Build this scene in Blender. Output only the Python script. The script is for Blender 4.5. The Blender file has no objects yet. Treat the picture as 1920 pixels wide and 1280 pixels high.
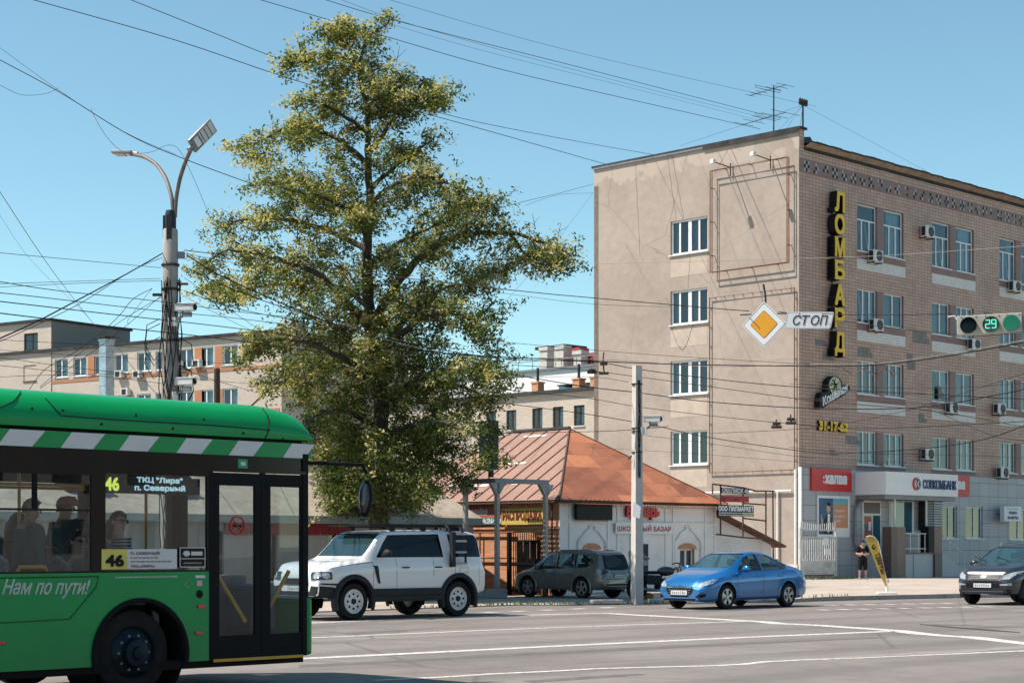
import bpy, bmesh, math, random
import numpy as np
from mathutils import Vector, Matrix
from mathutils.bvhtree import BVHTree
from mathutils.geometry import delaunay_2d_cdt
S = bpy.context.scene
COL = S.collection
R_ = math.radians
rnd = random.Random(7)

# ------------------------------------------------------------------ camera, sky, sun, exposure
F, HX, HY, HC = 3400.0, 960.0, 1022.0, 1.6
cam_d = bpy.data.cameras.new("camera")
cam_d.sensor_width = 36.0
cam_d.lens = 36.0 * F / 1920.0
cam_d.shift_y = (HY - 640.0) / 1920.0
cam_d.clip_start = 0.3
cam_d.clip_end = 4000
cam = bpy.data.objects.new("camera", cam_d)
cam.location = (0, 0, HC)
cam.rotation_euler = (R_(90), 0, 0)
COL.objects.link(cam)
S.camera = cam

SUN_EL = R_(57)
SUN_DIR = Vector((-0.99, -0.125, 0)).normalized()          # horizontal direction towards the sun
to_sun = Vector((SUN_DIR.x * math.cos(SUN_EL), SUN_DIR.y * math.cos(SUN_EL), math.sin(SUN_EL)))
world = bpy.data.worlds.new("World")
S.world = world
world.use_nodes = True
wn, wl = world.node_tree.nodes, world.node_tree.links
wn.clear()
sky = wn.new("ShaderNodeTexSky")
sky.sky_type = 'NISHITA'
sky.sun_disc = False
sky.sun_elevation = SUN_EL
sky.sun_rotation = math.atan2(SUN_DIR.x, SUN_DIR.y)
sky.air_density = 0.85
sky.dust_density = 0.0
sky.ozone_density = 6.0
tint = wn.new("ShaderNodeMix")
tint.data_type = 'RGBA'
tint.blend_type = 'MULTIPLY'
tint.inputs[0].default_value = 1.0
tint.inputs[7].default_value = (1.1, 1.15, 0.86, 1)
bg = wn.new("ShaderNodeBackground")
bg.inputs[1].default_value = 0.124
wo = wn.new("ShaderNodeOutputWorld")
wl.new(sky.outputs[0], tint.inputs[6])
wl.new(tint.outputs[2], bg.inputs[0])
wl.new(bg.outputs[0], wo.inputs[0])

sun_d = bpy.data.lights.new("sun", 'SUN')
sun_d.energy = 5.0
sun_d.angle = R_(0.53)
sun_d.color = (1.0, 0.91, 0.8)
sun = bpy.data.objects.new("sun", sun_d)
sun.rotation_euler = to_sun.to_track_quat('Z', 'Y').to_euler()
sun.location = (0, 0, 60)
COL.objects.link(sun)
S.view_settings.view_transform = 'Standard'
S.view_settings.look = 'None'
S.view_settings.exposure = 0.6
S.view_settings.gamma = 1.0
S.cycles.max_bounces = 8
S.cycles.transparent_max_bounces = 24
S.cycles.caustics_reflective = False
S.cycles.caustics_refractive = False

# ------------------------------------------------------------------ picture measurement -> world
def W(px, py, Y):
    return Vector(((px - HX) / F * Y, Y, HC + (HY - py) / F * Y))
def G(px, py, z=0.0):
    Y = F * (HC - z) / (py - HY)
    return Vector(((px - HX) / F * Y, Y, z))
PHI = R_(45.5)
RD = Vector((math.cos(PHI), math.sin(PHI), 0))
LD = Vector((-math.sin(PHI), math.cos(PHI), 0))
def frame(o, ang=PHI):
    return Matrix.Translation(o) @ Matrix.Rotation(ang, 4, 'Z')
def on_x(o, px, ang=PHI):      # distance along the frame's x axis where that column of the picture meets it
    c, s = math.cos(ang), math.sin(ang); k = (px - HX) / F
    return (k * o.y - o.x) / (c - k * s)
def on_y(o, px, ang=PHI):
    c, s = math.cos(ang), math.sin(ang); k = (px - HX) / F
    return (o.x - k * o.y) / (s + k * c)
def zx(o, s, py, ang=PHI):     # height of picture row py above a point s along x
    return HC + (HY - py) / F * (o.y + s * math.sin(ang))
def zy(o, t, py, ang=PHI):
    return HC + (HY - py) / F * (o.y + t * math.cos(ang))

# ------------------------------------------------------------------ materials
MATS = {}
class NT:
    def __init__(s, m):
        s.m = m; s.n = m.node_tree.nodes; s.l = m.node_tree.links
        s.b = s.n.get("Principled BSDF")
    def new(s, t, **k):
        x = s.n.new(t)
        for a, v in k.items():
            setattr(x, a, v)
        return x
    def link(s, a, b): s.l.new(a, b)
    def coord(s, kind='Object', scale=(1, 1, 1), rot=(0, 0, 0)):
        tc = s.new("ShaderNodeTexCoord"); mp = s.new("ShaderNodeMapping")
        mp.inputs['Scale'].default_value = scale; mp.inputs['Rotation'].default_value = rot
        s.link(tc.outputs[kind], mp.inputs[0]); return mp.outputs[0]
    def wallco(s, scale=1.0):           # (x+y, z) of the object: works on both faces of a squared building
        tc = s.new("ShaderNodeTexCoord"); sp = s.new("ShaderNodeSeparateXYZ"); ad = s.new("ShaderNodeMath"); cb = s.new("ShaderNodeCombineXYZ")
        s.link(tc.outputs['Object'], sp.inputs[0]); s.link(sp.outputs[0], ad.inputs[0]); s.link(sp.outputs[1], ad.inputs[1])
        s.link(ad.outputs[0], cb.inputs[0]); s.link(sp.outputs[2], cb.inputs[1])
        mp = s.new("ShaderNodeMapping"); mp.inputs['Scale'].default_value = (scale,) * 3
        s.link(cb.outputs[0], mp.inputs[0]); return mp.outputs[0]
    def noise(s, vec, scale, detail=6, rough=0.6, dist=0.0):
        x = s.new("ShaderNodeTexNoise"); x.inputs['Scale'].default_value = scale; x.inputs['Detail'].default_value = detail
        x.inputs['Roughness'].default_value = rough; x.inputs['Distortion'].default_value = dist
        s.link(vec, x.inputs['Vector']); return x.outputs['Fac']
    def ramp(s, fac, stops):
        x = s.new("ShaderNodeValToRGB"); e = x.color_ramp.elements
        while len(e) < len(stops): e.new(0.5)
        for k, (p, c) in enumerate(stops):
            e[k].position = p; e[k].color = c if len(c) == 4 else (*c, 1)
        s.link(fac, x.inputs[0]); return x.outputs[0]
    def mix(s, fac, a, b, mode='MIX'):
        x = s.new("ShaderNodeMix", data_type='RGBA', blend_type=mode)
        for v, i in ((fac, 0), (a, 6), (b, 7)):
            if isinstance(v, (int, float)): x.inputs[i].default_value = v
            elif isinstance(v, tuple): x.inputs[i].default_value = v if len(v) == 4 else (*v, 1)
            else: s.link(v, x.inputs[i])
        return x.outputs[2]
    def bump(s, h, strength=0.3, dist=0.02):
        x = s.new("ShaderNodeBump"); x.inputs['Strength'].default_value = strength; x.inputs['Distance'].default_value = dist
        s.link(h, x.inputs['Height']); s.link(x.outputs[0], s.b.inputs['Normal'])
    def color(s, c): s.link(c, s.b.inputs['Base Color'])
def newmat(name, rough=0.6, metal=0.0, col=(0.5, 0.5, 0.5)):
    m = bpy.data.materials.new(name); m.use_nodes = True
    t = NT(m); t.b.inputs['Roughness'].default_value = rough; t.b.inputs['Metallic'].default_value = metal
    t.b.inputs['Base Color'].default_value = (*col, 1)
    MATS[name] = m
    return t
def mat(name, col, rough=0.6, metal=0.0, var=0.18, scale=3.0, coat=0.0, bump=0.0, bscale=40, spec=0.5):
    """plain painted or natural surface with uneven tone, fine grain"""
    if name in MATS: return MATS[name]
    t = newmat(name, rough, metal, col)
    v = t.coord()
    n = t.noise(v, scale, 8, 0.65)
    lo = tuple(c * (1 - var) for c in col); hi = tuple(min(1, c * (1 + var)) for c in col)
    t.color(t.ramp(n, [(0.3, lo), (0.7, hi)]))
    t.b.inputs['Coat Weight'].default_value = coat
    t.b.inputs['Coat Roughness'].default_value = 0.04
    t.b.inputs['Specular IOR Level'].default_value = spec if max(col) > 0.06 or spec != 0.5 else 0.14
    if bump: t.bump(t.noise(v, bscale, 4, 0.6), bump, 0.01)
    return t.m
def emit(name, col, st):
    if name in MATS: return MATS[name]
    t = newmat(name, 0.4, 0, tuple(c * 0.3 for c in col))
    t.b.inputs['Emission Color'].default_value = (*col, 1); t.b.inputs['Emission Strength'].default_value = st
    return t.m
def glass(name, tintc, refl=1.0, clear=0.6, rough=0.02, film=(0.30, 0.32, 0.32)):
    """thin pane: part tinted see-through, part mirror by angle"""
    if name in MATS: return MATS[name]
    m = bpy.data.materials.new(name); m.use_nodes = True; t = NT(m)
    t.n.clear()
    tr = t.new("ShaderNodeBsdfTransparent"); tr.inputs[0].default_value = (*tintc, 1)
    df = t.new("ShaderNodeBsdfDiffuse"); df.inputs[0].default_value = (*film, 1)
    gl = t.new("ShaderNodeBsdfGlossy"); gl.inputs[0].default_value = (0.9, 0.95, 1, 1); gl.inputs['Roughness'].default_value = rough
    lw = t.new("ShaderNodeLayerWeight"); lw.inputs[0].default_value = 0.5; pw = t.new("ShaderNodeMath", operation='POWER'); pw.inputs[1].default_value = 4.5; t.link(lw.outputs['Facing'], pw.inputs[0])
    fr = t.new("ShaderNodeMapRange"); fr.inputs[3].default_value = 0.045; fr.inputs[4].default_value = 0.9; t.link(pw.outputs[0], fr.inputs[0])
    mu = t.new("ShaderNodeMath", operation='MULTIPLY'); mu.inputs[1].default_value = refl
    m1 = t.new("ShaderNodeMixShader"); m1.inputs[0].default_value = 1 - clear
    m2 = t.new("ShaderNodeMixShader"); o = t.new("ShaderNodeOutputMaterial")
    t.link(fr.outputs[0], mu.inputs[0]); t.link(tr.outputs[0], m1.inputs[1]); t.link(df.outputs[0], m1.inputs[2])
    t.link(mu.outputs[0], m2.inputs[0]); t.link(m1.outputs[0], m2.inputs[1]); t.link(gl.outputs[0], m2.inputs[2])
    t.link(m2.outputs[0], o.inputs[0]); MATS[name] = m
    return m
def brickmat(name, c1, c2, mortar, bw=0.26, bh=0.075, ms=0.012, rough=0.85, off=0.5, stain=(0.6, 0.6, 0.6), stain_amt=0.35, patch=None, squash=1.0):
    t = newmat(name, rough)
    v = t.wallco()
    br = t.new("ShaderNodeTexBrick"); br.offset = off
    br.inputs['Scale'].default_value = 1.0; br.inputs['Brick Width'].default_value = bw; br.inputs['Row Height'].default_value = bh
    br.inputs['Mortar Size'].default_value = ms; br.inputs['Mortar Smooth'].default_value = 0.3; br.inputs['Bias'].default_value = -0.1
    br.inputs['Color1'].default_value = (*c1, 1); br.inputs['Color2'].default_value = (*c2, 1); br.inputs['Mortar'].default_value = (*mortar, 1)
    t.link(v, br.inputs['Vector'])
    n = t.noise(v, 0.7, 8, 0.7, 0.4)
    c = t.mix(t.ramp(n, [(0.42, (0, 0, 0)), (0.75, (1, 1, 1))]), br.outputs[0], t.mix(stain_amt, br.outputs[0], stain, 'MULTIPLY'))
    n2 = t.noise(v, 14, 4, 0.7)
    c = t.mix(0.5, c, t.ramp(n2, [(0.3, (0.72, 0.72, 0.72)), (0.7, (1.15, 1.15, 1.15))]), 'MULTIPLY')
    if patch:
        n3 = t.noise(v, patch[1], 5, 0.6)
        c = t.mix(t.ramp(n3, [(patch[2], (0, 0, 0)), (patch[2] + 0.02, (1, 1, 1))]), c, patch[0])
    t.color(c); t.bump(br.outputs[1], -0.4, 0.012)
    return t.m

# ------------------------------------------------------------------ mesh builder
class MB:
    def __init__(s):
        s.v = []; s.f = []; s.m = []; s.mats = []; s.T = Matrix(); s.smooth = False; s.sm = []
    def mi(s, m):
        if isinstance(m, str): m = MATS[m]
        if m not in s.mats: s.mats.append(m)
        return s.mats.index(m)
    def add(s, vs, fs, m, smooth=False):
        k = len(s.v); i = s.mi(m)
        s.v += [s.T @ Vector(p) for p in vs]
        for f in fs:
            s.f.append([k + a for a in f]); s.m.append(i); s.sm.append(smooth)
        return s
    def box(s, x0, x1, y0, y1, z0, z1, m, bev=0.0):
        x0, x1 = min(x0, x1), max(x0, x1); y0, y1 = min(y0, y1), max(y0, y1); z0, z1 = min(z0, z1), max(z0, z1)
        if bev > 0:
            b = min(bev, (x1 - x0) / 2.01, (y1 - y0) / 2.01, (z1 - z0) / 2.01)
            bm = bmesh.new(); bmesh.ops.create_cube(bm, size=1)
            for q in bm.verts: q.co = Vector(((x0 + x1) / 2 + q.co.x * (x1 - x0), (y0 + y1) / 2 + q.co.y * (y1 - y0), (z0 + z1) / 2 + q.co.z * (z1 - z0)))
            bmesh.ops.bevel(bm, geom=bm.edges[:], offset=b, segments=2, profile=0.6, affect='EDGES')
            bm.verts.index_update()
            s.add([q.co.copy() for q in bm.verts], [[q.index for q in f.verts] for f in bm.faces], m); bm.free()
            return s
        vs = [(x0, y0, z0), (x1, y0, z0), (x1, y1, z0), (x0, y1, z0), (x0, y0, z1), (x1, y0, z1), (x1, y1, z1), (x0, y1, z1)]
        return s.add(vs, [(3, 2, 1, 0), (4, 5, 6, 7), (0, 1, 5, 4), (1, 2, 6, 5), (2, 3, 7, 6), (3, 0, 4, 7)], m)
    def quad(s, a, b, c, d, m): return s.add([a, b, c, d], [(0, 1, 2, 3)], m)
    def poly(s, pts, m): return s.add(pts, [list(range(len(pts)))], m)
    def prism(s, pts, ext, m, m2=None):            # planar outline pushed by vector ext
        e = Vector(ext); n = len(pts); p = [Vector(q) for q in pts]
        nrm = Vector((0, 0, 0))
        for i in range(n): nrm += p[i].cross(p[(i + 1) % n])
        if nrm.dot(e) > 0: p = p[::-1]
        s.add(p, [list(range(n))], m)
        s.add([q + e for q in p], [list(range(n))[::-1]], m2 or m)
        s.add(p + [q + e for q in p], [[(i + 1) % n, i, n + i, n + (i + 1) % n] for i in range(n)], m2 or m)
        return s
    def tube(s, pts, r, m, n=8, cap=True, smooth=True):
        pts = [Vector(p) for p in pts]; rs = r if isinstance(r, (list, tuple)) else [r] * len(pts)
        vs = []; fs = []; up = None
        for i, p in enumerate(pts):
            d = (pts[min(i + 1, len(pts) - 1)] - pts[max(i - 1, 0)])
            d = d.normalized() if d.length > 1e-9 else Vector((0, 0, 1))
            if up is None: up = Vector((0, 0, 1)) if abs(d.z) < 0.9 else Vector((1, 0, 0))
            a = d.cross(up)
            a = a.normalized() if a.length > 1e-6 else d.orthogonal().normalized()
            b = a.cross(d).normalized(); up = b
            for k in range(n):
                t = 2 * math.pi * k / n
                vs.append(p + (a * math.cos(t) + b * math.sin(t)) * rs[i])
        for i in range(len(pts) - 1):
            for k in range(n):
                fs.append((i * n + k, i * n + (k + 1) % n, (i + 1) * n + (k + 1) % n, (i + 1) * n + k))
        s.add(vs, fs, m, smooth)
        if cap: s.add(vs[:n], [list(range(n))[::-1]], m); s.add(vs[-n:], [list(range(n))], m)
        return s
    def lathe(s, prof, m, n=24, axis='Z', o=(0, 0, 0), smooth=True, cap=True):
        vs = []; fs = []; o = Vector(o)
        for (r, h) in prof:
            for k in range(n):
                t = 2 * math.pi * k / n; c, q = r * math.cos(t), r * math.sin(t)
                vs.append(o + (Vector((c, q, h)) if axis == 'Z' else Vector((c, h, -q)) if axis == 'Y' else Vector((h, c, q))))
        for i in range(len(prof) - 1):
            for k in range(n):
                fs.append((i * n + k, i * n + (k + 1) % n, (i + 1) * n + (k + 1) % n, (i + 1) * n + k))
        s.add(vs, fs, m, smooth)
        if cap:
            if prof[0][0] > 1e-6: s.add(vs[:n], [list(range(n))[::-1]], m)
            if prof[-1][0] > 1e-6: s.add(vs[-n:], [list(range(n))], m)
        return s
    def ball(s, o, r, m, n=12, sc=(1, 1, 1)):
        vs = []; fs = []; o = Vector(o); k = n // 2
        for i in range(k + 1):
            a = math.pi * i / k
            for j in range(n):
                b = 2 * math.pi * j / n
                vs.append(o + Vector((math.sin(a) * math.cos(b) * r * sc[0], math.sin(a) * math.sin(b) * r * sc[1], math.cos(a) * r * sc[2])))
        for i in range(k):
            for j in range(n):
                fs.append((i * n + j, (i + 1) * n + j, (i + 1) * n + (j + 1) % n, i * n + (j + 1) % n))
        return s.add(vs, fs, m, True)
    def build(s, name, parent=None, mw=None, sharp=40, pos=None):
        me = bpy.data.meshes.new(name)
        me.from_pydata([tuple(p) for p in s.v], [], s.f)
        for m in s.mats: me.materials.append(m)
        me.polygons.foreach_set('material_index', s.m)
        me.polygons.foreach_set('use_smooth', s.sm)
        me.update()
        if any(s.sm): me.set_sharp_from_angle(angle=R_(sharp))
        o = bpy.data.objects.new(name, me); COL.objects.link(o)
        if parent: o.parent = parent
        if mw is not None: o.matrix_basis = mw
        if pos is not None: o.location = pos
        return o
def tag(o, label, cat, group=None, kind=None):
    o['label'] = label; o['category'] = cat
    if group: o['group'] = group
    if kind: o['kind'] = kind
    return o
def thing(name, label, cat, mw=None, group=None):
    o = bpy.data.objects.new(name, None); COL.objects.link(o)
    o.empty_display_size = 0.3
    if mw is not None: o.matrix_basis = mw
    return tag(o, label, cat, group)
def structure(o):
    o['kind'] = 'structure'
    return o
def dup(root, mw, label=None, parent=None):
    c = root.copy(); COL.objects.link(c)
    if parent: c.parent = parent
    c.matrix_basis = mw
    if label: c['label'] = label
    for ch in list(root.children):
        d = ch.copy(); COL.objects.link(d); d.parent = c
        for g in list(ch.children):
            e = g.copy(); COL.objects.link(e); e.parent = d
    return c
_fc = bpy.data.curves.new("lettering", 'FONT'); _fo = bpy.data.objects.new("lettering", _fc)
def text(mb, body, w, h, m, x=0, z=0, y=0, ext=0.01, bold=0.0, shear=0.0, rot=0.0):
    """letters standing in the builder's x-z plane, front towards -y; box w x h with lower left corner at (x, z)"""
    if _fo.name not in COL.objects: COL.objects.link(_fo)
    _fc.body = body; _fc.size = 1; _fc.shear = shear; _fc.resolution_u = 3
    bpy.context.view_layer.update()
    me = bpy.data.meshes.new_from_object(_fo.evaluated_get(bpy.context.evaluated_depsgraph_get()))
    co = [v.co.copy() for v in me.vertices]; fs = [list(p.vertices) for p in me.polygons]
    bpy.data.meshes.remove(me); COL.objects.unlink(_fo)
    x0 = min(c.x for c in co); x1 = max(c.x for c in co); z0 = min(c.y for c in co); z1 = max(c.y for c in co)
    kx = (w - 2 * bold) / max(x1 - x0, 1e-6); kz = (h - 2 * bold) / max(z1 - z0, 1e-6)
    bm = bmesh.new()
    vs = [bm.verts.new((c.x, c.y, 0)) for c in co]
    for f in fs:
        try: bm.faces.new([vs[i] for i in f])
        except ValueError: pass
    bmesh.ops.remove_doubles(bm, verts=bm.verts[:], dist=1e-5)
    if ext > 0.002:
        r = bmesh.ops.extrude_face_region(bm, geom=bm.faces[:])
        for q in r['geom']:
            if isinstance(q, bmesh.types.BMVert): q.co.z -= 1.0
    bm.verts.index_update()
    ca, sa = math.cos(rot), math.sin(rot)
    vl = [q.co.copy() for q in bm.verts]; fl = [[q.index for q in f.verts] for f in bm.faces]; bm.free()
    for k, (dx, dz) in enumerate([(0, 0)] if not bold else [(-1, -1), (1, -1), (1, 1), (-1, 1), (0, 0)]):
        def tr(c):
            a = (c.x - x0) * kx + bold * (1 + dx); b = (c.y - z0) * kz + bold * (1 + dz)
            return (x + a * ca - b * sa, y + 0.0008 * k + (0 if c.z > -0.5 else ext - 0.005), z + a * sa + b * ca)
        mb.add([tr(c) for c in vl], fl, m)
def evalmesh(o):
    bpy.context.view_layer.update()
    return bpy.data.meshes.new_from_object(o.evaluated_get(bpy.context.evaluated_depsgraph_get()))
# ------------------------------------------------------------------ shared materials
def build_materials():
    t = newmat("asphalt", 0.88)
    v = t.coord()
    big = t.noise(v, 0.22, 7, 0.65, 0.6); mid = t.noise(v, 2.2, 8, 0.75); fine = t.noise(v, 55, 3, 0.7)
    c = t.ramp(big, [(0.32, (0.16, 0.139, 0.127)), (0.5, (0.195, 0.171, 0.157)), (0.68, (0.232, 0.206, 0.189))])
    c = t.mix(0.55, c, t.ramp(mid, [(0.3, (0.66, 0.66, 0.66)), (0.5, (1.0, 1.0, 1.0)), (0.72, (1.24, 1.24, 1.24))]), 'MULTIPLY')
    c = t.mix(0.85, c, t.ramp(fine, [(0.3, (0.72, 0.72, 0.72)), (0.72, (1.2, 1.2, 1.2))]), 'MULTIPLY')
    wv = t.new("ShaderNodeTexWave", wave_type='BANDS', bands_direction='Y'); wv.inputs['Scale'].default_value = 0.13
    wv.inputs['Distortion'].default_value = 1.6; wv.inputs['Detail'].default_value = 3; wv.inputs['Detail Scale'].default_value = 0.5
    t.link(t.coord(rot=(0, 0, -PHI)), wv.inputs['Vector'])
    c = t.mix(t.ramp(wv.outputs[1], [(0.6, (0, 0, 0)), (0.95, (0.5, 0.5, 0.5))]), c, (0.12, 0.108, 0.1))
    vo = t.new("ShaderNodeTexVoronoi", feature='DISTANCE_TO_EDGE'); vo.inputs['Scale'].default_value = 0.16
    t.link(t.mix(0.18, v, t.new("ShaderNodeTexNoise").outputs[1]), vo.inputs['Vector'])
    c = t.mix(t.ramp(vo.outputs[0], [(0.0, (0.6, 0.6, 0.6)), (0.006, (0, 0, 0))]), c, (0.07, 0.063, 0.06))
    t.color(c); t.bump(fine, 0.35, 0.01)
    t = newmat("paving", 0.9)
    v = t.coord(); a = t.noise(v, 0.5, 8, 0.7, 0.5); b = t.noise(v, 6, 6, 0.75); f = t.noise(v, 60, 3, 0.7)
    c = t.ramp(a, [(0.3, (0.32, 0.265, 0.22)), (0.55, (0.43, 0.365, 0.31)), (0.75, (0.5, 0.43, 0.37))])
    c = t.mix(0.6, c, t.ramp(b, [(0.3, (0.75, 0.75, 0.75)), (0.7, (1.15, 1.15, 1.15))]), 'MULTIPLY')
    c = t.mix(0.5, c, t.ramp(f, [(0.3, (0.75, 0.75, 0.75)), (0.7, (1.2, 1.2, 1.2))]), 'MULTIPLY')
    t.color(c); t.bump(b, 0.3, 0.02)
    t = newmat("line_paint", 0.8)
    v = t.coord(); n = t.noise(v, 9, 8, 0.8)
    t.color(t.ramp(n, [(0.38, (0.22, 0.195, 0.18)), (0.53, (0.58, 0.55, 0.52)), (0.7, (0.74, 0.71, 0.68))]))
    # plaster of the gable wall: grey-beige with paler repair patches and thin cracks
    t = newmat("plaster", 0.92)
    v = t.wallco(); n1 = t.noise(v, 0.28, 9, 0.65, 0.5); n2 = t.noise(v, 2.6, 8, 0.7); n3 = t.noise(v, 22, 5, 0.7)
    c = t.ramp(n1, [(0.3, (0.31, 0.256, 0.219)), (0.5, (0.37, 0.306, 0.262)), (0.72, (0.42, 0.35, 0.303))])
    c = t.mix(0.65, c, t.ramp(n2, [(0.3, (0.82, 0.82, 0.82)), (0.7, (1.12, 1.12, 1.12))]), 'MULTIPLY')
    c = t.mix(0.6, c, t.ramp(n3, [(0.3, (0.82, 0.82, 0.82)), (0.7, (1.13, 1.13, 1.13))]), 'MULTIPLY')
    sx = t.new("ShaderNodeSeparateXYZ"); t.link(v, sx.inputs[0])
    mr = t.new("ShaderNodeMapRange"); mr.inputs[1].default_value = 16.6; mr.inputs[2].default_value = 19.6
    t.link(sx.outputs[1], mr.inputs[0])
    n4 = t.noise(v, 0.62, 9, 0.62, 0.7)
    mm = t.new("ShaderNodeMath", operation='MULTIPLY'); t.link(mr.outputs[0], mm.inputs[0]); t.link(n4, mm.inputs[1])
    c = t.mix(t.ramp(mm.outputs[0], [(0.46, (0, 0, 0)), (0.49, (1, 1, 1))]), c, (0.425, 0.352, 0.302))
    vo = t.new("ShaderNodeTexVoronoi", feature='DISTANCE_TO_EDGE'); vo.inputs['Scale'].default_value = 0.22
    nz = t.new("ShaderNodeTexNoise"); nz.inputs['Scale'].default_value = 1.1; nz.inputs['Detail'].default_value = 5; t.link(v, nz.inputs['Vector'])
    t.link(t.mix(0.22, v, nz.outputs[1]), vo.inputs['Vector'])
    c = t.mix(t.ramp(vo.outputs[0], [(0.0, (0.55, 0.55, 0.55)), (0.004, (0, 0, 0))]), c, (0.2, 0.16, 0.13))
    t.color(c); t.bump(n3, 0.45, 0.02)
    # pinkish ceramic tiles with some missing (bare grey mortar)
    brickmat("pink_tiles", (0.49, 0.312, 0.24), (0.57, 0.378, 0.295), (0.14, 0.092, 0.078), 0.26, 0.155, 0.012, 0.55, 0.0, (0.6, 0.58, 0.6), 0.6)
    brickmat("pale_tiles", (0.68, 0.65, 0.62), (0.76, 0.73, 0.7), (0.27, 0.24, 0.22), 0.125, 0.125, 0.006, 0.5, 0.0, (0.7, 0.65, 0.6), 0.4)
    brickmat("mauve_trim", (0.24, 0.15, 0.14), (0.27, 0.17, 0.155), (0.14, 0.1, 0.1), 0.5, 0.125, 0.004, 0.6, 0.0)
    brickmat("grey_panels", (0.36, 0.365, 0.39), (0.41, 0.415, 0.44), (0.1, 0.105, 0.11), 0.95, 0.68, 0.014, 0.45, 0.0, (0.8, 0.8, 0.8), 0.3)
    brickmat("red_brick", (0.52, 0.2, 0.09), (0.68, 0.32, 0.165), (0.5, 0.38, 0.28), 0.25, 0.08, 0.009, 0.9, 0.5, (0.75, 0.6, 0.5), 0.5, ((0.5, 0.4, 0.31), 1.6, 0.66))
    brickmat("silicate_brick", (0.5, 0.43, 0.36), (0.58, 0.5, 0.43), (0.36, 0.31, 0.27), 0.27, 0.1, 0.012, 0.9, 0.5, (0.75, 0.72, 0.68), 0.4)
    brickmat("cream_brick", (0.56, 0.48, 0.41), (0.64, 0.55, 0.475), (0.35, 0.29, 0.24), 0.27, 0.1, 0.012, 0.9, 0.5, (0.75, 0.72, 0.68), 0.4)
    brickmat("orange_brick", (0.45, 0.17, 0.075), (0.5, 0.2, 0.09), (0.4, 0.25, 0.17), 0.27, 0.1, 0.012, 0.9)
    # rust-red painted sheet metal in patches
    t = newmat("rust_roof", 0.6)
    v = t.coord()
    br = t.new("ShaderNodeTexBrick"); br.offset = 0.45
    br.inputs['Scale'].default_value = 1; br.inputs['Brick Width'].default_value = 1.35; br.inputs['Row Height'].default_value = 0.62
    br.inputs['Mortar Size'].default_value = 0.008; br.inputs['Color1'].default_value = (0.20, 0.065, 0.036, 1); br.inputs['Color2'].default_value = (0.60, 0.225, 0.105, 1); br.inputs['Bias'].default_value = 0.15
    br.inputs['Mortar'].default_value = (0.16, 0.06, 0.035, 1); t.link(v, br.inputs['Vector'])
    n = t.noise(v, 0.9, 8, 0.7, 0.5); n2 = t.noise(v, 7, 6, 0.7)
    c = t.mix(t.ramp(n, [(0.4, (0, 0, 0)), (0.7, (0.5, 0.5, 0.5))]), br.outputs[0], (0.42, 0.15, 0.08))
    c = t.mix(0.6, c, t.ramp(n2, [(0.3, (0.78, 0.78, 0.78)), (0.7, (1.15, 1.15, 1.15))]), 'MULTIPLY')
    t.color(c); t.bump(n2, 0.2, 0.01)
    t = newmat("brown_roof", 0.5)
    v = t.coord(); n = t.noise(v, 1.1, 8, 0.7, 0.4); n2 = t.noise(v, 9, 6, 0.7)
    c = t.ramp(n, [(0.3, (0.26, 0.145, 0.11)), (0.6, (0.32, 0.185, 0.14)), (0.8, (0.38, 0.23, 0.18))])
    t.color(t.mix(0.6, c, t.ramp(n2, [(0.3, (0.8, 0.8, 0.8)), (0.7, (1.15, 1.15, 1.15))]), 'MULTIPLY'))
    # whitewashed old wall
    t = newmat("whitewash", 0.9)
    v = t.wallco(); n = t.noise(v, 1.0, 9, 0.7, 0.5); n2 = t.noise(v, 9, 6, 0.75)
    c = t.ramp(n, [(0.25, (0.6, 0.575, 0.56)), (0.45, (0.78, 0.76, 0.75)), (0.7, (0.84, 0.82, 0.81))])
    c = t.mix(t.ramp(n2, [(0.68, (0, 0, 0)), (0.74, (0.8, 0.8, 0.8))]), c, (0.33, 0.24, 0.19))
    t.color(c); t.bump(n2, 0.25, 0.01)
    t = newmat("concrete", 0.9)
    v = t.coord(scale=(1, 1, 0.35)); n = t.noise(v, 5, 8, 0.7); n2 = t.noise(v, 40, 4, 0.7)
    c = t.ramp(n, [(0.3, (0.25, 0.225, 0.205)), (0.55, (0.36, 0.335, 0.31)), (0.75, (0.42, 0.395, 0.37))])
    t.color(t.mix(0.5, c, t.ramp(n2, [(0.3, (0.75, 0.75, 0.75)), (0.7, (1.2, 1.2, 1.2))]), 'MULTIPLY')); t.bump(n2, 0.3, 0.006)
    mat("pale_concrete", (0.56, 0.52, 0.48), 0.85, 0, 0.12, 2.5, bump=0.2)
    mat("bitumen", (0.05, 0.05, 0.055), 0.85, 0, 0.4, 1.5, bump=0.3)
    mat("cornice", (0.33, 0.26, 0.2), 0.85, 0, 0.3, 2)
    mat("white_pvc", (0.72, 0.73, 0.74), 0.4, 0, 0.05, 2)
    mat("dark_frame", (0.05, 0.043, 0.04), 0.5)
    mat("sill_orange", (0.45, 0.2, 0.08), 0.7)
    mat("rust", (0.19, 0.085, 0.05), 0.85, 0, 0.5, 8, bump=0.2)
    mat("rust_dark", (0.085, 0.05, 0.038), 0.85, 0, 0.5, 8)
    mat("grey_metal", (0.2, 0.21, 0.22), 0.5, 0.3, 0.2, 4)
    mat("dark_metal", (0.04, 0.042, 0.047), 0.5, 0.2, 0.2, 4)
    mat("galvanised", (0.36, 0.45, 0.5), 0.42, 0.55, 0.25, 3)
    mat("white_paint", (0.7, 0.69, 0.67), 0.55, 0, 0.12, 4)
    mat("black", (0.012, 0.013, 0.015), 0.45, 0, 0.2, 4)
    mat("rubber", (0.017, 0.017, 0.018), 0.75, 0, 0.3, 6)
    mat("wire", (0.022, 0.02, 0.02), 0.6, 0, 0.2, 4)
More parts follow.
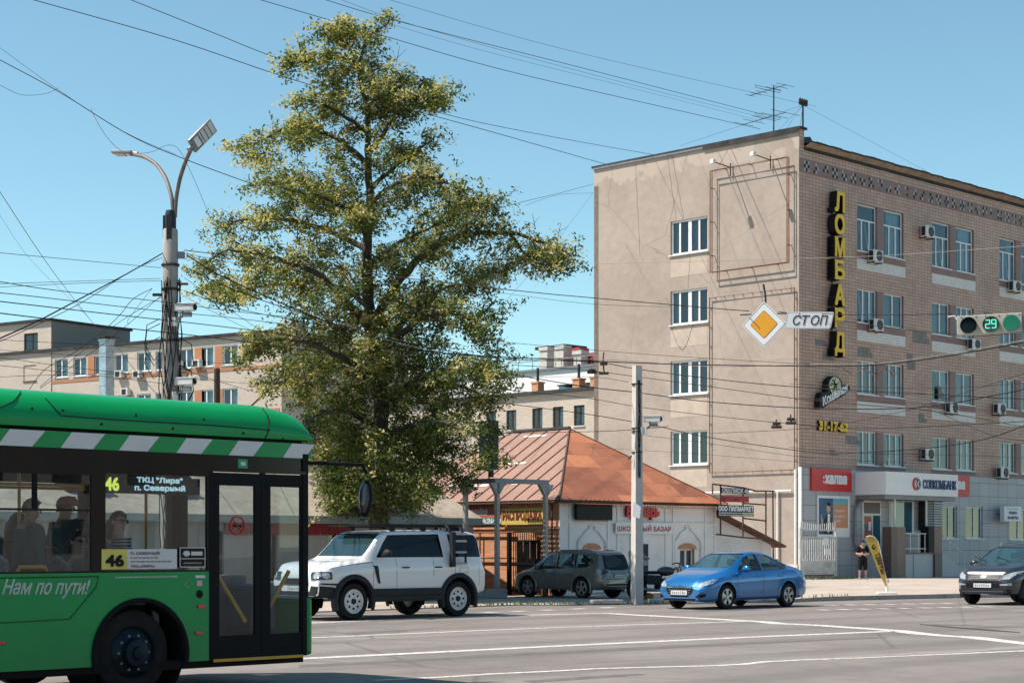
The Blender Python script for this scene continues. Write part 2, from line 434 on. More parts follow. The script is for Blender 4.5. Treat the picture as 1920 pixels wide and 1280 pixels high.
    mat("wire_pale", (0.24, 0.21, 0.19), 0.6, 0, 0.3, 4)
    mat("red_sign", (0.52, 0.012, 0.014), 0.4, 0, 0.06, 2)
    mat("white_sign", (0.72, 0.72, 0.73), 0.4, 0, 0.04, 2)
    mat("navy", (0.02, 0.035, 0.16), 0.4, 0, 0.05, 2)
    mat("yellow_letters", (0.75, 0.47, 0.015), 0.45, 0, 0.1, 2)
    mat("granite", (0.085, 0.05, 0.045), 0.4, 0, 0.4, 12)
    mat("granite_red", (0.16, 0.085, 0.07), 0.4, 0, 0.4, 12)
    mat("step_panel", (0.42, 0.43, 0.45), 0.5, 0, 0.08, 2)
    mat("ac_case", (0.6, 0.6, 0.58), 0.5, 0, 0.1, 3)
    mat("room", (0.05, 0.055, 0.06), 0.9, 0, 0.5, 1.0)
    mat("curtain", (0.23, 0.26, 0.28), 0.9, 0, 0.15, 5)
    mat("curtain_warm", (0.3, 0.21, 0.15), 0.9, 0, 0.2, 5)
    mat("curtain_light", (0.5, 0.54, 0.55), 0.9, 0, 0.15, 5); mat("bare_mortar", (0.2, 0.19, 0.18), 0.9, 0, 0.3, 4, bump=0.3)
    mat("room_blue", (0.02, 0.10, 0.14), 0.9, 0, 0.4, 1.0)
    mat("slate", (0.34, 0.29, 0.24), 0.9, 0, 0.25, 3)
    mat("grey_wall", (0.36, 0.345, 0.33), 0.9, 0, 0.12, 1.5, bump=0.2)
    mat("leaf_plant", (0.06, 0.13, 0.03), 0.6, 0, 0.4, 9)
    mat("dry_grass", (0.14, 0.15, 0.045), 0.8, 0, 0.4, 9)
    glass("pane", (0.4, 0.58, 0.66), 1.5, 0.97)
    glass("pane_tint", (0.25, 0.44, 0.54), 1.6, 0.97)
build_materials()

# ------------------------------------------------------------------ ground
def flat(mb, pts, z, m):
    mb.poly([(p[0], p[1], z) for p in pts], m)
g = MB(); N = 40
xs = [-1500, -400, -150, -80] + list(np.linspace(-50, 60, 30)) + [90, 160, 400, 1500]
ys = [-300, -60, -20] + list(np.linspace(0, 130, 34)) + [200, 500, 2500]
vs = [(x, y, 0) for y in ys for x in xs]; nx = len(xs)
g.add(vs, [(j * nx + i, j * nx + i + 1, (j + 1) * nx + i + 1, (j + 1) * nx + i) for j in range(len(ys) - 1) for i in range(nx - 1)], "asphalt")
structure(g.build("road"))
kerb_px = [(882, 1138), (960, 1135), (1048, 1135), (1144, 1133), (1300, 1131), (1480, 1128), (1594, 1125), (1700, 1122.5), (1797, 1120.5), (1990, 1118)]
KB = [G(*p) for p in kerb_px]
KB = [KB[0] - RD * d for d in (40, 12, 6, 3)] + KB + [KB[-1] + RD * 12, KB[-1] + RD * 70]
def kz(p):
    a = min(1, max(0, (p.x - 6.5) / 3.0)); return 0.028 + 0.1 * a * a * (3 - 2 * a)
def side(p, d):            # point d metres behind the kerb
    return p + LD * d
pv = MB(); rows = [0, 0.16, 1.5, 4, 8, 14, 25, 60]
P2 = []
for i in range(len(KB) - 1):
    for k in range(6): P2.append(KB[i].lerp(KB[i + 1], k / 6))
P2.append(KB[-1])
vv = []
for d in rows:
    for p in P2:
        q = side(p, d); wob = 0.012 * math.sin(q.x * 1.7 + q.y * 0.9) if d > 0.2 else 0
        vv.append((q.x, q.y, kz(p) + wob + (0.004 if d <= 0.16 else 0)))
n = len(P2)
fa = [(j * n + i, j * n + i + 1, (j + 1) * n + i + 1, (j + 1) * n + i) for j in range(len(rows) - 1) for i in range(n - 1)]
pv.add(vv, fa, "paving", True)
structure(pv.build("pavement"))
kb = MB()
for i in range(len(P2) - 1):
    a, b = P2[i], P2[i + 1]; za, zb = kz(a) + 0.004, kz(b) + 0.004
    kb.add([(a.x, a.y, -0.01), (b.x, b.y, -0.01), (b.x, b.y, zb), (a.x, a.y, za)], [(0, 1, 2, 3)], "concrete")
structure(kb.build("kerb"))
mk = MB()
def stripe(px, w, n=4):
    pts = [G(*p) for p in px]; L = []
    for i, p in enumerate(pts):
        d = (pts[min(i + 1, len(pts) - 1)] - pts[max(i - 1, 0)]).normalized(); nn = Vector((-d.y, d.x, 0))
        wi = w * (0.9 + 0.2 * rnd.random())
        L.append((p + nn * wi / 2, p - nn * wi / 2))
    for i in range(len(L) - 1):
        mk.add([(q.x, q.y, 0.004) for q in (L[i][0], L[i][1], L[i + 1][1], L[i + 1][0])], [(0, 1, 2, 3)], "line_paint")
stripe([(480, 1172), (590, 1167), (700, 1162.5), (808, 1158), (930, 1154.5), (1056, 1151), (1150, 1149)], 0.3)
stripe([(480, 1201), (590, 1195), (750, 1188), (914, 1181), (1070, 1175), (1233, 1169.5), (1395, 1164.5)], 0.2)
stripe([(300, 1250), (430, 1242), (560, 1234.5), (720, 1227), (879, 1219), (1060, 1210), (1240, 1201.5), (1450, 1192), (1560, 1187.5), (1672, 1183)], 0.3)
stripe([(700, 1275), (829, 1269), (920, 1263), (1020, 1258.5), (1120, 1253), (1233, 1250), (1346, 1247.5), (1400, 1244), (1435, 1240), (1500, 1237), (1600, 1233.5), (1750, 1227), (1913, 1220), (2020, 1215)], 0.17)
stripe([(1141, 1149.5), (1240, 1155), (1310, 1158.5), (1382, 1162.5), (1430, 1165), (1460, 1168.5), (1530, 1171.5), (1594, 1176), (1640, 1179), (1683, 1182), (1730, 1188), (1771, 1191.5), (1820, 1194), (1913, 1205), (2020, 1216)], 0.42)
for k in range(9):
    x = 1480 + k * 36; y = 1135.5 - k * 0.62
    stripe([(x, y), (x + 15, y - 0.25)], 0.55)
    x = 1535 + k * 38; y = 1143 - k * 0.75
    stripe([(x, y), (x + 18, y - 0.3)], 0.5)
for k in range(5): stripe([(905 + k * 55, 1148 - k * 2.2), (930 + k * 55, 1147 - k * 2.2)], 0.3)
structure(mk.build("road_markings"))
rp_ = MB()
def road_patch(px, m):
    rp_.poly([(q.x, q.y, 0.002) for q in (G(*p) for p in px)], m)
mat("tar", (0.055, 0.05, 0.048), 0.75, 0, 0.3, 4, bump=0.3); mat("old_tar", (0.12, 0.106, 0.098), 0.85, 0, 0.25, 3, bump=0.4); mat("worn_patch", (0.235, 0.21, 0.19), 0.9, 0, 0.2, 3, bump=0.4)
road_patch([(1725, 1169), (1780, 1174), (1850, 1179), (1912, 1184.5), (1913, 1186), (1850, 1181.5), (1780, 1176), (1725, 1170.4)], "tar")
road_patch([(1380, 1246), (1440, 1239), (1560, 1231), (1720, 1222), (1860, 1214), (1930, 1208), (1940, 1214), (1760, 1225), (1600, 1232), (1450, 1241), (1390, 1248)], "worn_patch")
road_patch([(560, 1246), (760, 1236), (960, 1224), (1200, 1213), (1420, 1203), (1660, 1193), (1665, 1195), (1420, 1206), (1200, 1217), (960, 1229), (760, 1240), (560, 1251)], "old_tar")
road_patch([(980, 1276), (1060, 1270), (1190, 1262), (1215, 1264), (1090, 1273), (1000, 1279)], "old_tar")
road_patch([(1300, 1144), (1420, 1141), (1430, 1143), (1310, 1146)], "old_tar")
road_patch([(640, 1186), (760, 1180), (765, 1183), (650, 1189.5)], "old_tar")
structure(rp_.build("road_repairs"))

# ------------------------------------------------------------------ walls with openings, windows
def wall_holes(mb, x0, x1, z0, z1, holes, m, axis='x', depth=0.22, reveal=None, at=0.0):
    """outer face on the plane y=at (axis x) or x=at (axis y), openings (a0,a1,z0,z1) with reveals going inward (+)"""
    def P(a, z, d=0.0): return (a, at + d, z) if axis == 'x' else (at + d, a, z)
    xs = sorted({x0, x1, *[h[0] for h in holes], *[h[1] for h in holes]}); zs = sorted({z0, z1, *[h[2] for h in holes], *[h[3] for h in holes]})
    xs = [x for x in xs if x0 <= x <= x1]; zs = [z for z in zs if z0 <= z <= z1]
    for i in range(len(xs) - 1):
        for j in range(len(zs) - 1):
            cx, cz = (xs[i] + xs[i + 1]) / 2, (zs[j] + zs[j + 1]) / 2
            if any(h[0] < cx < h[1] and h[2] < cz < h[3] for h in holes): continue
            q = [P(xs[i], zs[j]), P(xs[i + 1], zs[j]), P(xs[i + 1], zs[j + 1]), P(xs[i], zs[j + 1])]
            mb.quad(*(q if axis == 'x' else q[::-1]), m)
    r = reveal or m
    for a0, a1, b0, b1 in holes:
        mb.quad(P(a0, b0), P(a0, b1), P(a0, b1, depth), P(a0, b0, depth), r); mb.quad(P(a1, b0), P(a1, b0, depth), P(a1, b1, depth), P(a1, b1), r)
        mb.quad(P(a0, b0), P(a0, b0, depth), P(a1, b0, depth), P(a1, b0), r); mb.quad(P(a0, b1), P(a1, b1), P(a1, b1, depth), P(a0, b1, depth), r)
def make_window(parent, w, h, cols, transom=0.0, frame_m="white_pvc", pane_m="pane", back="room", curtain=None, tilt=-1, sill="white_pvc", fw=0.065, mull=None):
    """local: x along the wall from the opening's lower left corner, y inward, z up. part = frame, with pane and curtain below it"""
    f = MB(); d0, d1 = 0.09, 0.15
    f.box(0, w, d0, d1, 0, fw, frame_m); f.box(0, w, d0, d1, h - fw, h, frame_m)
    f.box(0, fw, d0, d1, fw, h - fw, frame_m); f.box(w - fw, w, d0, d1, fw, h - fw, frame_m)
    ht = h - transom if transom else h
    if transom: f.box(fw, w - fw, d0, d1, ht - fw / 2, ht + fw / 2, frame_m)
    cols = cols if isinstance(cols, list) else [i / cols for i in range(1, cols)]
    for k, c in enumerate(cols):
        m = (mull[k] if mull else fw * 1.25) / 2
        f.box(w * c - m, w * c + m, d0 - 0.01, d1, fw, ht - fw / 2 if transom else h - fw, frame_m)
    if sill: f.box(-0.06, w + 0.06, -0.09, d1 - 0.01, -0.05, -0.003, sill)
    if tilt >= 0:
        cc = [0] + cols + [1]; a, b = w * cc[tilt] + 0.04, w * cc[tilt + 1] - 0.04; hh = (ht if transom else h) - 2 * fw
        for (p0, p1) in ((a, a + 0.05), (b - 0.05, b)):
            f.add([(p0, d0 - 0.02, fw), (p1, d0 - 0.02, fw), (p1, d0 + 0.2, fw + hh), (p0, d0 + 0.2, fw + hh),
                   (p0, d0 + 0.02, fw), (p1, d0 + 0.02, fw), (p1, d0 + 0.24, fw + hh), (p0, d0 + 0.24, fw + hh)],
                  [(0, 1, 2, 3), (7, 6, 5, 4), (0, 3, 7, 4), (1, 5, 6, 2)], frame_m)
    o = f.build("window", parent)
    p = MB(); p.quad((fw, d0 + 0.03, fw), (w - fw, d0 + 0.03, fw), (w - fw, d0 + 0.03, h - fw), (fw, d0 + 0.03, h - fw), pane_m)
    p.build("pane", o)
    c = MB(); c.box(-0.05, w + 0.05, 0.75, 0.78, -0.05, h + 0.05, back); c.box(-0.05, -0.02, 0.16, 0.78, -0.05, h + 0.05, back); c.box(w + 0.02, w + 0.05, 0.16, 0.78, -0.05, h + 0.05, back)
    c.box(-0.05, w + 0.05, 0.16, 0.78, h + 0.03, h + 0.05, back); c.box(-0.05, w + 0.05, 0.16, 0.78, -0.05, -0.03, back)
    if curtain:
        for a, b, cm in curtain:
            n = 14; x0, x1 = a * w, b * w
            pts = [(x0 + (x1 - x0) * i / n, 0.26 + 0.025 * (i % 2)) for i in range(n + 1)]
            c.add([(x, y, z) for x, y in pts for z in (0.0, h)], [(2 * i, 2 * i + 2, 2 * i + 3, 2 * i + 1) for i in range(n)], cm)
    c.build("room_behind", o)
    return o
# ------------------------------------------------------------------ the four-storey bank building
BO = Vector((12.82, 81.0, 0)); BF = frame(BO)
bank = thing("office_building", "tall corner building with bare beige plaster gable and pinkish tiled front above a bank", "building", BF)
BL, BD = 44.0, 12.29
RZ = [(15.3, 2.2), (11.98, 1.57), (8.66, 1.57), (5.36, 1.56)]
groups = [4.58 + 6.5 * k for k in range(6)]
holes = []
for gx in groups:
    for (z, h) in RZ:
        holes += [(gx, gx + 1.66, z, z + h), (gx + 2.24, gx + 3.95, z, z + h)]
fw_ = MB(); wall_holes(fw_, 0, BL, 5.0, 19.4, holes, "pink_tiles", 'x', 0.24, "mauve_trim")
fw_.build("tiled_front_wall", bank)
for gx in groups:
    for (z, h) in RZ:
        tr = MB()
        tr.box(gx, gx + 4.1, -0.012, 0.0, z - 0.86, z - 0.36, "pale_tiles")
        tr.box(gx + 1.7, gx + 2.2, -0.014, 0.0, z + 0.003, z + h, "mauve_trim")
        tr.box(gx - 0.02, gx + 4.1, -0.016, 0.0, z - 0.34, z - 0.06, "mauve_trim")
        tr.build("window_apron", bank)
bd = MB(); bd.box(0.02, BL, -0.018, 0.0, 18.28, 18.92, "mauve_trim")
k = 0; x = 0.35
while x < BL - 1:                                  # mosaic of black and white tiles in the frieze
    for r in range(3):
        for c in range(3):
            q = rnd.random()
            if q < 0.62: bd.box(x + c * 0.14, x + c * 0.14 + 0.13, -0.026, -0.018, 18.37 + r * 0.16, 18.37 + r * 0.16 + 0.145, "black" if (r + c + k) % 2 else mat("mosaic_pale", (0.38, 0.36, 0.34), 0.6, 0, 0.25, 9))
    x += 0.74; k += 1
bd.build("mosaic_frieze", bank)
sh = [(5.17, 7.41, 15.35 - 3.32 * k, 16.97 - 3.32 * k) for k in range(4)]
sw = MB(); wall_holes(sw, 0, BD, 0.0, 20.2, sh, "plaster", 'y', 0.24, "plaster")
for k in range(4): sw.box(-0.006, 0, 5.2, 7.4, 15.35 - 3.32 * k - 1.05, 15.35 - 3.32 * k - 0.12, "pale_patch" if "pale_patch" in MATS else mat("pale_patch", (0.45, 0.375, 0.31), 0.9, 0, 0.12, 2))
sw.build("plaster_gable_wall", bank)
py_ = MB(); py_.box(0.0, 0.32, -0.02, 0.0, 19.4, 20.2, "pink_tiles"); py_.box(0.32, 0.36, -0.02, BD, 19.4, 20.2, "cornice"); py_.build("gable_parapet", bank)
cp = MB(); cp.box(-0.09, 0.5, -0.1, BD + 0.1, 20.2, 20.3, "bitumen"); cp.box(-0.1, -0.085, 0.0, 5.4, 20.05, 20.2, "bitumen"); cp.box(-0.09, -0.06, 5.4, BD, 20.12, 20.2, "grey_metal"); cp.build("parapet_capping", bank)
co = MB()
co.add([(0.4, -0.02, 19.46), (BL, -0.02, 19.46), (BL, -0.36, 19.6), (0.4, -0.36, 19.6)], [(3, 2, 1, 0)], "cornice")
for i in range(110):                               # ragged bitumen edge over the eave
    a = 0.4 + i * (BL - 0.4) / 110; b = a + (BL - 0.4) / 110; dz = 0.012 * math.sin(i * 1.7) + 0.012 * math.sin(i * 0.63)
    co.box(a, b, -0.385 - 0.02 * abs(math.sin(i)), 1.0, 19.6 + min(dz, 0), 19.67 + dz, "bitumen")
co.build("cornice", bank)
rf = MB(); rf.box(0.36, BL, 0.0, BD, 19.3, 19.5, "bitumen"); rf.box(0.0, BL, BD - 0.3, BD, 0, 19.3, "plaster"); rf.box(BL - 0.3, BL, 0.3, BD - 0.3, 0, 19.3, "plaster"); rf.build("roof", bank)
# windows: a handful of kinds, copied
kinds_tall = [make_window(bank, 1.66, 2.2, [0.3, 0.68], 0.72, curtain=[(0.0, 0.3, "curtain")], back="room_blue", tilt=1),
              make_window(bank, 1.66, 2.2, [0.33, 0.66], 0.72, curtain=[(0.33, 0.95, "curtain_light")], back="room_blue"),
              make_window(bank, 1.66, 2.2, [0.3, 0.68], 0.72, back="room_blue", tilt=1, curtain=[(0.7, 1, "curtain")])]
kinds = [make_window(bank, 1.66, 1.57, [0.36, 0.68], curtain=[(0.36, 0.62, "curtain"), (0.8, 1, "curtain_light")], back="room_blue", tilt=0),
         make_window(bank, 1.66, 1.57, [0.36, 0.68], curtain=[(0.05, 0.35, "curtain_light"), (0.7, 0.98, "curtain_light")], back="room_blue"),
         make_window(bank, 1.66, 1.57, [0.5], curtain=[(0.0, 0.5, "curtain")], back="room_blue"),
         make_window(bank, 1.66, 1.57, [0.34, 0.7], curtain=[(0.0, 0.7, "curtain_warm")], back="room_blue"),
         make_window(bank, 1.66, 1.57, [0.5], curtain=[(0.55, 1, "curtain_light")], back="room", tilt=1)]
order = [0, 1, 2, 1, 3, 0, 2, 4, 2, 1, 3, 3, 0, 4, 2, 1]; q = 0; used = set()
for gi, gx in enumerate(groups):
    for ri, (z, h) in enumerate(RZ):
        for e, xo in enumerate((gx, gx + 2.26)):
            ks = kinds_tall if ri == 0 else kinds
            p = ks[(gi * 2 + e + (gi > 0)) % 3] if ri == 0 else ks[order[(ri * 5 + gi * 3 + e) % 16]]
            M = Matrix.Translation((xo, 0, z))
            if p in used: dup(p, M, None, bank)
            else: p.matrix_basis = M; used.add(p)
for p in kinds_tall + kinds:
    if p not in used:
        for c in list(p.children): bpy.data.objects.remove(c)
        bpy.data.objects.remove(p)
gw = None
for k in range(4):
    M = Matrix.Translation((0, 7.41, 15.35 - 3.32 * k)) @ Matrix.Rotation(R_(-90), 4, 'Z')
    if k in (0, 3):
        gw = make_window(bank, 2.24, 1.62, [0.23, 0.5, 0.75], back="room_blue" if k == 0 else "room", curtain=[(0.05, 0.2, "curtain"), (0.53, 0.66, "curtain")] if k == 0 else [(0.02, 0.16, "curtain"), (0.55, 0.62, "curtain")], mull=[0.1, 0.2, 0.1], fw=0.09)
        gw.matrix_basis = M
    else: dup(gw, M, None, bank)
# ground floor cladding
def bx(px): return on_x(BO, px)
gh = [(bx(1760), bx(1790) , 1.95, 3.55), (bx(1806), bx(1838), 1.95, 3.55), (bx(1888), bx(1888) + 1.9, 1.9, 3.5), (24.5, 26.4, 1.9, 3.5), (29, 31, 1.9, 3.5), (33, 35, 1.9, 3.5)]
cl = MB(); wall_holes(cl, 0.0, BL, 0.05, 5.06, gh, "grey_panels", 'x', 0.3, "grey_panels", at=-0.14)
cl.box(0.0, BL, -0.16, 0.0, 5.06, 5.12, "grey_metal"); cl.box(-0.05, 0.0, -0.16, 0.02, 0.05, 5.1, "white_paint")
cl.build("panel_cladding", bank)
w0 = None
for i, (a, b, z0, z1) in enumerate(gh):
    w = make_window(bank, b - a, z1 - z0, [0.55], back="room_blue", curtain=[(0, 0.3, "curtain_warm")] if i % 2 == 0 else [(0.6, 1, "curtain")], pane_m="pane_tint", tilt=1 if i == 2 else -1)
    w.matrix_basis = Matrix.Translation((a, -0.14, z0))
# canopy with the bank's name
cx0, cx1, cd = 4.2, 10.45, 1.82
can = MB(); can.box(cx0, cx1, -cd, -0.15, 3.93, 4.98, "white_sign"); can.box(cx0 + 0.08, cx1 - 0.08, -cd + 0.1, -0.16, 3.72, 3.926, "grey_metal")
canopy = can.build("entrance_canopy", bank)
sg = MB(); text(sg, "СОВКОМБАНК", 2.95, 0.44, "navy", 7.3, 4.25, -cd - 0.05, 0.045, 0.004)
sgo = thing("bank_sign", "dark blue bank name and round red-blue emblem on the white entrance canopy", "sign", BF)
sg.build("letters", sgo)
em = MB()
for m_, a0, a1 in (("red_sign", 70, 290), ("navy", -90, 90)):
    o_ = [(math.cos(R_(a0 + (a1 - a0) * i / 20)), math.sin(R_(a0 + (a1 - a0) * i / 20))) for i in range(21)]
    if m_ == "red_sign":
        pts = [(6.72 + 0.3 * c, -cd - 0.05, 4.46 + 0.3 * s_) for c, s_ in o_] + [(6.75 + 0.2 * c, -cd - 0.05, 4.46 + 0.2 * s_) for c, s_ in o_[::-1]]
    else: pts = [(6.8 + 0.26 * c, -cd - 0.055, 4.46 + 0.26 * s_) for c, s_ in o_]
    em.prism(pts, (0, 0.045, 0), m_)
em.tube([(6.86, -cd - 0.07, 4.62), (6.74, -cd - 0.07, 4.46), (6.86, -cd - 0.07, 4.32)], 0.028, "white_sign", 6)
em.build("emblem", sgo)
# porch: platform, pillars, railings, steps
po = MB(); po.box(cx0 + 0.5, 9.0, -cd + 0.05, -0.16, 0.1, 1.2, "step_panel"); po.box(cx0 + 0.45, 9.05, -cd, -0.16, 1.2, 1.27, "granite"); po.box(6.55, 6.58, -cd + 0.03, -cd + 0.05, 0.12, 1.18, "grey_metal")
for i in range(6): po.box(9.05 + i * 0.32, 9.37 + i * 0.32, -cd + 0.2, -0.2, 0.1, 1.2 - (i + 1) * 0.17, "step_panel")
po.prism([(9.0, -cd + 0.02, 0.1), (11.2, -cd + 0.02, 0.1), (11.2, -cd + 0.02, 0.35), (9.0, -cd + 0.02, 1.28)], (0, 0.12, 0), "step_panel")
po.build("porch", bank)
pl = MB(); pl.box(cx0 + 0.35, cx0 + 0.85, -cd - 0.06, -cd + 0.42, 0.1, 2.45, "granite"); pl.box(cx0 + 0.85, cx0 + 1.55, -cd - 0.06, -cd + 0.42, 0.1, 2.45, "granite_red"); pl.build("porch_pillar", bank)
pl = MB(); pl.box(7.75, 8.25, -cd - 0.05, -cd + 0.4, 1.27, 2.5, "black"); pl.box(8.25, 8.95, -cd - 0.05, -cd + 0.4, 1.27, 2.5, "granite_red"); pl.box(8.3, 8.95, -cd - 0.05, -cd + 0.04, 0.1, 1.2, "granite"); pl.build("porch_pillar", bank)
rl = MB()
for x in (5.85, 6.4, 7.1, 7.65): rl.tube([(x, -cd + 0.1, 1.27), (x, -cd + 0.1, 2.15)], 0.025, "white_paint", 6)
for z in (1.45, 2.15): rl.tube([(5.75, -cd + 0.1, z), (7.75, -cd + 0.1, z)], 0.025, "white_paint", 6)
rl.build("porch_railing", bank); rl = MB()
for i in range(4): rl.tube([(9.15 + i * 0.66, -cd + 0.08, 1.2 - i * 0.28), (9.15 + i * 0.66, -cd + 0.08, 2.1 - i * 0.31)], 0.028, "white_paint", 6)
rl.tube([(8.95, -cd + 0.08, 2.2), (11.15, -cd + 0.08, 1.17)], 0.03, "white_paint", 6)
rl.build("porch_railing", bank)
for x in (cx0 + 1.2, 8.1):
    c_ = MB(); c_.tube([(x, -cd + 0.3, 1.27), (x, -cd + 0.3, 3.75)], 0.05, "white_paint", 10); c_.build("canopy_post", bank)
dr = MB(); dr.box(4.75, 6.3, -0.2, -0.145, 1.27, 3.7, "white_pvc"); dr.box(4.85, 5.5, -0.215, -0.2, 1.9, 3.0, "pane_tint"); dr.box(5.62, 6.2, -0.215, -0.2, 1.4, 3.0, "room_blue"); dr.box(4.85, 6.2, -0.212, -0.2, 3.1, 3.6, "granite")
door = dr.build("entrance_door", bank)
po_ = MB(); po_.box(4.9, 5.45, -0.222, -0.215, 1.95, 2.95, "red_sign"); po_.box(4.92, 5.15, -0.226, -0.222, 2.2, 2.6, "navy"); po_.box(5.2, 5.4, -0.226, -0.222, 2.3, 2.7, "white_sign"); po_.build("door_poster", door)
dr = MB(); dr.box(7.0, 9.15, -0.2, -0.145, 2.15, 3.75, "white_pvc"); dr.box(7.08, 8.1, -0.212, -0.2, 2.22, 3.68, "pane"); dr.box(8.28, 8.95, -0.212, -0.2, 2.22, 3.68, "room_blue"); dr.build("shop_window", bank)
dp = MB(); dp.tube([(4.62, -0.3, 3.7), (4.25, -0.3, 3.55), (4.0, -0.3, 3.2), (4.0, -0.3, 1.75), (4.15, -0.3, 1.35), (4.3, -0.35, 1.25)], 0.085, "grey_metal", 10); dp.build("drainpipe", bank)
lv = MB(); lv.box(9.62, 11.2, -0.5, -0.16, 2.35, 3.88, "dark_metal")
for i in range(12): lv.box(9.68, 10.32, -0.53, -0.5, 2.42 + i * 0.12, 2.5 + i * 0.12, "grey_metal"); lv.box(10.38, 11.14, -0.53, -0.5, 2.42 + i * 0.12, 2.5 + i * 0.12, "step_panel")
lv.build("louvre_box", bank)
# wall pipes on the gable
gp = MB(); gp.tube([(-0.08, 0.12, 0.2), (-0.08, 0.12, 5.0)], 0.07, "white_paint", 8); gp.tube([(-0.1, 0.35, 4.05), (-0.1, 5.4, 4.05)], 0.05, "white_paint", 8); gp.tube([(-0.1, 1.1, 4.05), (-0.1, 1.1, 0.2)], 0.05, "white_paint", 8)
gp.box(-0.13, -0.003, 0.0, 4.8, 0.0, 0.75, "pale_concrete")
gp.build("gas_pipe", bank)

for y0, y1, z1 in ((7.6, 7.05, 17.0), (7.3, 6.6, 17.0), (6.2, 6.35, 13.7), (9.6, 9.3, 15.5)):
    lc = MB(); n = 12; zt_ = 20.05 if z1 > 15.6 or y0 > 9 else z1 + 1.6
    lc.tube([(-0.012, y0 + (y1 - y0) * i / n + 0.02 * math.sin(i * 2.1 + y0), zt_ + (z1 - zt_) * i / n) for i in range(n + 1)], 0.005, "cable_brown" if "cable_brown" in MATS else mat("cable_brown", (0.12, 0.09, 0.07), 0.8), 4); lc.build("loose_cable", bank)
lc = MB(); lc.tube([(-0.012, 7.35 - 1.3 * i / 10, 11.95 - 1.1 * math.sin(math.pi * i / 10)) for i in range(11)], 0.007, "cable_brown", 4); lc.build("loose_cable", bank)
# --- signs, frames and gear fixed on the building: things of their own
def bthing(name, label, cat, group=None): return thing(name, label, cat, BF, group)
t_ = bthing("pawnshop_sign", "column of big yellow letters in black boxes spelling ЛОМБАРД down the tiled front", "sign")
def bp(px, py): a_ = on_x(BO, px); return a_, zx(BO, a_, py)
for ch, ya, yb in zip("ЛОМБАРД", (360, 402, 445, 488, 533, 578, 622), (398, 440, 482, 525, 573, 615, 668)):
    z, z2 = zx(BO, 2.2, yb), zx(BO, 2.2, ya); h = z2 - z
    b = MB(); text(b, ch, 0.8, h, "yellow_letters", 2.15, z, -0.46, 0.03, 0.035)
    text(b, ch, 0.86, h + 0.04, "black", 2.12, z - 0.02, -0.42, 0.36, 0.045); b.build("letter", t_)
b = MB(); b.tube([(2.5, -0.05, 10.3), (2.5, -0.05, 17.6)], 0.03, "dark_metal", 6); b.build("mounting_rail", t_)
t_ = bthing("pawnshop_emblem", "dark cut-out sign with a pale coin pouch and slanting script Кошелек", "sign")
b = MB()
q5 = lambda x, y: bp(1500 + x / 9.14 - 6, 680 + y / 9.14)
ol = [q5(*p) for p in ((290, 800), (350, 790), (460, 700), (690, 580), (810, 480), (815, 410), (760, 385), (680, 400), (655, 300), (590, 235), (520, 235), (450, 300), (425, 400), (425, 500), (330, 520), (295, 600))]
b.prism([(x, -0.32, z) for x, z in ol], (0, 0.3, 0), "black"); b.build("back_box", t_)
cx_, cz_ = q5(555, 400); b = MB(); b.prism([(cx_ + 0.46 * math.cos(R_(a)), -0.335, cz_ + 0.4 * math.sin(R_(a))) for a in range(0, 360, 20)], (0, 0.012, 0), mat("pouch", (0.5, 0.56, 0.36), 0.5, 0, 0.3, 6))
for k in range(8):
    a = rnd.random() * 6; b.tube([(cx_ + 0.4 * math.cos(a), -0.34, cz_ + 0.34 * math.sin(a)), (cx_ + 0.1 * math.sin(a * 3), -0.345, cz_ + 0.1 * math.cos(a * 2)), (cx_ + 0.4 * math.cos(a + 2), -0.34, cz_ + 0.34 * math.sin(a + 2))], 0.014, "black", 5)
b.build("pouch", t_)
xa, za = q5(320, 770); xb, zb_ = q5(770, 500)
b = MB(); text(b, "Кошелек", math.hypot(xb - xa, zb_ - za) * 1.0, 0.4, "white_sign", xa + 0.12, za + 0.06, -0.345, 0.02, 0.014, 0.3, rot=math.atan2(zb_ - za, xb - xa)); b.build("script", t_)
for px, py, w, h in ((1711, 640, 1.25, 0.62), (1528, 645, 0.78, 0.3), (1608, 665, 1.0, 0.45), (1542, 672, 0.7, 0.3), (1700, 690, 0.5, 0.75), (1722, 790, 0.5, 0.45), (1845, 600, 0.8, 0.5), (1585, 830, 1.0, 0.4), (1556, 852, 0.4, 0.3), (1760, 745, 0.3, 0.6)):
    mp_ = MB(); xa, za = bp(px, py); mp_.box(xa, xa + w, -0.006, 0.0, za - 0.05, za - 0.05 + h, "bare_mortar"); mp_.box(xa + w, xa + w + 0.24, -0.006, 0.0, za - 0.05, za - 0.05 + h * 0.5, "bare_mortar"); mp_.build("missing_tile_patch", bank)
t_ = bthing("phone_number_sign", "yellow raised digits 31-17-62 below the pouch sign", "sign")
xa, za = bp(1531, 806); xb = on_x(BO, 1585)
b = MB(); text(b, "31-17-62", xb - xa, 0.44, "yellow_letters", xa, za, -0.16, 0.03, 0.03); text(b, "31-17-62", xb - xa + 0.02, 0.45, "black", xa - 0.01, za - 0.02, -0.13, 0.12, 0.03); b.build("digits", t_)
for (a, b_, nm, tx, tw) in ((0.64, 3.8, "red card sign with white rounded letters ХАЛВА near the building corner", "халва", 1.75), (11.0, 14.25, "red card sign half hidden behind the white bank canopy", "халва", 1.75)):
    t_ = bthing("card_sign", nm, "sign"); b = MB(); b.box(a, b_, -0.24, -0.145, 4.06, 5.08, "red_sign", 0.012); b.build("sign_board", t_)
    b = MB(); text(b, tx, tw, 0.42, "white_sign", a + 0.98, 4.38, -0.275, 0.03, 0.03); 
    for i in range(2): b.box(a + 0.86, a + 0.94, -0.27, -0.245, 4.42 + i * 0.2, 4.52 + i * 0.2, "white_sign")
    b.build("letters", t_)
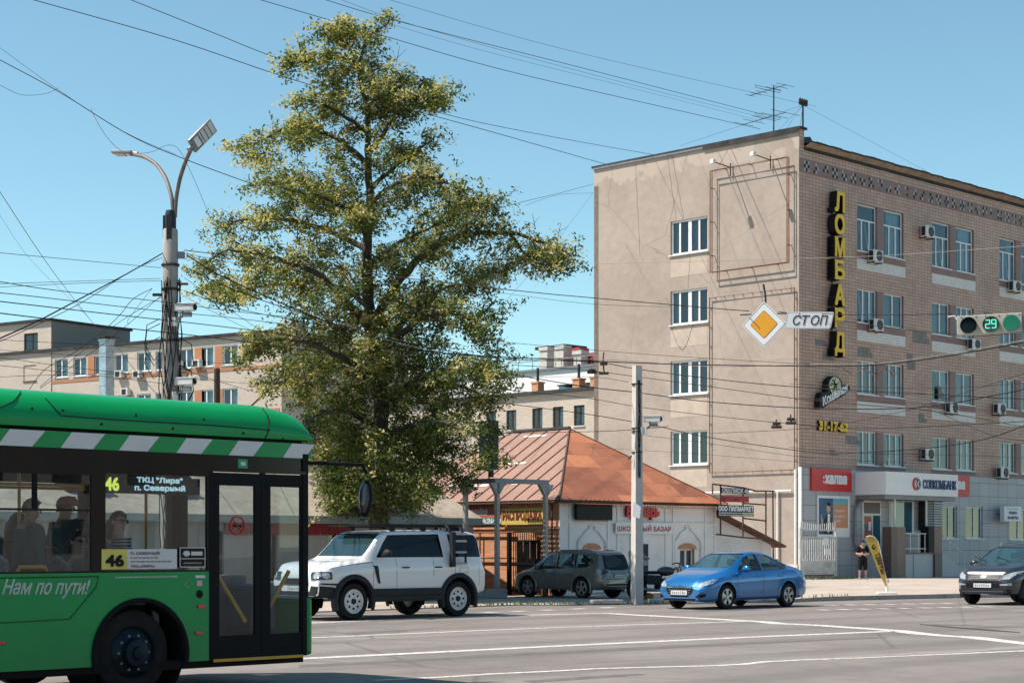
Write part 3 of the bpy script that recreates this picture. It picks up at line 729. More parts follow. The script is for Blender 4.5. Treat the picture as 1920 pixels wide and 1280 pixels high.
t_ = bthing("loan_poster", "framed bank poster of a man in a dark suit beside an orange panel", "poster")
b = MB(); b.box(1.14, 3.68, -0.2, -0.145, 1.98, 3.86, "white_sign"); b.build("frame", t_)
b = MB()
x0, x1, xm, z0, z1, yy = 1.24, 3.55, 2.35, 2.1, 3.74, -0.203
b.box(x0, xm, yy, -0.2, z0, z1, mat("poster_blue", (0.008, 0.07, 0.19), 0.4, 0, 0.3, 1.5))
b.box(xm, x1, yy, -0.2, z0 + 0.3, z1 - 0.26, mat("poster_orange", (0.55, 0.2, 0.09), 0.4, 0, 0.06, 1.5)); b.box(xm, x1, yy, -0.2, z1 - 0.26, z1, mat("poster_cyan", (0.1, 0.37, 0.45), 0.4))
b.prism([(1.62, yy - 0.003, z0), (2.3, yy - 0.003, z0), (2.28, yy - 0.003, 2.75), (2.12, yy - 0.003, 3.02), (1.95, yy - 0.003, 3.08), (1.78, yy - 0.003, 2.95), (1.56, yy - 0.003, 2.72)], (0, 0.002, 0), mat("suit", (0.03, 0.05, 0.05), 0.5))
b.prism([(1.9, yy - 0.006, 2.2), (2.05, yy - 0.006, 2.2), (2.12, yy - 0.006, 3.0), (1.93, yy - 0.006, 3.06)], (0, 0.002, 0), "white_sign")
b.prism([(1.98 + 0.16 * math.cos(R_(a)), yy - 0.007, 3.3 + 0.23 * math.sin(R_(a))) for a in range(0, 360, 24)], (0, 0.002, 0), mat("poster_skin", (0.45, 0.33, 0.22), 0.5))
b.prism([(1.99 + 0.155 * math.cos(R_(a)), yy - 0.009, 3.4 + 0.16 * math.sin(R_(a))) for a in range(-10, 190, 20)], (0, 0.002, 0), "black")
b.prism([(1.42, yy - 0.006, 2.55), (1.56, yy - 0.006, 2.5), (1.58, yy - 0.006, 2.78), (1.48, yy - 0.006, 2.8), (1.44, yy - 0.006, 3.0), (1.4, yy - 0.006, 2.98)], (0, 0.002, 0), "poster_skin")
for i, l in enumerate(("Кредиты", "на любые", "цели")): text(b, l, [0.8, 0.86, 0.48][i], 0.16, "white_sign", xm + 0.1, 3.1 - i * 0.24, yy - 0.008, 0.002)
b.build("print", t_)
t_ = bthing("exchange_sign", "small white light-box sign reading ОБМЕН ВАЛЮТЫ at the right edge", "sign")
b = MB(); b.box(16.75, 18.5, -0.75, -0.5, 2.82, 3.6, "white_sign", 0.03); b.box(17.0, 17.1, -0.5, -0.14, 3.2, 3.28, "grey_metal"); b.box(18.2, 18.3, -0.5, -0.14, 3.2, 3.28, "grey_metal"); b.build("box", t_)
b = MB(); text(b, "ОБМЕН", 0.8, 0.15, "navy", 17.2, 3.2, -0.765, 0.012, 0.008); text(b, "ВАЛЮТЫ", 1.05, 0.15, "navy", 17.08, 2.95, -0.765, 0.012, 0.008); b.box(17.0, 18.2, -0.758, -0.75, 3.45, 3.49, "poster_cyan"); b.build("letters", t_)
# air conditioners
def make_ac():
    r = thing("air_conditioner", "", "air conditioner", BF, "air conditioners on the tiled front")
    b = MB(); b.box(0, 0.8, -0.42, -0.12, 0, 0.56, "ac_case", 0.02); b.box(0.06, 0.08, -0.42, 0, -0.06, -0.002, "dark_metal"); b.box(0.7, 0.72, -0.42, 0, -0.06, -0.002, "dark_metal"); b.box(-0.002, 0.0, -0.38, -0.16, 0.06, 0.5, "dark_metal"); b.build("casing", r)
    b = MB(); b.lathe([(0.0, -0.425), (0.22, -0.425), (0.225, -0.435), (0.24, -0.435), (0.245, -0.42)], "dark_metal", 20, 'Y', (0.48, 0, 0.28))
    for i in range(6): b.box(0.28, 0.68, -0.445, -0.44, 0.1 + i * 0.07, 0.115 + i * 0.07, "grey_metal")
    b.build("fan_grille", r); return r
ac0 = make_ac(); first = True
for px, py, lab in ((1624, 487, "white air conditioner under the left top-floor window of the first pair"), (1722, 441, "white air conditioner on the pier between the first two top-floor window pairs"), (1887, 543, "white air conditioner under the rightmost top-floor windows at the picture's edge"),
                    (1625, 616, "white air conditioner under the third-floor window beside the letter Д"), (1810, 652, "white air conditioner directly below the hanging traffic light"), (1768, 771, "white air conditioner with a pale hose looping down the wall to it"),
                    (1858, 773, "white air conditioner on the second-floor pier near the right edge"), (1722, 858, "white air conditioner on the pier above the bank canopy"), (1862, 892, "white air conditioner above the currency exchange sign")):
    s_ = bx(px); z_ = zx(BO, s_, py) - 0.0
    M = BF @ Matrix.Translation((s_, 0 if py < 880 else -0.05, z_ - 0.1))
    if first: ac0.matrix_basis = M; ac0['label'] = lab; first = False
    else: dup(ac0, M, lab)
# rusty frames on the gable
def by(px): return on_y(BO, px)
def bill_frame(label, ya, yb, z0, z1, off, n, lamps=()):
    t_ = thing("billboard_frame", label, "sign frame", BF); b = MB(); y0, y1 = min(ya, yb), max(ya, yb)
    for d in (off, off - 0.14 if off > 0.25 else off):
        b.tube([(-d, y0, z0), (-d, y1, z0), (-d, y1, z1), (-d, y0, z1), (-d, y0, z0)], 0.028, "rust", 6)
        if off <= 0.25: break
    for i in range(n):
        f_ = (i + 0.5) / n
        for p in ((y0 + (y1 - y0) * f_, z0), (y0 + (y1 - y0) * f_, z1), (y0, z0 + (z1 - z0) * f_), (y1, z0 + (z1 - z0) * f_)): b.tube([(-off, *p), (0.0, *p)], 0.02, "rust_dark", 5)
    b.build("frame", t_)
    for y in lamps:
        l = MB(); l.tube([(-0.1, y, z1 - 0.35), (-0.1, y, z1 + 0.25)], 0.03, "rust_dark", 6); l.tube([(-0.1, y, z1 + 0.05), (-1.3, y, z1 + 0.12)], 0.026, "rust_dark", 6); l.build("lamp_arm", t_)
        l = MB(); l.box(-1.5, -1.28, y - 0.1, y + 0.1, z1 + 0.03, z1 + 0.22, "white_paint", 0.02); l.build("floodlight", t_)
bill_frame("rusty empty hoarding frame with two floodlights on arms high on the plaster gable", by(1340), by(1484), 14.25, 18.95, 0.34, 3, (by(1372), by(1447)))
bill_frame("tall rusty empty hoarding frame low on the plaster gable", by(1333), by(1492), 4.98, 13.1, 0.1, 9)
# gear on the roof
t_ = bthing("tv_antenna", "tall mast with two many-barred aerials on the gable roof", "antenna")
b = MB(); ax, ay = 0.7, 1.9; Yr = 83.0
b.tube([(ax, ay, 19.5), (ax, ay, 22.55)], 0.035, "dark_metal", 6); b.build("mast", t_)
for zc, L, nb in ((21.2, 1.9, 5), (22.45, 1.5, 7)):
    b = MB(); o_ = Vector((ax, ay, zc)); d = Vector((0.1, 1, -0.03)).normalized(); nn = Vector((1, -0.12, 0)).normalized()
    b.tube([o_ - d * 0.75, o_ + d * L], 0.016, "dark_metal", 5)
    for i in range(nb): q_ = o_ + d * (-0.7 + i * (L + 0.65) / (nb - 1)); w_ = 0.95 - 0.08 * i if nb == 5 else 0.6 - 0.05 * i; b.tube([q_ - nn * w_, q_ + nn * w_], 0.011, "dark_metal", 5)
    q_ = o_ + d * 0.35; b.tube([q_ - nn * 0.8, q_ - nn * 0.85 + Vector((0, 0, 0.1)), q_ + nn * 0.85 + Vector((0, 0, 0.1)), q_ + nn * 0.8, q_ - nn * 0.8], 0.011, "dark_metal", 5)
    b.build("aerial", t_)
t_ = bthing("relay_mast", "short roof mast with insulators and radiating stay wires at the building corner", "mast")
b = MB(); b.tube([(1.0, 0.5, 19.5), (1.0, 0.5, 21.55)], 0.045, "dark_metal", 6); b.box(0.75, 1.3, 0.45, 0.55, 21.5, 21.56, "dark_metal"); b.box(0.8, 1.25, 0.45, 0.55, 19.95, 20.0, "dark_metal")
for x in (0.78, 0.95, 1.12, 1.27): b.lathe([(0.02, 0), (0.075, 0.03), (0.06, 0.12), (0.08, 0.15), (0.03, 0.24)], "dark_frame", 8, 'Z', (x, 0.5, 21.56))
b.build("mast", t_)
b = MB()
for p in ((-1, 6, 20.2), (0.2, 1.5, 20.2), (1.6, 3, 19.6), (2.6, 2, 19.6), (12, 0, 19.65)): b.tube([(1.0, 0.5, 21.5), p], 0.006, "wire", 4)
b.build("stay_wires", t_)
t_ = bthing("roof_hatch", "small dark metal roof hatch beside the gable parapet", "hatch")
b = MB(); b.prism([(0.6, 0.2, 19.5), (1.7, 0.2, 19.5), (1.15, 0.2, 20.05), (0.6, 0.2, 19.95)], (0, 0.9, 0), "dark_metal"); b.build("cover", t_)
# white ornamental gate by the corner
GO = W(1500, 1040, 78.6); GO.z = 0; GF = frame(GO)
mat("gate_paint", (0.5, 0.49, 0.47), 0.6, 0, 0.25, 3)
t_ = thing("white_gate", "white wrought metal gate leaf with spikes and two white notices beside the building corner", "gate", GF)
gw_ = on_x(GO, 1567); b = MB(); zb = zx(GO, 0, 1076); zt_ = zx(GO, 0, 990); zm = zx(GO, 0, 1052); zr = zx(GO, 0, 1006)
for z in (zb, zm, zr, zr + 0.3): b.box(0, gw_, -0.03, 0.03, z - 0.03, z + 0.03, "gate_paint")
for x in (0, gw_): b.box(x - 0.035, x + 0.035, -0.04, 0.04, zb - 0.1, zt_ + 0.05, "gate_paint")
nb = 17
for i in range(nb):
    x = 0.06 + (gw_ - 0.12) * i / (nb - 1); b.box(x - 0.013, x + 0.013, -0.012, 0.012, zm, zr, "gate_paint"); b.box(x - 0.013, x + 0.013, -0.012, 0.012, zr + 0.3, zt_ + 0.18 + 0.12 * abs(i - 8) / 8, "gate_paint")
    if i % 2 == 0 and i < nb - 1:
        c = x + (gw_ - 0.12) / (nb - 1) / 2
        for zc in (zm + 0.12, zr - 0.12): b.tube([(c + 0.1 * math.cos(R_(a)), -0.02, zc + 0.1 * math.sin(R_(a))) for a in range(0, 361, 45)], 0.012, "gate_paint", 4)
b.build("bars", t_)
b = MB(); b.box(0.04, gw_ - 0.04, -0.02, 0.02, zb + 0.031, zm - 0.031, "gate_paint")
for i in range(24): b.box(0.05 + i * gw_ / 25, 0.09 + i * gw_ / 25, -0.03, 0.03, zb - 0.1, zb - 0.031, "rust")
text(b, "СТОП", 0.5, 0.2, "grey_metal", gw_ * 0.68, zb + 0.28, -0.028, 0.006); b.build("lower_panel", t_)
b = MB(); b.box(gw_ * 0.62, gw_ * 0.78, -0.045, -0.035, zm + 0.72, zm + 1.02, "white_sign"); b.box(gw_ * 0.66, gw_ * 0.82, -0.045, -0.035, zm + 0.28, zm + 0.55, "white_sign"); b.build("notices", t_)
gs = MB()
for i in range(420):
    x = rnd.uniform(-0.3, 4.5); y = rnd.uniform(-0.9, 0.1) ; h = rnd.uniform(0.05, 0.2); a = rnd.uniform(0, 6.28); p = GF @ Vector((x, y, 0)); z = 0.125
    gs.add([(p.x + 0.015 * math.cos(a), p.y + 0.015 * math.sin(a), z), (p.x - 0.015 * math.cos(a), p.y - 0.015 * math.sin(a), z), (p.x + rnd.uniform(-.08, .08), p.y + rnd.uniform(-.08, .08), z + h)], [(0, 1, 2)], rnd.choice(["dry_grass", "leaf_plant"]))
tag(gs.build("grass"), "scrubby grass growing at the foot of the white gate", "grass", kind="stuff")
# ------------------------------------------------------------------ old brick house with the whitewashed shop front
HO = Vector((1.46, 56.5, 0)); HF = frame(HO)
house = thing("brick_shop_house", "single-storey brick house with rust-red metal roof and whitewashed shop front", "house", HF)
def hx(px): return on_x(HO, px)
def hy(px): return on_y(HO, px)
HW, HD, HE = hx(1342), 9.0, 3.1
wf = MB()
wins = [(hx(1096), hx(1122), 0.85, 1.5), (hx(1275), hx(1302), 0.75, 1.5)]
wall_holes(wf, 0, HW, 0, HE, wins, "whitewash", 'x', 0.25, "red_brick")
wf.box(HW - 0.001, HW, 0.0, HD, 0, HE, "whitewash")
wf.build("shop_front_wall", house)
pil = MB()
for px in (1049, 1068, 1140, 1158, 1248, 1262, 1322, 1340):
    x = hx(px); pil.box(max(0, x - 0.05), x + 0.05, -0.035, -0.001, 0.02, 2.96, "whitewash")
pil.box(0, HW, -0.09, -0.001, 2.97, 3.09, "whitewash"); pil.box(0, HW, -0.06, -0.001, 2.3, 2.36, "whitewash"); pil.box(-0.0, HW, -0.12, -0.001, -0.05, 0.32, "whitewash")
for i in range(60):
    x = 0.08 + i * (HW - 0.16) / 59; pil.box(x - 0.035, x + 0.035, -0.06, -0.001, 2.82, 2.93, "whitewash")
for (a, b_, z0, z1) in wins:                       # plaster label mouldings round the low windows
    c = (a + b_) / 2; w = (b_ - a) / 2 + 0.32
    pil.tube([(c - w, -0.03, z0), (c - w, -0.03, z1 + 0.2), (c - w * 0.5, -0.03, z1 + 0.52), (c - 0.13, -0.03, z1 + 0.62), (c - 0.13, -0.03, z1 + 0.72), (c + 0.13, -0.03, z1 + 0.72), (c + 0.13, -0.03, z1 + 0.62), (c + w * 0.5, -0.03, z1 + 0.52), (c + w, -0.03, z1 + 0.2), (c + w, -0.03, z0)], 0.035, "whitewash", 6)
pil.build("mouldings", house)
for (a, b_, z0, z1) in wins:
    w = make_window(house, b_ - a, z1 - z0, 2, back="room", curtain=[(0.5, 0.9, "curtain")], tilt=-1); w.matrix_basis = Matrix.Translation((a, 0.0, z0))
    ar = MB(); c = (a + b_) / 2; hw_ = (b_ - a) / 2 + 0.1
    ar.prism([(c + hw_ * math.cos(R_(t_)), -0.03, z1 - 0.02 + 0.2 * math.sin(R_(t_))) for t_ in range(0, 181, 15)], (0, 0.028, 0), "red_brick"); ar.build("brick_arch", house)
da, db = hx(1181), hx(1216); dz = 2.0
d_ = MB(); d_.box(da, db, -0.06, -0.001, 0.0, dz, "white_pvc"); m_ = da + (db - da) * 0.48
d_.box(da + 0.06, m_ - 0.05, -0.07, -0.06, 0.1, dz - 0.3, "black"); d_.box(m_ + 0.1, db - 0.1, -0.075, -0.06, 0.5, dz - 0.35, "room"); d_.box(m_ + 0.13, db - 0.13, -0.08, -0.075, 0.95, 1.25, "grey_metal"); d_.box(da - 0.08, db + 0.08, -0.08, -0.001, dz, dz + 0.1, "white_pvc")
d_.build("shop_door", house)
wb = MB(); wb.add([(0, 0, 0), (0, HD, 0), (0, HD, HE), (0, 0, HE)], [(0, 1, 2, 3)], "red_brick"); wb.box(0, HW, HD - 0.2, HD, 0, HE, "red_brick")
for i in range(70):
    y = 0.1 + i * (HD - 0.2) / 69; wb.box(-0.06, -0.001, y - 0.04, y + 0.04, 2.84, 2.95, "red_brick")
wb.box(-0.08, -0.001, 0, HD, 2.96, 3.06, "red_brick"); wb.box(-0.05, -0.001, 0, HD, 2.12, 2.2, "red_brick"); wb.box(-0.07, -0.001, 0, HD, 0.0, 0.3, "red_brick")
wb.build("brick_side_wall", house)
# hipped roof
ov = 0.3; A = (-ov, -ov, 3.02); B_ = (HW + ov, -ov, 3.02); C_ = (HW + ov, HD + ov, 3.02); D_ = (-ov, HD + ov, 3.02); E1 = (3.95, 3.19, 5.56); E2 = (3.95, 5.8, 5.56)
orange = MB(); orange.add([A, B_, E1], [(0, 1, 2)], "rust_roof"); orange.add([B_, C_, E2, E1], [(0, 1, 2, 3)], "rust_roof")
orange.build("orange_roof_slope", house)
br_ = MB(); br_.add([D_, A, E1, E2], [(0, 1, 2, 3)], "brown_roof"); br_.add([C_, D_, E2], [(0, 1, 2)], "brown_roof")
def on_brown(u, v):          # u along the eave (0 at corner A), v up the slope
    a = Vector(A) + (Vector(D_) - Vector(A)) * u; s_ = Vector((E1[0] - A[0], 0, E1[2] - A[2])); p = a + s_ * v
    return p + Vector((-0.53, 0, 0.85)) * 0.012
for i in range(16):
    u = 0.02 + i * 0.0635; y = u * (HD + 2 * ov) - ov; vmax = min(1.0, (y + ov) / (3.19 + ov), (HD + ov - y) / (HD + ov - 5.8))
    if vmax > 0.05: br_.tube([on_brown(u, 0.01), on_brown(u, vmax * 0.985)], 0.022, "rust_dark", 5)
for (u, v, w, h) in ((0.44, 0.9, 0.11, 0.025), (0.37, 0.5, 0.1, 0.03), (0.52, 0.52, 0.08, 0.03), (0.42, 0.2, 0.07, 0.03), (0.56, 0.22, 0.06, 0.03), (0.28, 0.21, 0.03, 0.015)):
    br_.add([on_brown(u, v), on_brown(u + w, v), on_brown(u + w, v + h), on_brown(u, v + h)], [(3, 2, 1, 0)], "pale_concrete")
br_.build("brown_roof_slope", house)
ed = MB()
ed.tube([A, E1], 0.035, "rust_dark", 6); ed.tube([B_, E1], 0.03, "rust", 6); ed.tube([D_, E2], 0.035, "rust_dark", 6); ed.tube([E1, E2], 0.09, "bitumen", 6)
ed.box(-ov, HW + ov, -ov + 0.02, -ov + 0.09, 2.93, 3.0, "rust_dark"); ed.box(-ov + 0.02, -ov + 0.09, -ov, HD, 2.93, 3.0, "rust_dark")
ed.add([(-ov - 0.1, -ov - 0.12, 2.9), (HW + ov, -ov - 0.12, 2.9), (HW + ov, 0.0, 2.98), (-ov, 0.0, 2.98)], [(0, 1, 2, 3)], "rust_roof")
ed.build("roof_ridge_and_eaves", house)
# fittings on the brick wall
rp = MB()
for z in (2.02, 1.2): rp.tube([(-0.1, hy(968), z), (-0.1, 6.5, z)], 0.03, "rust", 6)
rp.tube([(-0.1, hy(904), 0.45), (-0.1, hy(904), 2.0)], 0.028, "rust", 6); rp.tube([(-0.12, hy(1040), 0.2), (-0.12, hy(1040), 2.9)], 0.03, "rust_dark", 6)
rp.build("rusty_pipes", house)
# signs on the house
def hthing(n, l, c): return thing(n, l, c, HF)
def ht(n): return n
t_ = hthing("letter_sign", "red raised letters reading Букварь partly behind the pale pole", "sign")
b = MB(); xa, xb = hx(1170), hx(1232); text(b, "Букварь", xb - xa, 0.46, "red_sign", xa, zx(HO, xa, 974), -0.14, 0.1, 0.02); b.build("letters", t_)
t_ = hthing("school_bazaar_banner", "long white banner with red capitals ШКОЛЬНЫЙ БАЗАР above the shop door", "banner")
b = MB(); xa, xb = hx(1150), hx(1258); z0 = zx(HO, xa, 1000); b.box(xa, xb, -0.1, -0.095, z0, z0 + 0.37, "white_sign"); b.build("cloth", t_)
b = MB(); text(b, "ШКОЛЬНЫЙ БАЗАР", xb - xa - 0.2, 0.21, mat("dull_red", (0.4, 0.05, 0.06), 0.5), xa + 0.08, z0 + 0.08, -0.104, 0.003, 0.008); b.build("letters", t_)
t_ = hthing("display_board", "blank black display board on the whitewashed wall", "board")
b = MB(); xa, xb = hx(1072), hx(1139); z0, z1 = zx(HO, xa, 974), zx(HO, xa, 941); b.box(xa, xb, -0.22, -0.1, z0, z1, "black", 0.01)
b.build("screen", t_)
b = MB()
for i in range(8): x = xa + 0.1 + i * (xb - xa - 0.2) / 7; b.tube([(x, -0.16, z1), (x + 0.05, -0.3, z1 + 0.09)], 0.018, "dark_metal", 5)
b.build("bulb_row", t_)
HFL = HF @ Matrix.Rotation(R_(-90), 4, 'Z')      # sign plane on the brick wall: x runs towards the street corner (-y of the house)
t_ = thing("timber_shop_sign", "red and green painted shop sign Древайка МАГАЗИН on the brick wall", "sign", HFL)
a_, b_ = -hy(868), -hy(945); b = MB(); z0 = 2.28
b.box(a_, b_, -0.1, -0.09, z0 + 0.22, z0 + 0.56, mat("sign_pink", (0.42, 0.1, 0.085), 0.6)); b.box(a_, b_, -0.1, -0.09, z0, z0 + 0.22, mat("sign_green", (0.08, 0.22, 0.2), 0.6)); b.build("board", t_)
b = MB(); text(b, "Древайка", (b_ - a_) * 0.62, 0.3, "white_sign", a_ + 0.08, z0 + 0.24, -0.106, 0.004, 0.012, 0.3); text(b, "МАГАЗИН", (b_ - a_) * 0.82, 0.15, "white_sign", a_ + 0.3, z0 + 0.03, -0.106, 0.004, 0.006); b.build("letters", t_)
t_ = thing("sale_banner", "yellow banner with dark red capitals РАСПРОДАЖА over the gateway", "banner", HFL)
a_, b_ = -hy(946), -hy(1024); b = MB(); b.box(a_, b_, -0.13, -0.12, z0 - 0.02, z0 + 0.5, mat("banner_yellow", (0.55, 0.42, 0.1), 0.7)); b.build("cloth", t_)
b = MB(); text(b, "РАСПРОДАЖА", (b_ - a_) - 0.1, 0.36, mat("banner_red", (0.16, 0.02, 0.012), 0.6), a_ + 0.04, z0 + 0.06, -0.138, 0.004, 0.014); b.build("letters", t_)
# iron gate in front of the brick wall
t_ = thing("iron_gate", "black iron bar gate in front of the brick wall beside the silver car", "gate", HFL)
a_, b_ = -hy(968), -hy(1026); b = MB()
for z in (0.15, 1.0, 1.72): b.box(a_, b_, -0.34, -0.3, z, z + 0.05, "black")
for i in range(15): x = a_ + (b_ - a_) * i / 14; b.tube([(x, -0.32, 0.05), (x, -0.32, 2.0)], 0.017, "black", 5); 
b.box(a_ - 0.05, a_ + 0.06, -0.38, -0.28, 0.0, 2.0, "black"); b.build("bars", t_)
b = MB()
for i in range(7): x = a_ + 0.3 + (b_ - a_ - 0.4) * i / 6.5; b.box(x, x + 0.12, -0.29, -0.275, 0.12, 1.72, "dark_metal")
b.build("backing_sheet", t_)
# lean-to shed and its sign frame
LO = HF @ Vector((HW + 0.02, 0.35, 0)); LF = frame(LO); lw = on_x(LO, 1446)
shed = thing("white_shed", "low whitewashed shed with a sagging rusty roof falling to the right", "shed", LF)
b = MB(); zl, zr = 2.72, 1.62; b.prism([(0, 0, 0), (lw, 0, 0), (lw, 0, zr), (0, 0, zl)], (0, 6, 0), "whitewash"); b.build("wall", shed)
b = MB(); b.add([(0, -0.4, zl + 0.1), (lw + 0.35, -0.4, zr - 0.02), (lw + 0.35, 6.3, zr - 0.02), (0, 6.3, zl + 0.1), (0, -0.4, zl + 0.02), (lw + 0.35, -0.4, zr - 0.1), (lw + 0.35, 6.3, zr - 0.1), (0, 6.3, zl + 0.02)],
      [(0, 1, 2, 3), (7, 6, 5, 4), (0, 4, 5, 1), (1, 5, 6, 2), (2, 6, 7, 3), (3, 7, 4, 0)], mat("old_roof", (0.17, 0.075, 0.055), 0.9, 0, 0.5, 5))
b.build("roof", shed)
SO = LO - LD * 0.7; SF = frame(SO); sx = lambda px: on_x(SO, px)
t_ = thing("rusty_sign_frame", "thin rusty pipe frame carrying stacked signs in front of the shed", "sign frame", SF)
b = MB(); z_ = lambda px, py: zx(SO, sx(px), py)
P_ = lambda px, py, d=0: (sx(px), d, z_(px, py))
for pts in (((1336, 926), (1336, 907), (1394, 914), (1416, 920)), ((1351, 909), (1351, 1002)), ((1393, 914), (1393, 1008)), ((1436, 921), (1436, 1008)), ((1449, 920), (1450, 1060)), ((1393, 943), (1436, 946)), ((1393, 971), (1436, 976)), ((1343, 1001), (1393, 1007), (1450, 1011)), ((1416, 920), (1452, 920))):
    b.tube([P_(*p) for p in pts], 0.03, "rust_dark", 6)
b.build("pipes", t_)
def hung(name, label, px0, py0, px1, py1, m):
    t = thing(name, label, "sign", SF); x0, x1 = sx(px0), sx(px1); z1, z0 = z_(px0, py0), z_(px0, py1); b = MB(); b.box(x0, x1, -0.1, -0.05, z0, z1, m); b.build("board", t); return t, x0, x1, z0, z1
t_, x0, x1, z0, z1 = hung("monument_sign", "narrow black sign with pale letters ОБЕЛИСК 46 at the top of the rusty frame", 1348, 913.5, 1400, 924, "black")
b = MB(); text(b, "ОБЕЛИСК 46", x1 - x0 - 0.06, z1 - z0 - 0.02, mat("pale_letters", (0.5, 0.52, 0.55), 0.5), x0 + 0.04, z0 + 0.01, -0.108, 0.004, 0.012); b.build("letters", t_)
t_, x0, x1, z0, z1 = hung("red_monument_sign", "dark red lettered strip ПАМЯТНИКИ hanging between two black signs", 1350, 929, 1400, 940, mat("deep_red", (0.13, 0.006, 0.01), 0.5))
b = MB(); text(b, "ПАМЯТНИКИ", x1 - x0 - 0.06, z1 - z0 - 0.02, mat("bright_red", (0.5, 0.02, 0.03), 0.5), x0 + 0.03, z0 + 0.01, -0.108, 0.004, 0.014); b.build("letters", t_)
t_, x0, x1, z0, z1 = hung("timber_market_sign", "wide black sign ООО ПИЛМАРКЕТ with white letters and a yellow corner", 1342, 946, 1409, 967, "black")
b = MB(); hh = z1 - z0; text(b, "ООО ПИЛМАРКЕТ", x1 - x0 - 0.02, hh * 0.48, "white_sign", x0 + 0.01, z0 + hh * 0.45, -0.108, 0.004, 0.012)
b.box(x0 + (x1 - x0) * 0.69, x1, -0.104, -0.1, z0, z0 + hh * 0.38, mat("olive", (0.3, 0.27, 0.06), 0.6))
for r in range(2):
    x = x0 + 0.04
    while x < x1 - 0.1:
        w = rnd.uniform(0.05, 0.16); b.box(x, x + w, -0.107, -0.104, z0 + hh * (0.05 + 0.19 * r), z0 + hh * (0.16 + 0.19 * r), "pale_letters"); x += w + 0.03
b.build("letters", t_)

# ------------------------------------------------------------------ long grey building behind the tree
KO = Vector((-1.22, 57.0, 0)); KF = frame(KO)
grey = thing("grey_building", "low grey rendered building with a corrugated slate roof behind the tree and bus", "building", KF)
kx = lambda px: on_x(KO, px)
KL = -19.0; ez = 2.45
b = MB(); kh = [(kx(615), kx(648), 0.95, 2.0), (kx(500), kx(520), 0.6, 2.0), (kx(395), kx(420), 0.8, 2.0), (kx(300), kx(330), 0.8, 2.0)]
wall_holes(b, KL, 0, 0, ez, kh, "grey_wall", 'x', 0.2); b.add([(0, 0, 0), (0, 6, 0), (0, 6, ez), (0, 3, 3.75), (0, 0, ez)], [(0, 1, 2, 3, 4)], "grey_wall"); b.box(KL, 0, 5.9, 6, 0, ez, "grey_wall"); b.build("wall", grey)
for (a, c, z0, z1) in kh:
    w = make_window(grey, c - a, z1 - z0, 2, frame_m="dark_frame", back="room_blue", curtain=[(0.55, 0.95, "curtain")]); w.matrix_basis = Matrix.Translation((a, 0, z0))
b = MB(); n = 150; ro = 0.3; sl = (3.75 - ez) / 3
for sgn in (0, 1):
    vs = []
    for i in range(n + 1):
        x = KL + (0.2 - KL) * i / n; dz = 0.03 if i % 2 else 0.0
        for k in range(5):
            y = -ro + (3 + ro) * k / 4; vs.append((x, y if not sgn else 6 - y, ez + 0.1 + y * sl + dz + 0.012 * (k % 2)))
    b.add(vs, [((i * 5 + k), (i + 1) * 5 + k, (i + 1) * 5 + k + 1, i * 5 + k + 1) for i in range(n) for k in range(4)], "slate", True)
b.build("roof", grey)
b = MB(); b.box(KL, 0.1, -ro - 0.03, -ro, ez - 0.2, ez + 0.0, mat("fascia", (0.27, 0.33, 0.34), 0.6, 0, 0.2, 2)); b.box(KL, 0.05, -ro, -0.002, ez - 0.22, ez - 0.16, "grey_wall"); b.build("fascia", grey)
b = MB()
for xx in (-10.6, -13.4):
    b.prism([(xx - 0.6, 1.0, 2.9), (xx + 0.6, 1.0, 2.9), (xx + 0.6, 1.0, 3.5), (xx, 1.0, 3.75), (xx - 0.6, 1.0, 3.5)], (0, 1.5, 0), "bitumen")
b.build("dormer", grey)
t_ = thing("red_shop_fascia", "faded red shop lettering band under the slate roof of the grey building", "sign", KF)
b = MB(); a, c = kx(420), kx(654); b.box(a, c, -0.09, -0.002, 1.93, 2.2, mat("faded_red", (0.3, 0.03, 0.04), 0.7, 0, 0.4, 4))
x = a
while x < c - 0.2:
    w = rnd.uniform(0.1, 0.22); b.box(x, x + w, -0.11, -0.09, 1.9, 2.22, mat("dark_red", (0.2, 0.008, 0.012), 0.6)); x += w + rnd.uniform(0.03, 0.1)
b.build("board", t_)
t_ = thing("black_shop_sign", "black sign board with broken white letters at the grey building's right end", "sign", KF)
b = MB(); a, c = kx(815), kx(872); b.box(a, c, -0.08, -0.002, 2.0, 2.2, "black"); b.build("board", t_)
b = MB()
for i, ch in enumerate("ЕЗНЫ"): text(b, ch, 0.1, 0.11, "white_sign", a + 0.06 + i * 0.125, 2.05, -0.088, 0.004, 0.006)
text(b, "ИИ", 0.27, 0.15, "white_sign", c - 0.33, 2.02, -0.088, 0.004, 0.008); b.build("letters", t_)

# ------------------------------------------------------------------ portal frame, edge-on advertising box
Q1 = W(932, 1000, 54.5); Q1.z = 0; QF = frame(Q1)
t_ = thing("metal_canopy_frame", "grey steel post frame with a perforated panel in front of the brick wall", "canopy frame", QF)
q2 = on_x(Q1, 1023); q3 = on_y(Q1, 873); zt = zx(Q1, 0, 905)
def post(x, y, w=0.06):
    b = MB(); b.box(x - w, x + w, y - w, y + w, 0, zt, mat("post_grey", (0.33, 0.32, 0.31), 0.6, 0, 0.2, 4))
    b.prism([(x - 0.32, y - 0.06, zt), (x + 0.32, y - 0.06, zt), (x + 0.09, y - 0.06, zt - 0.32), (x - 0.09, y - 0.06, zt - 0.32)], (0, 0.12, 0), "post_grey"); b.build("post", t_)
post(0, 0); post(q2, 0.0); post(0, q3 + 0.0)
b = MB(); b.box(-0.15, q2 + 0.09, -0.07, 0.07, zt, zt + 0.14, "grey_metal"); b.box(-0.085, 0.085, 0.09, q3 + 0.1, zt, zt + 0.14, "grey_metal"); b.build("beam", t_)
b = MB()
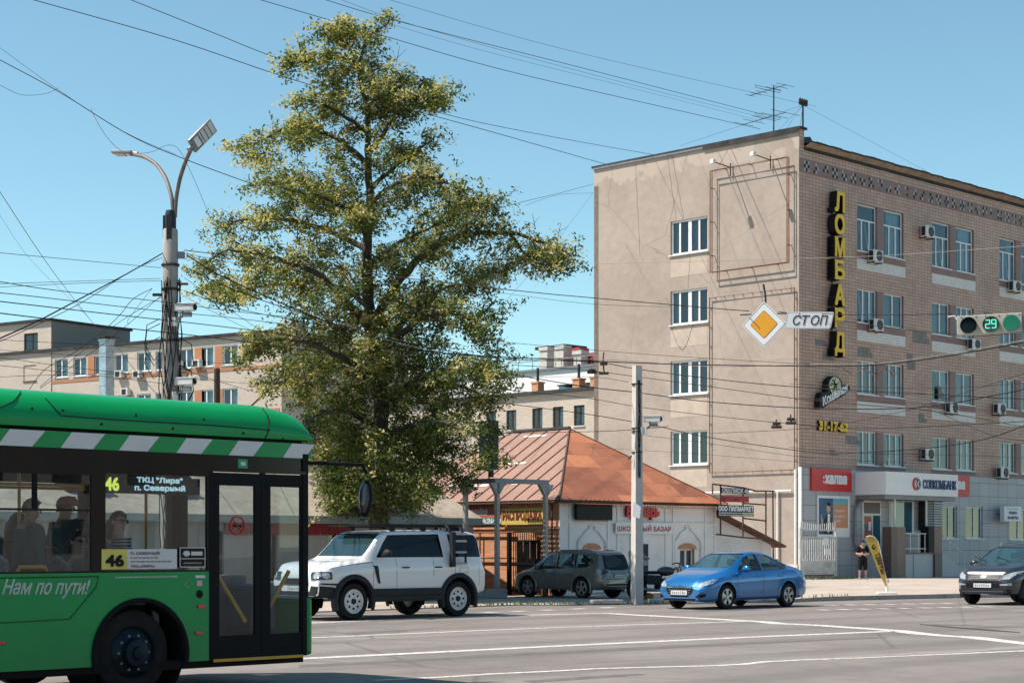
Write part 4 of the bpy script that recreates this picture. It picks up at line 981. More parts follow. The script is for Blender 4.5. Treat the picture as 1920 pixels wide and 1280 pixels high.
for i in range(26): x = 0.1 + i * (q2 - 0.2) / 25; b.box(x, x + 0.045, 0.1, 1.7, zt + 0.05, zt + 0.06, "grey_metal")
for i in range(22): y = 0.12 + i * 1.6 / 21; b.box(0.1, q2 - 0.05, y, y + 0.035, zt + 0.062, zt + 0.07, "grey_metal")
b.build("perforated_panel", t_)
t_ = thing("light_box", "tall narrow advertising light box seen edge-on beside the tree foliage", "advertising sign", QF)
zb_ = zx(Q1, 0, 880); zt2 = zx(Q1, 0, 788); b = MB(); b.box(-0.16, 0.08, 0.0, 0.62, zb_, zt2, "dark_metal", 0.03); b.build("case", t_)
b = MB(); b.box(-0.175, -0.161, 0.06, 0.56, zb_ + 0.08, zt2 - 0.08, mat("poster_print", (0.025, 0.1, 0.16), 0.4, 0, 0.9, 2.5)); b.build("poster", t_)
b = MB(); b.box(-0.06, 0.06, 0.2, 0.32, zt + 0.181, zb_, "dark_metal"); b.build("stub_post", t_)

# ------------------------------------------------------------------ distant buildings
def far_building(name, label, O, ang, L, D, H, wallm, rows, wx, ww, roofm="bitumen", skipw=(), frames="white_pvc", back="room_blue", piers=None, sills=None, rx=True):
    fr_ = frame(O, ang); t = thing(name, label, "building", fr_)     # lit face is the plane x=0, running along y
    b = MB(); hs = [(y, y + ww, z, z + h) for (z, h) in rows for y in wx]
    wall_holes(b, 0, D, 0, H, hs, wallm, 'y', 0.18); b.add([(0, 0, 0), (L, 0, 0), (L, 0, H), (0, 0, H)], [(0, 1, 2, 3)], wallm); b.add([(0, D, 0), (L, D, 0), (L, D, H), (0, D, H)], [(3, 2, 1, 0)], wallm); b.build("wall", t)
    b = MB(); b.box(-0.25, L, -0.15, D + 0.15, H, H + 0.22, roofm); b.build("roof", t)
    if piers:
        b = MB()
        for (z, h) in rows:
            for y in piers: b.box(-0.03, -0.001, y, y + 0.75, z - 0.25, z + h, "orange_brick")
            b.box(-0.035, -0.001, 0.2, D * 0.72, z - 0.45, z - 0.2, "orange_brick")
        b.build("brick_piers", t)
    pr = None
    for (y0, y1, z0, z1) in hs:
        M = Matrix.Translation((0, y1, z0)) @ Matrix.Rotation(R_(-90), 4, 'Z')
        if pr is None: pr = make_window(t, ww, z1 - z0, [0.5], frame_m=frames, back=back, curtain=[(0.5, 0.98, "curtain_light")], fw=0.1); pr.matrix_basis = M; ph = z1 - z0
        else: dup(pr, M, None, t)
    return t, fr_
# mid: pale brick block with three stove chimneys
MO = Vector(((1116 - 960) / F * 118, 118, 0)); t_, fr_ = far_building("pale_brick_building", "pale brick building with brown windows and small roof chimneys behind the rust-red roof", MO, PHI, 14, 22, zy(MO, 0, 731), "silicate_brick",
    [(zy(MO, 3, 800), 1.35), (zy(MO, 3, 800) - 3.3, 1.35)], [on_y(MO, 1096), on_y(MO, 1056), on_y(MO, 1017), on_y(MO, 968), on_y(MO, 930)], 0.95, frames="dark_frame")
mz = zy(MO, 0, 731)
for px in (1103, 1070, 993):
    b = MB(); y = on_y(MO, px); b.box(0.5, 1.1, y - 0.3, y + 0.3, mz + 0.22, mz + 0.85, "red_brick"); b.box(0.45, 1.15, y - 0.36, y + 0.36, mz + 0.85, mz + 0.95, "red_brick"); b.tube([(0.8, y, mz + 0.95), (0.8, y, mz + 1.9)], 0.09, "dark_metal", 8); b.build("chimney", t_)
b = MB(); y0, y1 = on_y(MO, 1055), on_y(MO, 1000); b.box(2.5, 4, y0, y1, mz + 0.22, mz + 0.75, "pane_tint"); b.box(2.4, 4.1, y0 - 0.1, y1 + 0.1, mz + 0.75, mz + 0.83, "dark_metal"); b.build("skylight", t_)
# far: white block with tall vent stacks
VO = Vector(((1150 - 960) / F * 175, 175, 0)); t_, fr_ = far_building("white_panel_building", "distant white panel building with tall vent stacks and a red roof hut", VO, PHI, 12, 34, zy(VO, 0, 683), "whitewash", [(4, 1.5)], [4, 9], 1.6, "grey_metal")
vz = zy(VO, 0, 683)
for px, py in ((1067, 655), (1034, 645), (1004, 648)):
    b = MB(); y = on_y(VO, px); h = zy(VO, y, py); b.box(1.2, 2.2, y - 0.5, y + 0.5, vz + 0.2, h - 0.4, "pale_concrete"); b.box(1.1, 2.3, y - 0.62, y + 0.62, h - 0.4, h - 0.05, "pale_concrete"); b.box(1.5, 1.9, y - 0.2, y + 0.2, h - 0.05, h + 0.15, "grey_metal"); b.build("vent_stack", t_)
b = MB(); b.box(2.5, 5, on_y(VO, 1108), on_y(VO, 1060), vz + 0.2, vz + 1.7, mat("roof_red", (0.42, 0.06, 0.045), 0.7)); b.box(2.0, 3.5, on_y(VO, 1060), on_y(VO, 1048), vz + 0.2, vz + 2.3, "roof_red"); b.build("red_roof_hut", t_)
b = MB(); b.box(3, 6, on_y(VO, 1022), on_y(VO, 972), vz + 0.2, vz + 2.6, "pale_concrete"); b.box(2.9, 6.1, on_y(VO, 1024), on_y(VO, 966), vz + 2.6, vz + 2.9, "bitumen"); b.build("lift_house", t_)
b = MB()
for i in range(16): b.tube([(0.2, 1 + i * 2, vz + 0.2), (0.2, 1 + i * 2, vz + 1.1)], 0.04, "grey_metal", 4)
b.tube([(0.2, 1, vz + 1.1), (0.2, 31, vz + 1.1)], 0.04, "grey_metal", 4); b.build("roof_railing", t_)
# left: long cream-brick block
AO = Vector(((528 - 960) / F * 138, 138, 0)); AA = R_(56.3)
wpx = [(446, 416), (400, 372), (362, 333), (318, 290), (283, 253), (240, 216), (190, 174), (162, 137), (127, 102)]
ys = [on_y(AO, a, AA) for a, _ in wpx]
z1_ = zy(AO, ys[0], 683, AA); z2_ = z1_ - 3.35
t_, fr_ = far_building("cream_brick_building", "long cream brick building with orange brick piers and white windows above the bus", AO, AA, 16, 60, zy(AO, 0, 622, AA), "cream_brick", [(z1_, 1.55), (z2_, 1.55), (z2_ - 3.35, 1.55)], ys, 1.55, piers=[ys[0] + 1.62, ys[2] - 0.95, ys[3] - 0.9, ys[7] - 0.95])
az = zy(AO, 0, 622, AA)
b = MB(); ya, yb = on_y(AO, 97, AA), on_y(AO, -60, AA); h = zy(AO, ya, 601, AA)
th = [(on_y(AO, 72, AA), on_y(AO, 46, AA), zy(AO, ya, 653, AA), zy(AO, ya, 621, AA)), (on_y(AO, 69, AA), on_y(AO, 45, AA), zy(AO, ya, 711, AA), zy(AO, ya, 681, AA))]
wall_holes(b, ya, yb, 0, h, th, "cream_brick", 'y', 0.18, at=-0.06); b.box(-0.05, 9, ya, ya + 0.06, 0, h, mat("shaded_brick", (0.2, 0.19, 0.18), 0.9, 0, 0.2, 20)); b.box(-0.3, 9.2, ya - 0.12, yb, h, h + 0.2, "bitumen"); b.build("stair_tower", t_)  # tower's side wall: its shade is painted into the brick colour
for (y0, y1, q0, q1) in th:
    w = make_window(t_, y1 - y0, q1 - q0, [0.55], frame_m="dark_frame", back="room", fw=0.12, sill="dark_frame"); w.matrix_basis = Matrix.Translation((-0.06, y1, q0)) @ Matrix.Rotation(R_(-90), 4, 'Z')
b = MB(); ye = on_y(AO, 545, AA); b.box(0.3, 2.2, ye + 0.1, ye + 1.6, az, zy(AO, 0, 603, AA), "cream_brick"); b.build("roof_hut", t_)
for px, py in ((262, 702), (228, 702), (374, 682), (338, 684), (240, 735)):
    y = on_y(AO, px, AA); z = zy(AO, y, py, AA); a_ = thing("air_conditioner", "small pale air conditioner box under the windows of the cream brick building", "air conditioner", fr_, "air conditioners on the cream brick building")
    b = MB(); b.box(-0.45, -0.06, y - 0.4, y + 0.4, z - 0.3, z + 0.3, "ac_case", 0.03); b.box(-0.46, -0.45, y - 0.2, y + 0.28, z - 0.22, z + 0.22, "dark_metal"); b.box(-0.2, 0.0, y - 0.3, y - 0.26, z - 0.36, z - 0.3, "dark_metal"); b.build("casing", a_)
# ventilation duct on its own stand, and an old timber pole
DO = W(200, 800, 90); t_ = thing("ventilation_duct", "square galvanised ventilation duct rising beside the cream building", "duct", frame(Vector((DO.x, DO.y, 0)), R_(50)))
b = MB(); h = zx(DO, 0, 640); b.box(-0.26, 0.26, -0.26, 0.26, 0, h, "galvanised")
for z in np.arange(h - 0.6, 2, -1.6): b.box(-0.28, 0.28, -0.28, 0.28, z, z + 0.06, "galvanised")
b.build("shaft", t_)
b = MB(); b.prism([(-0.45, -0.45, h + 0.16), (0.45, -0.45, h + 0.16), (0.45, 0.45, h + 0.16), (-0.45, 0.45, h + 0.16)], (0, 0, 0.05), "dark_metal"); b.box(-0.3, 0.3, -0.3, 0.3, h, h + 0.1, "galvanised"); b.box(-0.03, 0.03, -0.03, 0.03, h + 0.1, h + 0.16, "dark_metal"); b.build("cap", t_)
b = MB()
for z in (h - 4.2, h - 8): b.tube([(0.26, 0, z), (0.9, 0, z), (0.26, 0, z - 0.6)], 0.03, "grey_metal", 5)
b.build("wall_bracket", t_)
# ------------------------------------------------------------------ poles
def vthing(name, label, cat, p): return thing(name, label, cat, Matrix.Translation(p))
LP = Vector(((319.5 - 960) / F * 41, 41, 0.03))
t_ = vthing("street_lamp", "weathered concrete street lamp pole with two curved arms and many cables", "street lamp", LP)
top = W(326, 432, 41).z
b = MB(); b.lathe([(0.235, -0.1), (0.225, 2), (0.20, 5), (0.175, 7.6), (0.168, top - 0.03), (0.15, top)], "concrete", 12)
b.build("pole", t_)
for z in (7.35, 6.2, 4.6, 7.9): b = MB(); b.lathe([(0.2, z - 0.03), (0.215, z), (0.2, z + 0.03)], "dark_metal", 12); b.build("clamp_band", t_)
b = MB()
b.box(0.15, 0.32, -0.05, 0.05, 8.05, 8.2, "grey_metal"); b.box(-0.4, -0.17, -0.03, 0.03, 7.2, 7.26, "dark_metal"); b.box(0.17, 0.4, -0.03, 0.03, 7.45, 7.5, "rust"); b.build("wire_bracket", t_)
b = MB()
for k in range(11):
    a0 = rnd.uniform(2.6, 6.6); pts = []
    for i in range(16):
        z = 1.5 + i * (top - 2.6) / 15 * rnd.uniform(0.98, 1.0); a = a0 + 0.35 * math.sin(i * 0.9 + k) + 0.15 * rnd.random(); r = 0.225 - 0.007 * z + 0.03 + 0.05 * rnd.random()
        pts.append((r * math.cos(a), r * math.sin(a), z))
    b.tube(pts, 0.012, "wire", 5)
for k in range(6):                                   # slack loops
    z = rnd.uniform(5.2, 7.4); sg_ = rnd.choice((-1, 1)); b.tube([(sg_ * 0.22, -0.08, z), (sg_ * 0.5, -0.15, z - 0.15), (sg_ * 0.55, -0.15, z - 0.6), (sg_ * 0.35, -0.12, z - 0.95), (sg_ * 0.22, -0.1, z - 0.8)], 0.01, "wire", 5)
b.build("cable_bundle", t_)
b = MB(); b.lathe([(0.13, top), (0.13, top + 0.3), (0.1, top + 0.42)], "dark_metal", 12); b.box(-0.06, 0.06, -0.17, -0.12, top - 0.25, top + 0.3, "dark_metal"); b.box(-0.16, -0.12, -0.06, 0.06, top - 0.2, top + 0.3, "dark_metal"); b.build("collar", t_)
def L_(px, py, dy=0): p = W(px, py, 41 + dy); return p - LP
def arm(pp, dys):
    b = MB(); pts = [L_(p[0], p[1], d) for p, d in zip(pp, dys)]
    fine = []
    for i in range(len(pts) - 1):
        for k in range(4): fine.append(pts[i].lerp(pts[i + 1], k / 4))
    fine.append(pts[-1]); 
    for _ in range(2): fine = [fine[0]] + [(fine[i - 1] + fine[i] * 2 + fine[i + 1]) / 4 for i in range(1, len(fine) - 1)] + [fine[-1]]
    b.tube(fine, 0.046, mat("arm_steel", (0.17, 0.145, 0.125), 0.6, 0.3, 0.3, 6), 8); b.build("arm", t_); return pts[-1], (pts[-1] - pts[-2]).normalized()
e1, d1 = arm([(325, 408), (323, 372), (312, 335), (294, 308), (272, 294), (248, 289)], [0, 0, 0.3, 0.7, 1.1, 1.6])
e2, d2 = arm([(328, 408), (330, 372), (337, 335), (348, 302), (361, 274)], [0, 0, -0.2, -0.5, -0.8])
def head(e, d, up, w=0.3, L=0.72):
    b = MB(); x = d.normalized(); y = up.cross(x).normalized(); z = x.cross(y); T = Matrix((( x.x, y.x, z.x, e.x), (x.y, y.y, z.y, e.y), (x.z, y.z, z.z, e.z), (0, 0, 0, 1))); b.T = T
    b.box(-0.02, L, -w / 2, w / 2, -0.02, 0.06, "grey_metal", 0.025); b.tube([(-0.14, 0, 0.01), (0.06, 0, 0.01)], 0.05, "grey_metal", 8); o = b.build("lamp_head", t_)
    b = MB(); b.T = T; b.box(L * 0.36, L * 0.95, -w / 2 + 0.03, w / 2 - 0.03, -0.03, -0.021, mat("lamp_lens", (0.5, 0.5, 0.5), 0.2))
    for i in range(3): b.box(L * (0.42 + 0.17 * i), L * (0.44 + 0.17 * i), -w / 2 + 0.03, w / 2 - 0.03, -0.035, -0.03, "dark_metal")
    b.box(L * 0.12, L * 0.3, -w / 2 + 0.06, w / 2 - 0.06, -0.028, -0.021, "white_sign"); b.build("lens", o)
head(e1, Vector((-0.95, 0.3, 0.08)), Vector((0.05, 0.1, 1)), 0.26, 0.5)
head(e2, L_(398, 226, -0.5) - L_(366, 270, -0.5) + Vector((0, 0.35, 0)), Vector((-0.6, 0.75, 0.35)), 0.34, 0.78)
def camera_box(label, p, ang, pole_dx):
    t = thing("traffic_camera", label, "camera", Matrix.Translation(p) @ Matrix.Rotation(ang, 4, 'Z'))
    b = MB(); b.box(-0.22, 0.24, -0.075, 0.075, 0.0, 0.15, "white_paint", 0.02); b.box(-0.24, 0.3, -0.09, 0.09, 0.15, 0.175, "white_paint", 0.01); b.build("housing", t)
    b = MB(); b.box(0.241, 0.262, -0.065, 0.065, 0.02, 0.14, "black"); b.lathe([(0.05, 0.262), (0.045, 0.285), (0.0, 0.28)], "black", 10, 'X', (0, 0, 0.08)); b.build("lens", t)
    b = MB(); b.tube([(-0.05, 0, 0), (-0.05, 0, -0.12), (pole_dx, 0, -0.24)], 0.03, "grey_metal", 6); b.box(-0.02, 0.16, -0.05, 0.05, -0.13, -0.02, "grey_metal"); b.box(pole_dx - 0.02, pole_dx + 0.16, -0.08, 0.08, -0.34, -0.14, "white_paint"); b.build("bracket", t)
    return t
camera_box("white traffic camera high on the lamp pole, the upper of two", W(346, 583, 40.8), R_(-12), -0.35)
camera_box("white traffic camera low on the lamp pole just above the bus roof", W(346, 722, 40.8), R_(-18), -0.35)
PP = Vector(((1194.5 - 960) / F * 49.3, 49.3, 0.03))
t_ = vthing("concrete_pole", "slim square pale concrete pole standing at the kerb by the silver car", "pole", PP)
ph = W(1197, 690, 50).z - 0.03
b = MB(); w0, w1 = 0.128, 0.098
b.add([(x * w, y * w, z) for (w, z) in ((w0, -0.05), (w1, ph)) for (x, y) in ((-1, -1), (1, -1), (1, 1), (-1, 1))], [(0, 1, 5, 4), (1, 2, 6, 5), (2, 3, 7, 6), (3, 0, 4, 7), (4, 5, 6, 7)], "pale_concrete")
pc = b.build("shaft", t_); pc.rotation_euler.z = R_(28)
b = MB()
for k in range(5):
    b.tube([(0.05 + 0.03 * math.sin(i + k), -0.17 + 0.003 * i, 3.4 + i * (ph - 3.8) / 9) for i in range(10)], 0.009, "wire", 4)
for z in (4.66, 4.75, 4.1, 5.95): b.lathe([(0.155, z - 0.015), (0.16, z), (0.155, z + 0.015)], "dark_metal", 8)
b.build("cable_bands", t_)
b = MB(); b.tube([(-0.15, -0.1, 4.0), (-0.25, -0.1, 3.9)], 0.02, "dark_metal", 5); b.add([(-0.13, -0.165, 2.35), (0.06, -0.2, 2.3), (0.09, -0.2, 2.62), (-0.11, -0.165, 2.75)], [(0, 1, 2, 3)], "white_sign"); b.build("paper_scrap", t_)
camera_box("white traffic camera on the slim pale concrete pole", W(1222, 791, 49.2), R_(-10), -0.3)
OP = Vector(((407 - 960) / F * 75, 75, 0)); t_ = vthing("timber_pole", "short dark timber utility pole above the bus roof", "pole", OP)
b = MB(); b.lathe([(0.16, 0), (0.14, 5), (0.125, W(407, 692, 75).z), (0.06, W(407, 689, 75).z)], mat("old_wood", (0.06, 0.045, 0.035), 0.9, 0, 0.4, 8), 10); b.build("shaft", t_)
b = MB(); b.tube([(0, 0, 7.5), (1.1, -0.3, 7.0), (2.2, -0.5, 8.0)], 0.04, "old_wood", 6); b.build("strut", t_)

# ------------------------------------------------------------------ signs and signal hung on the span wire
p = W(1432.5, 608, 36); a_ = R_(-24)
t_ = thing("priority_road_sign", "white and amber diamond priority sign hanging from a wire", "road sign", Matrix.Translation(p) @ Matrix.Rotation(a_, 4, 'Z'))
def rsq(r, cut, n=5):      # diamond with rounded tips
    out = []
    for k in range(4):
        c = Vector((math.cos(R_(90 * k)), math.sin(R_(90 * k)))) * (r - cut * 1.4142)
        for i in range(n): a = R_(90 * k - 45 + 90 * i / (n - 1)); out.append((c.x + cut * math.cos(a), c.y + cut * math.sin(a)))
    return out
b = MB(); b.prism([(x, 0, z) for x, z in rsq(0.46, 0.03)], (0, 0.02, 0), "white_sign"); b.build("plate", t_)
b = MB(); o_, i_ = rsq(0.435, 0.03), rsq(0.425, 0.03); n = len(o_)
b.add([(x, -0.003, z) for x, z in o_] + [(x, -0.003, z) for x, z in i_], [(i, (i + 1) % n, n + (i + 1) % n, n + i) for i in range(n)], "black")
b.prism([(x, -0.003, z) for x, z in rsq(0.285, 0.035)], (0, 0.003, 0), "black"); b.build("border", t_)
b = MB(); b.prism([(x, -0.006, z) for x, z in rsq(0.275, 0.035)], (0, 0.0025, 0), mat("amber", (0.72, 0.32, 0.012), 0.35, 0, 0.04, 2)); b.build("amber_field", t_)
b = MB(); b.tube([(0.03, 0.02, 0.42), (0.02, 0.03, 0.58), (-0.02, 0.03, 0.8)], 0.02, "dark_metal", 6); b.tube([(-0.5, 0.03, 0.22), (0.5, 0.03, 0.2)], 0.015, "dark_metal", 6); b.build("hanger", t_)
p = W(1516, 600, 35); 
t_ = thing("stop_plate", "white plate with slanting letters СТОП hanging beside the diamond sign", "road sign", Matrix.Translation(p) @ Matrix.Rotation(R_(-14), 4, 'Z') @ Matrix.Rotation(R_(2.0), 4, 'Y'))
b = MB(); pts = [(-0.46, -0.155), (-0.42, -0.165), (0.4, -0.165), (0.43, -0.14), (0.48, 0.13), (0.46, 0.16), (-0.39, 0.16), (-0.42, 0.135)]
b.prism([(x, 0, z) for x, z in pts], (0, 0.02, 0), "white_sign"); b.build("plate", t_)
b = MB(); pi_ = [(x * 0.975, z * 0.93) for x, z in pts]; pj = [(x * 0.962, z * 0.9) for x, z in pts]; n = len(pts)
b.add([(x, -0.003, z) for x, z in pi_] + [(x, -0.003, z) for x, z in pj], [(i, (i + 1) % n, n + (i + 1) % n, n + i) for i in range(n)], "grey_metal")
xx = -0.30
for ch, w in zip("СТОП", (0.12, 0.12, 0.13, 0.12)): text(b, ch, w + 0.035, 0.19, mat("sign_grey", (0.045, 0.05, 0.055), 0.5), xx, -0.095, -0.006, 0.004, 0.001, 0.22); xx += 0.172
b.build("letters", t_)
p = W(1855, 608, 28); T_ = Matrix.Translation(p) @ Matrix.Rotation(R_(-14), 4, 'Z') @ Matrix.Rotation(R_(-1.5), 4, 'Y')
t_ = thing("traffic_light", "horizontal cream traffic light with green counter 29 hanging on wires", "traffic light", T_)
b = MB(); b.box(-0.485, 0.485, -0.05, 0.1, -0.15, 0.15, mat("signal_case", (0.5, 0.46, 0.38), 0.5), 0.012)
for x in (-0.42, -0.2, -0.06, 0.14, 0.26, 0.44): b.box(x, x + 0.012, -0.056, -0.05, 0.115, 0.135, "black")
b.build("case", t_)
for k, x in enumerate((-0.315, 0.02, 0.325)):
    b = MB(); n = 20; vs = []; fs = []
    for i in range(n):
        a = 2 * math.pi * i / n; L = 0.17 if k != 1 else 0.1; d = L * (0.62 + 0.38 * math.sin(a))
        if math.sin(a) < -0.75: d = 0.012
        vs += [(x + 0.128 * math.cos(a), -0.05, 0.128 * math.sin(a)), (x + 0.125 * math.cos(a), -0.05 - d, 0.125 * math.sin(a) - 0.02 * (d / L))]
    b.add(vs, [(2 * i, 2 * ((i + 1) % n), 2 * ((i + 1) % n) + 1, 2 * i + 1) for i in range(n)], mat("visor", (0.09, 0.095, 0.085), 0.6)); b.build("visor", t_)
    b = MB()
    if k == 0: b.lathe([(0.124, -0.052), (0.0, -0.066)], mat("lens_dark", (0.02, 0.04, 0.055), 0.2), 20, 'Y', (x, 0, 0), cap=False)
    elif k == 1:
        b.lathe([(0.122, -0.052), (0.0, -0.053)], mat("counter_face", (0.14, 0.14, 0.13), 0.5), 20, 'Y', (x, 0, 0), cap=False)
        gm = emit("green_digits", (0.08, 1.0, 0.62), 0.95); sg_ = {'2': "abged", '9': "abcdfg"}
        for ci, ch in enumerate("29"):
            ox = x - 0.077 + ci * 0.092; h = 0.062
            S_ = {'a': (0, 0.062, h - 0.006, h + 0.006), 'g': (0, 0.062, -0.006, 0.006), 'd': (0, 0.062, -h - 0.006, -h + 0.006), 'b': (0.056, 0.068, 0, h), 'c': (0.056, 0.068, -h, 0), 'f': (-0.006, 0.006, 0, h), 'e': (-0.006, 0.006, -h, 0)}
            for s_ in sg_[ch]: q = S_[s_]; b.box(ox + q[0], ox + q[1], -0.06, -0.0565 if s_ in "bcef" else -0.057, q[2], q[3], gm)
    else:
        b.lathe([(0.124, -0.052), (0.0, -0.062)], emit("green_lens", (0.0, 0.16, 0.1), 0.14), 20, 'Y', (x, 0, 0), cap=False)
        gd = emit("green_dots", (0.1, 1.0, 0.68), 0.8)
        for r_, c_ in ((0.0, 1), (0.03, 6), (0.058, 11), (0.085, 16), (0.11, 21)):
            for i in range(c_):
                a = 2 * math.pi * i / c_ + r_ * 20; xx, zz = x + r_ * math.cos(a), r_ * math.sin(a); b.box(xx - 0.0042, xx + 0.0042, -0.07, -0.062, zz - 0.0042, zz + 0.0042, gd)
    b.build("lens", t_)
b = MB(); b.tube([(-0.62, 0, 0.15), (-0.52, 0, 0.16), (-0.485, 0, 0.1)], 0.012, "white_paint", 6); b.box(0.486, 0.53, -0.03, 0.06, -0.12, 0.13, "grey_metal"); b.build("bracket", t_)

# ------------------------------------------------------------------ wires
def wire(label, pts, r=0.011, m="wire", name="overhead_wire", knots=()):
    """pts: (column, row, depth) measured along the hanging wire; smoothed and swept as a thin cable"""
    P = [W(*p) for p in pts]; fine = []
    edge = lambda p: p[0] <= 1 or p[1] <= 1 or p[0] >= 1915     # wires that leave the picture go on to their next support
    for i in range(len(P) - 1):
        p0, p1, p2, p3 = P[max(i - 1, 0)], P[i], P[i + 1], P[min(i + 2, len(P) - 1)]
        for k in range(5):
            t = k / 5; fine.append(0.5 * ((2 * p1) + (p2 - p0) * t + (2 * p0 - 5 * p1 + 4 * p2 - p3) * t * t + (3 * p1 - p0 - 3 * p2 + p3) * t ** 3))
    fine.append(P[-1])
    if edge(pts[0]): fine.insert(0, P[0] + (P[0] - P[1]).normalized() * 14)
    if edge(pts[-1]): fine.append(P[-1] + (P[-1] - P[-2]).normalized() * 14)
    b = MB(); b.tube(fine, r, m, 5)
    for kx_, ky_, kd in knots: b.ball(W(kx_, ky_, kd), 0.045, "dark_metal", 6, (1.3, 0.8, 0.8))
    o = b.build(name); tag(o, label, "wire", "overhead wires and cables")
    return o
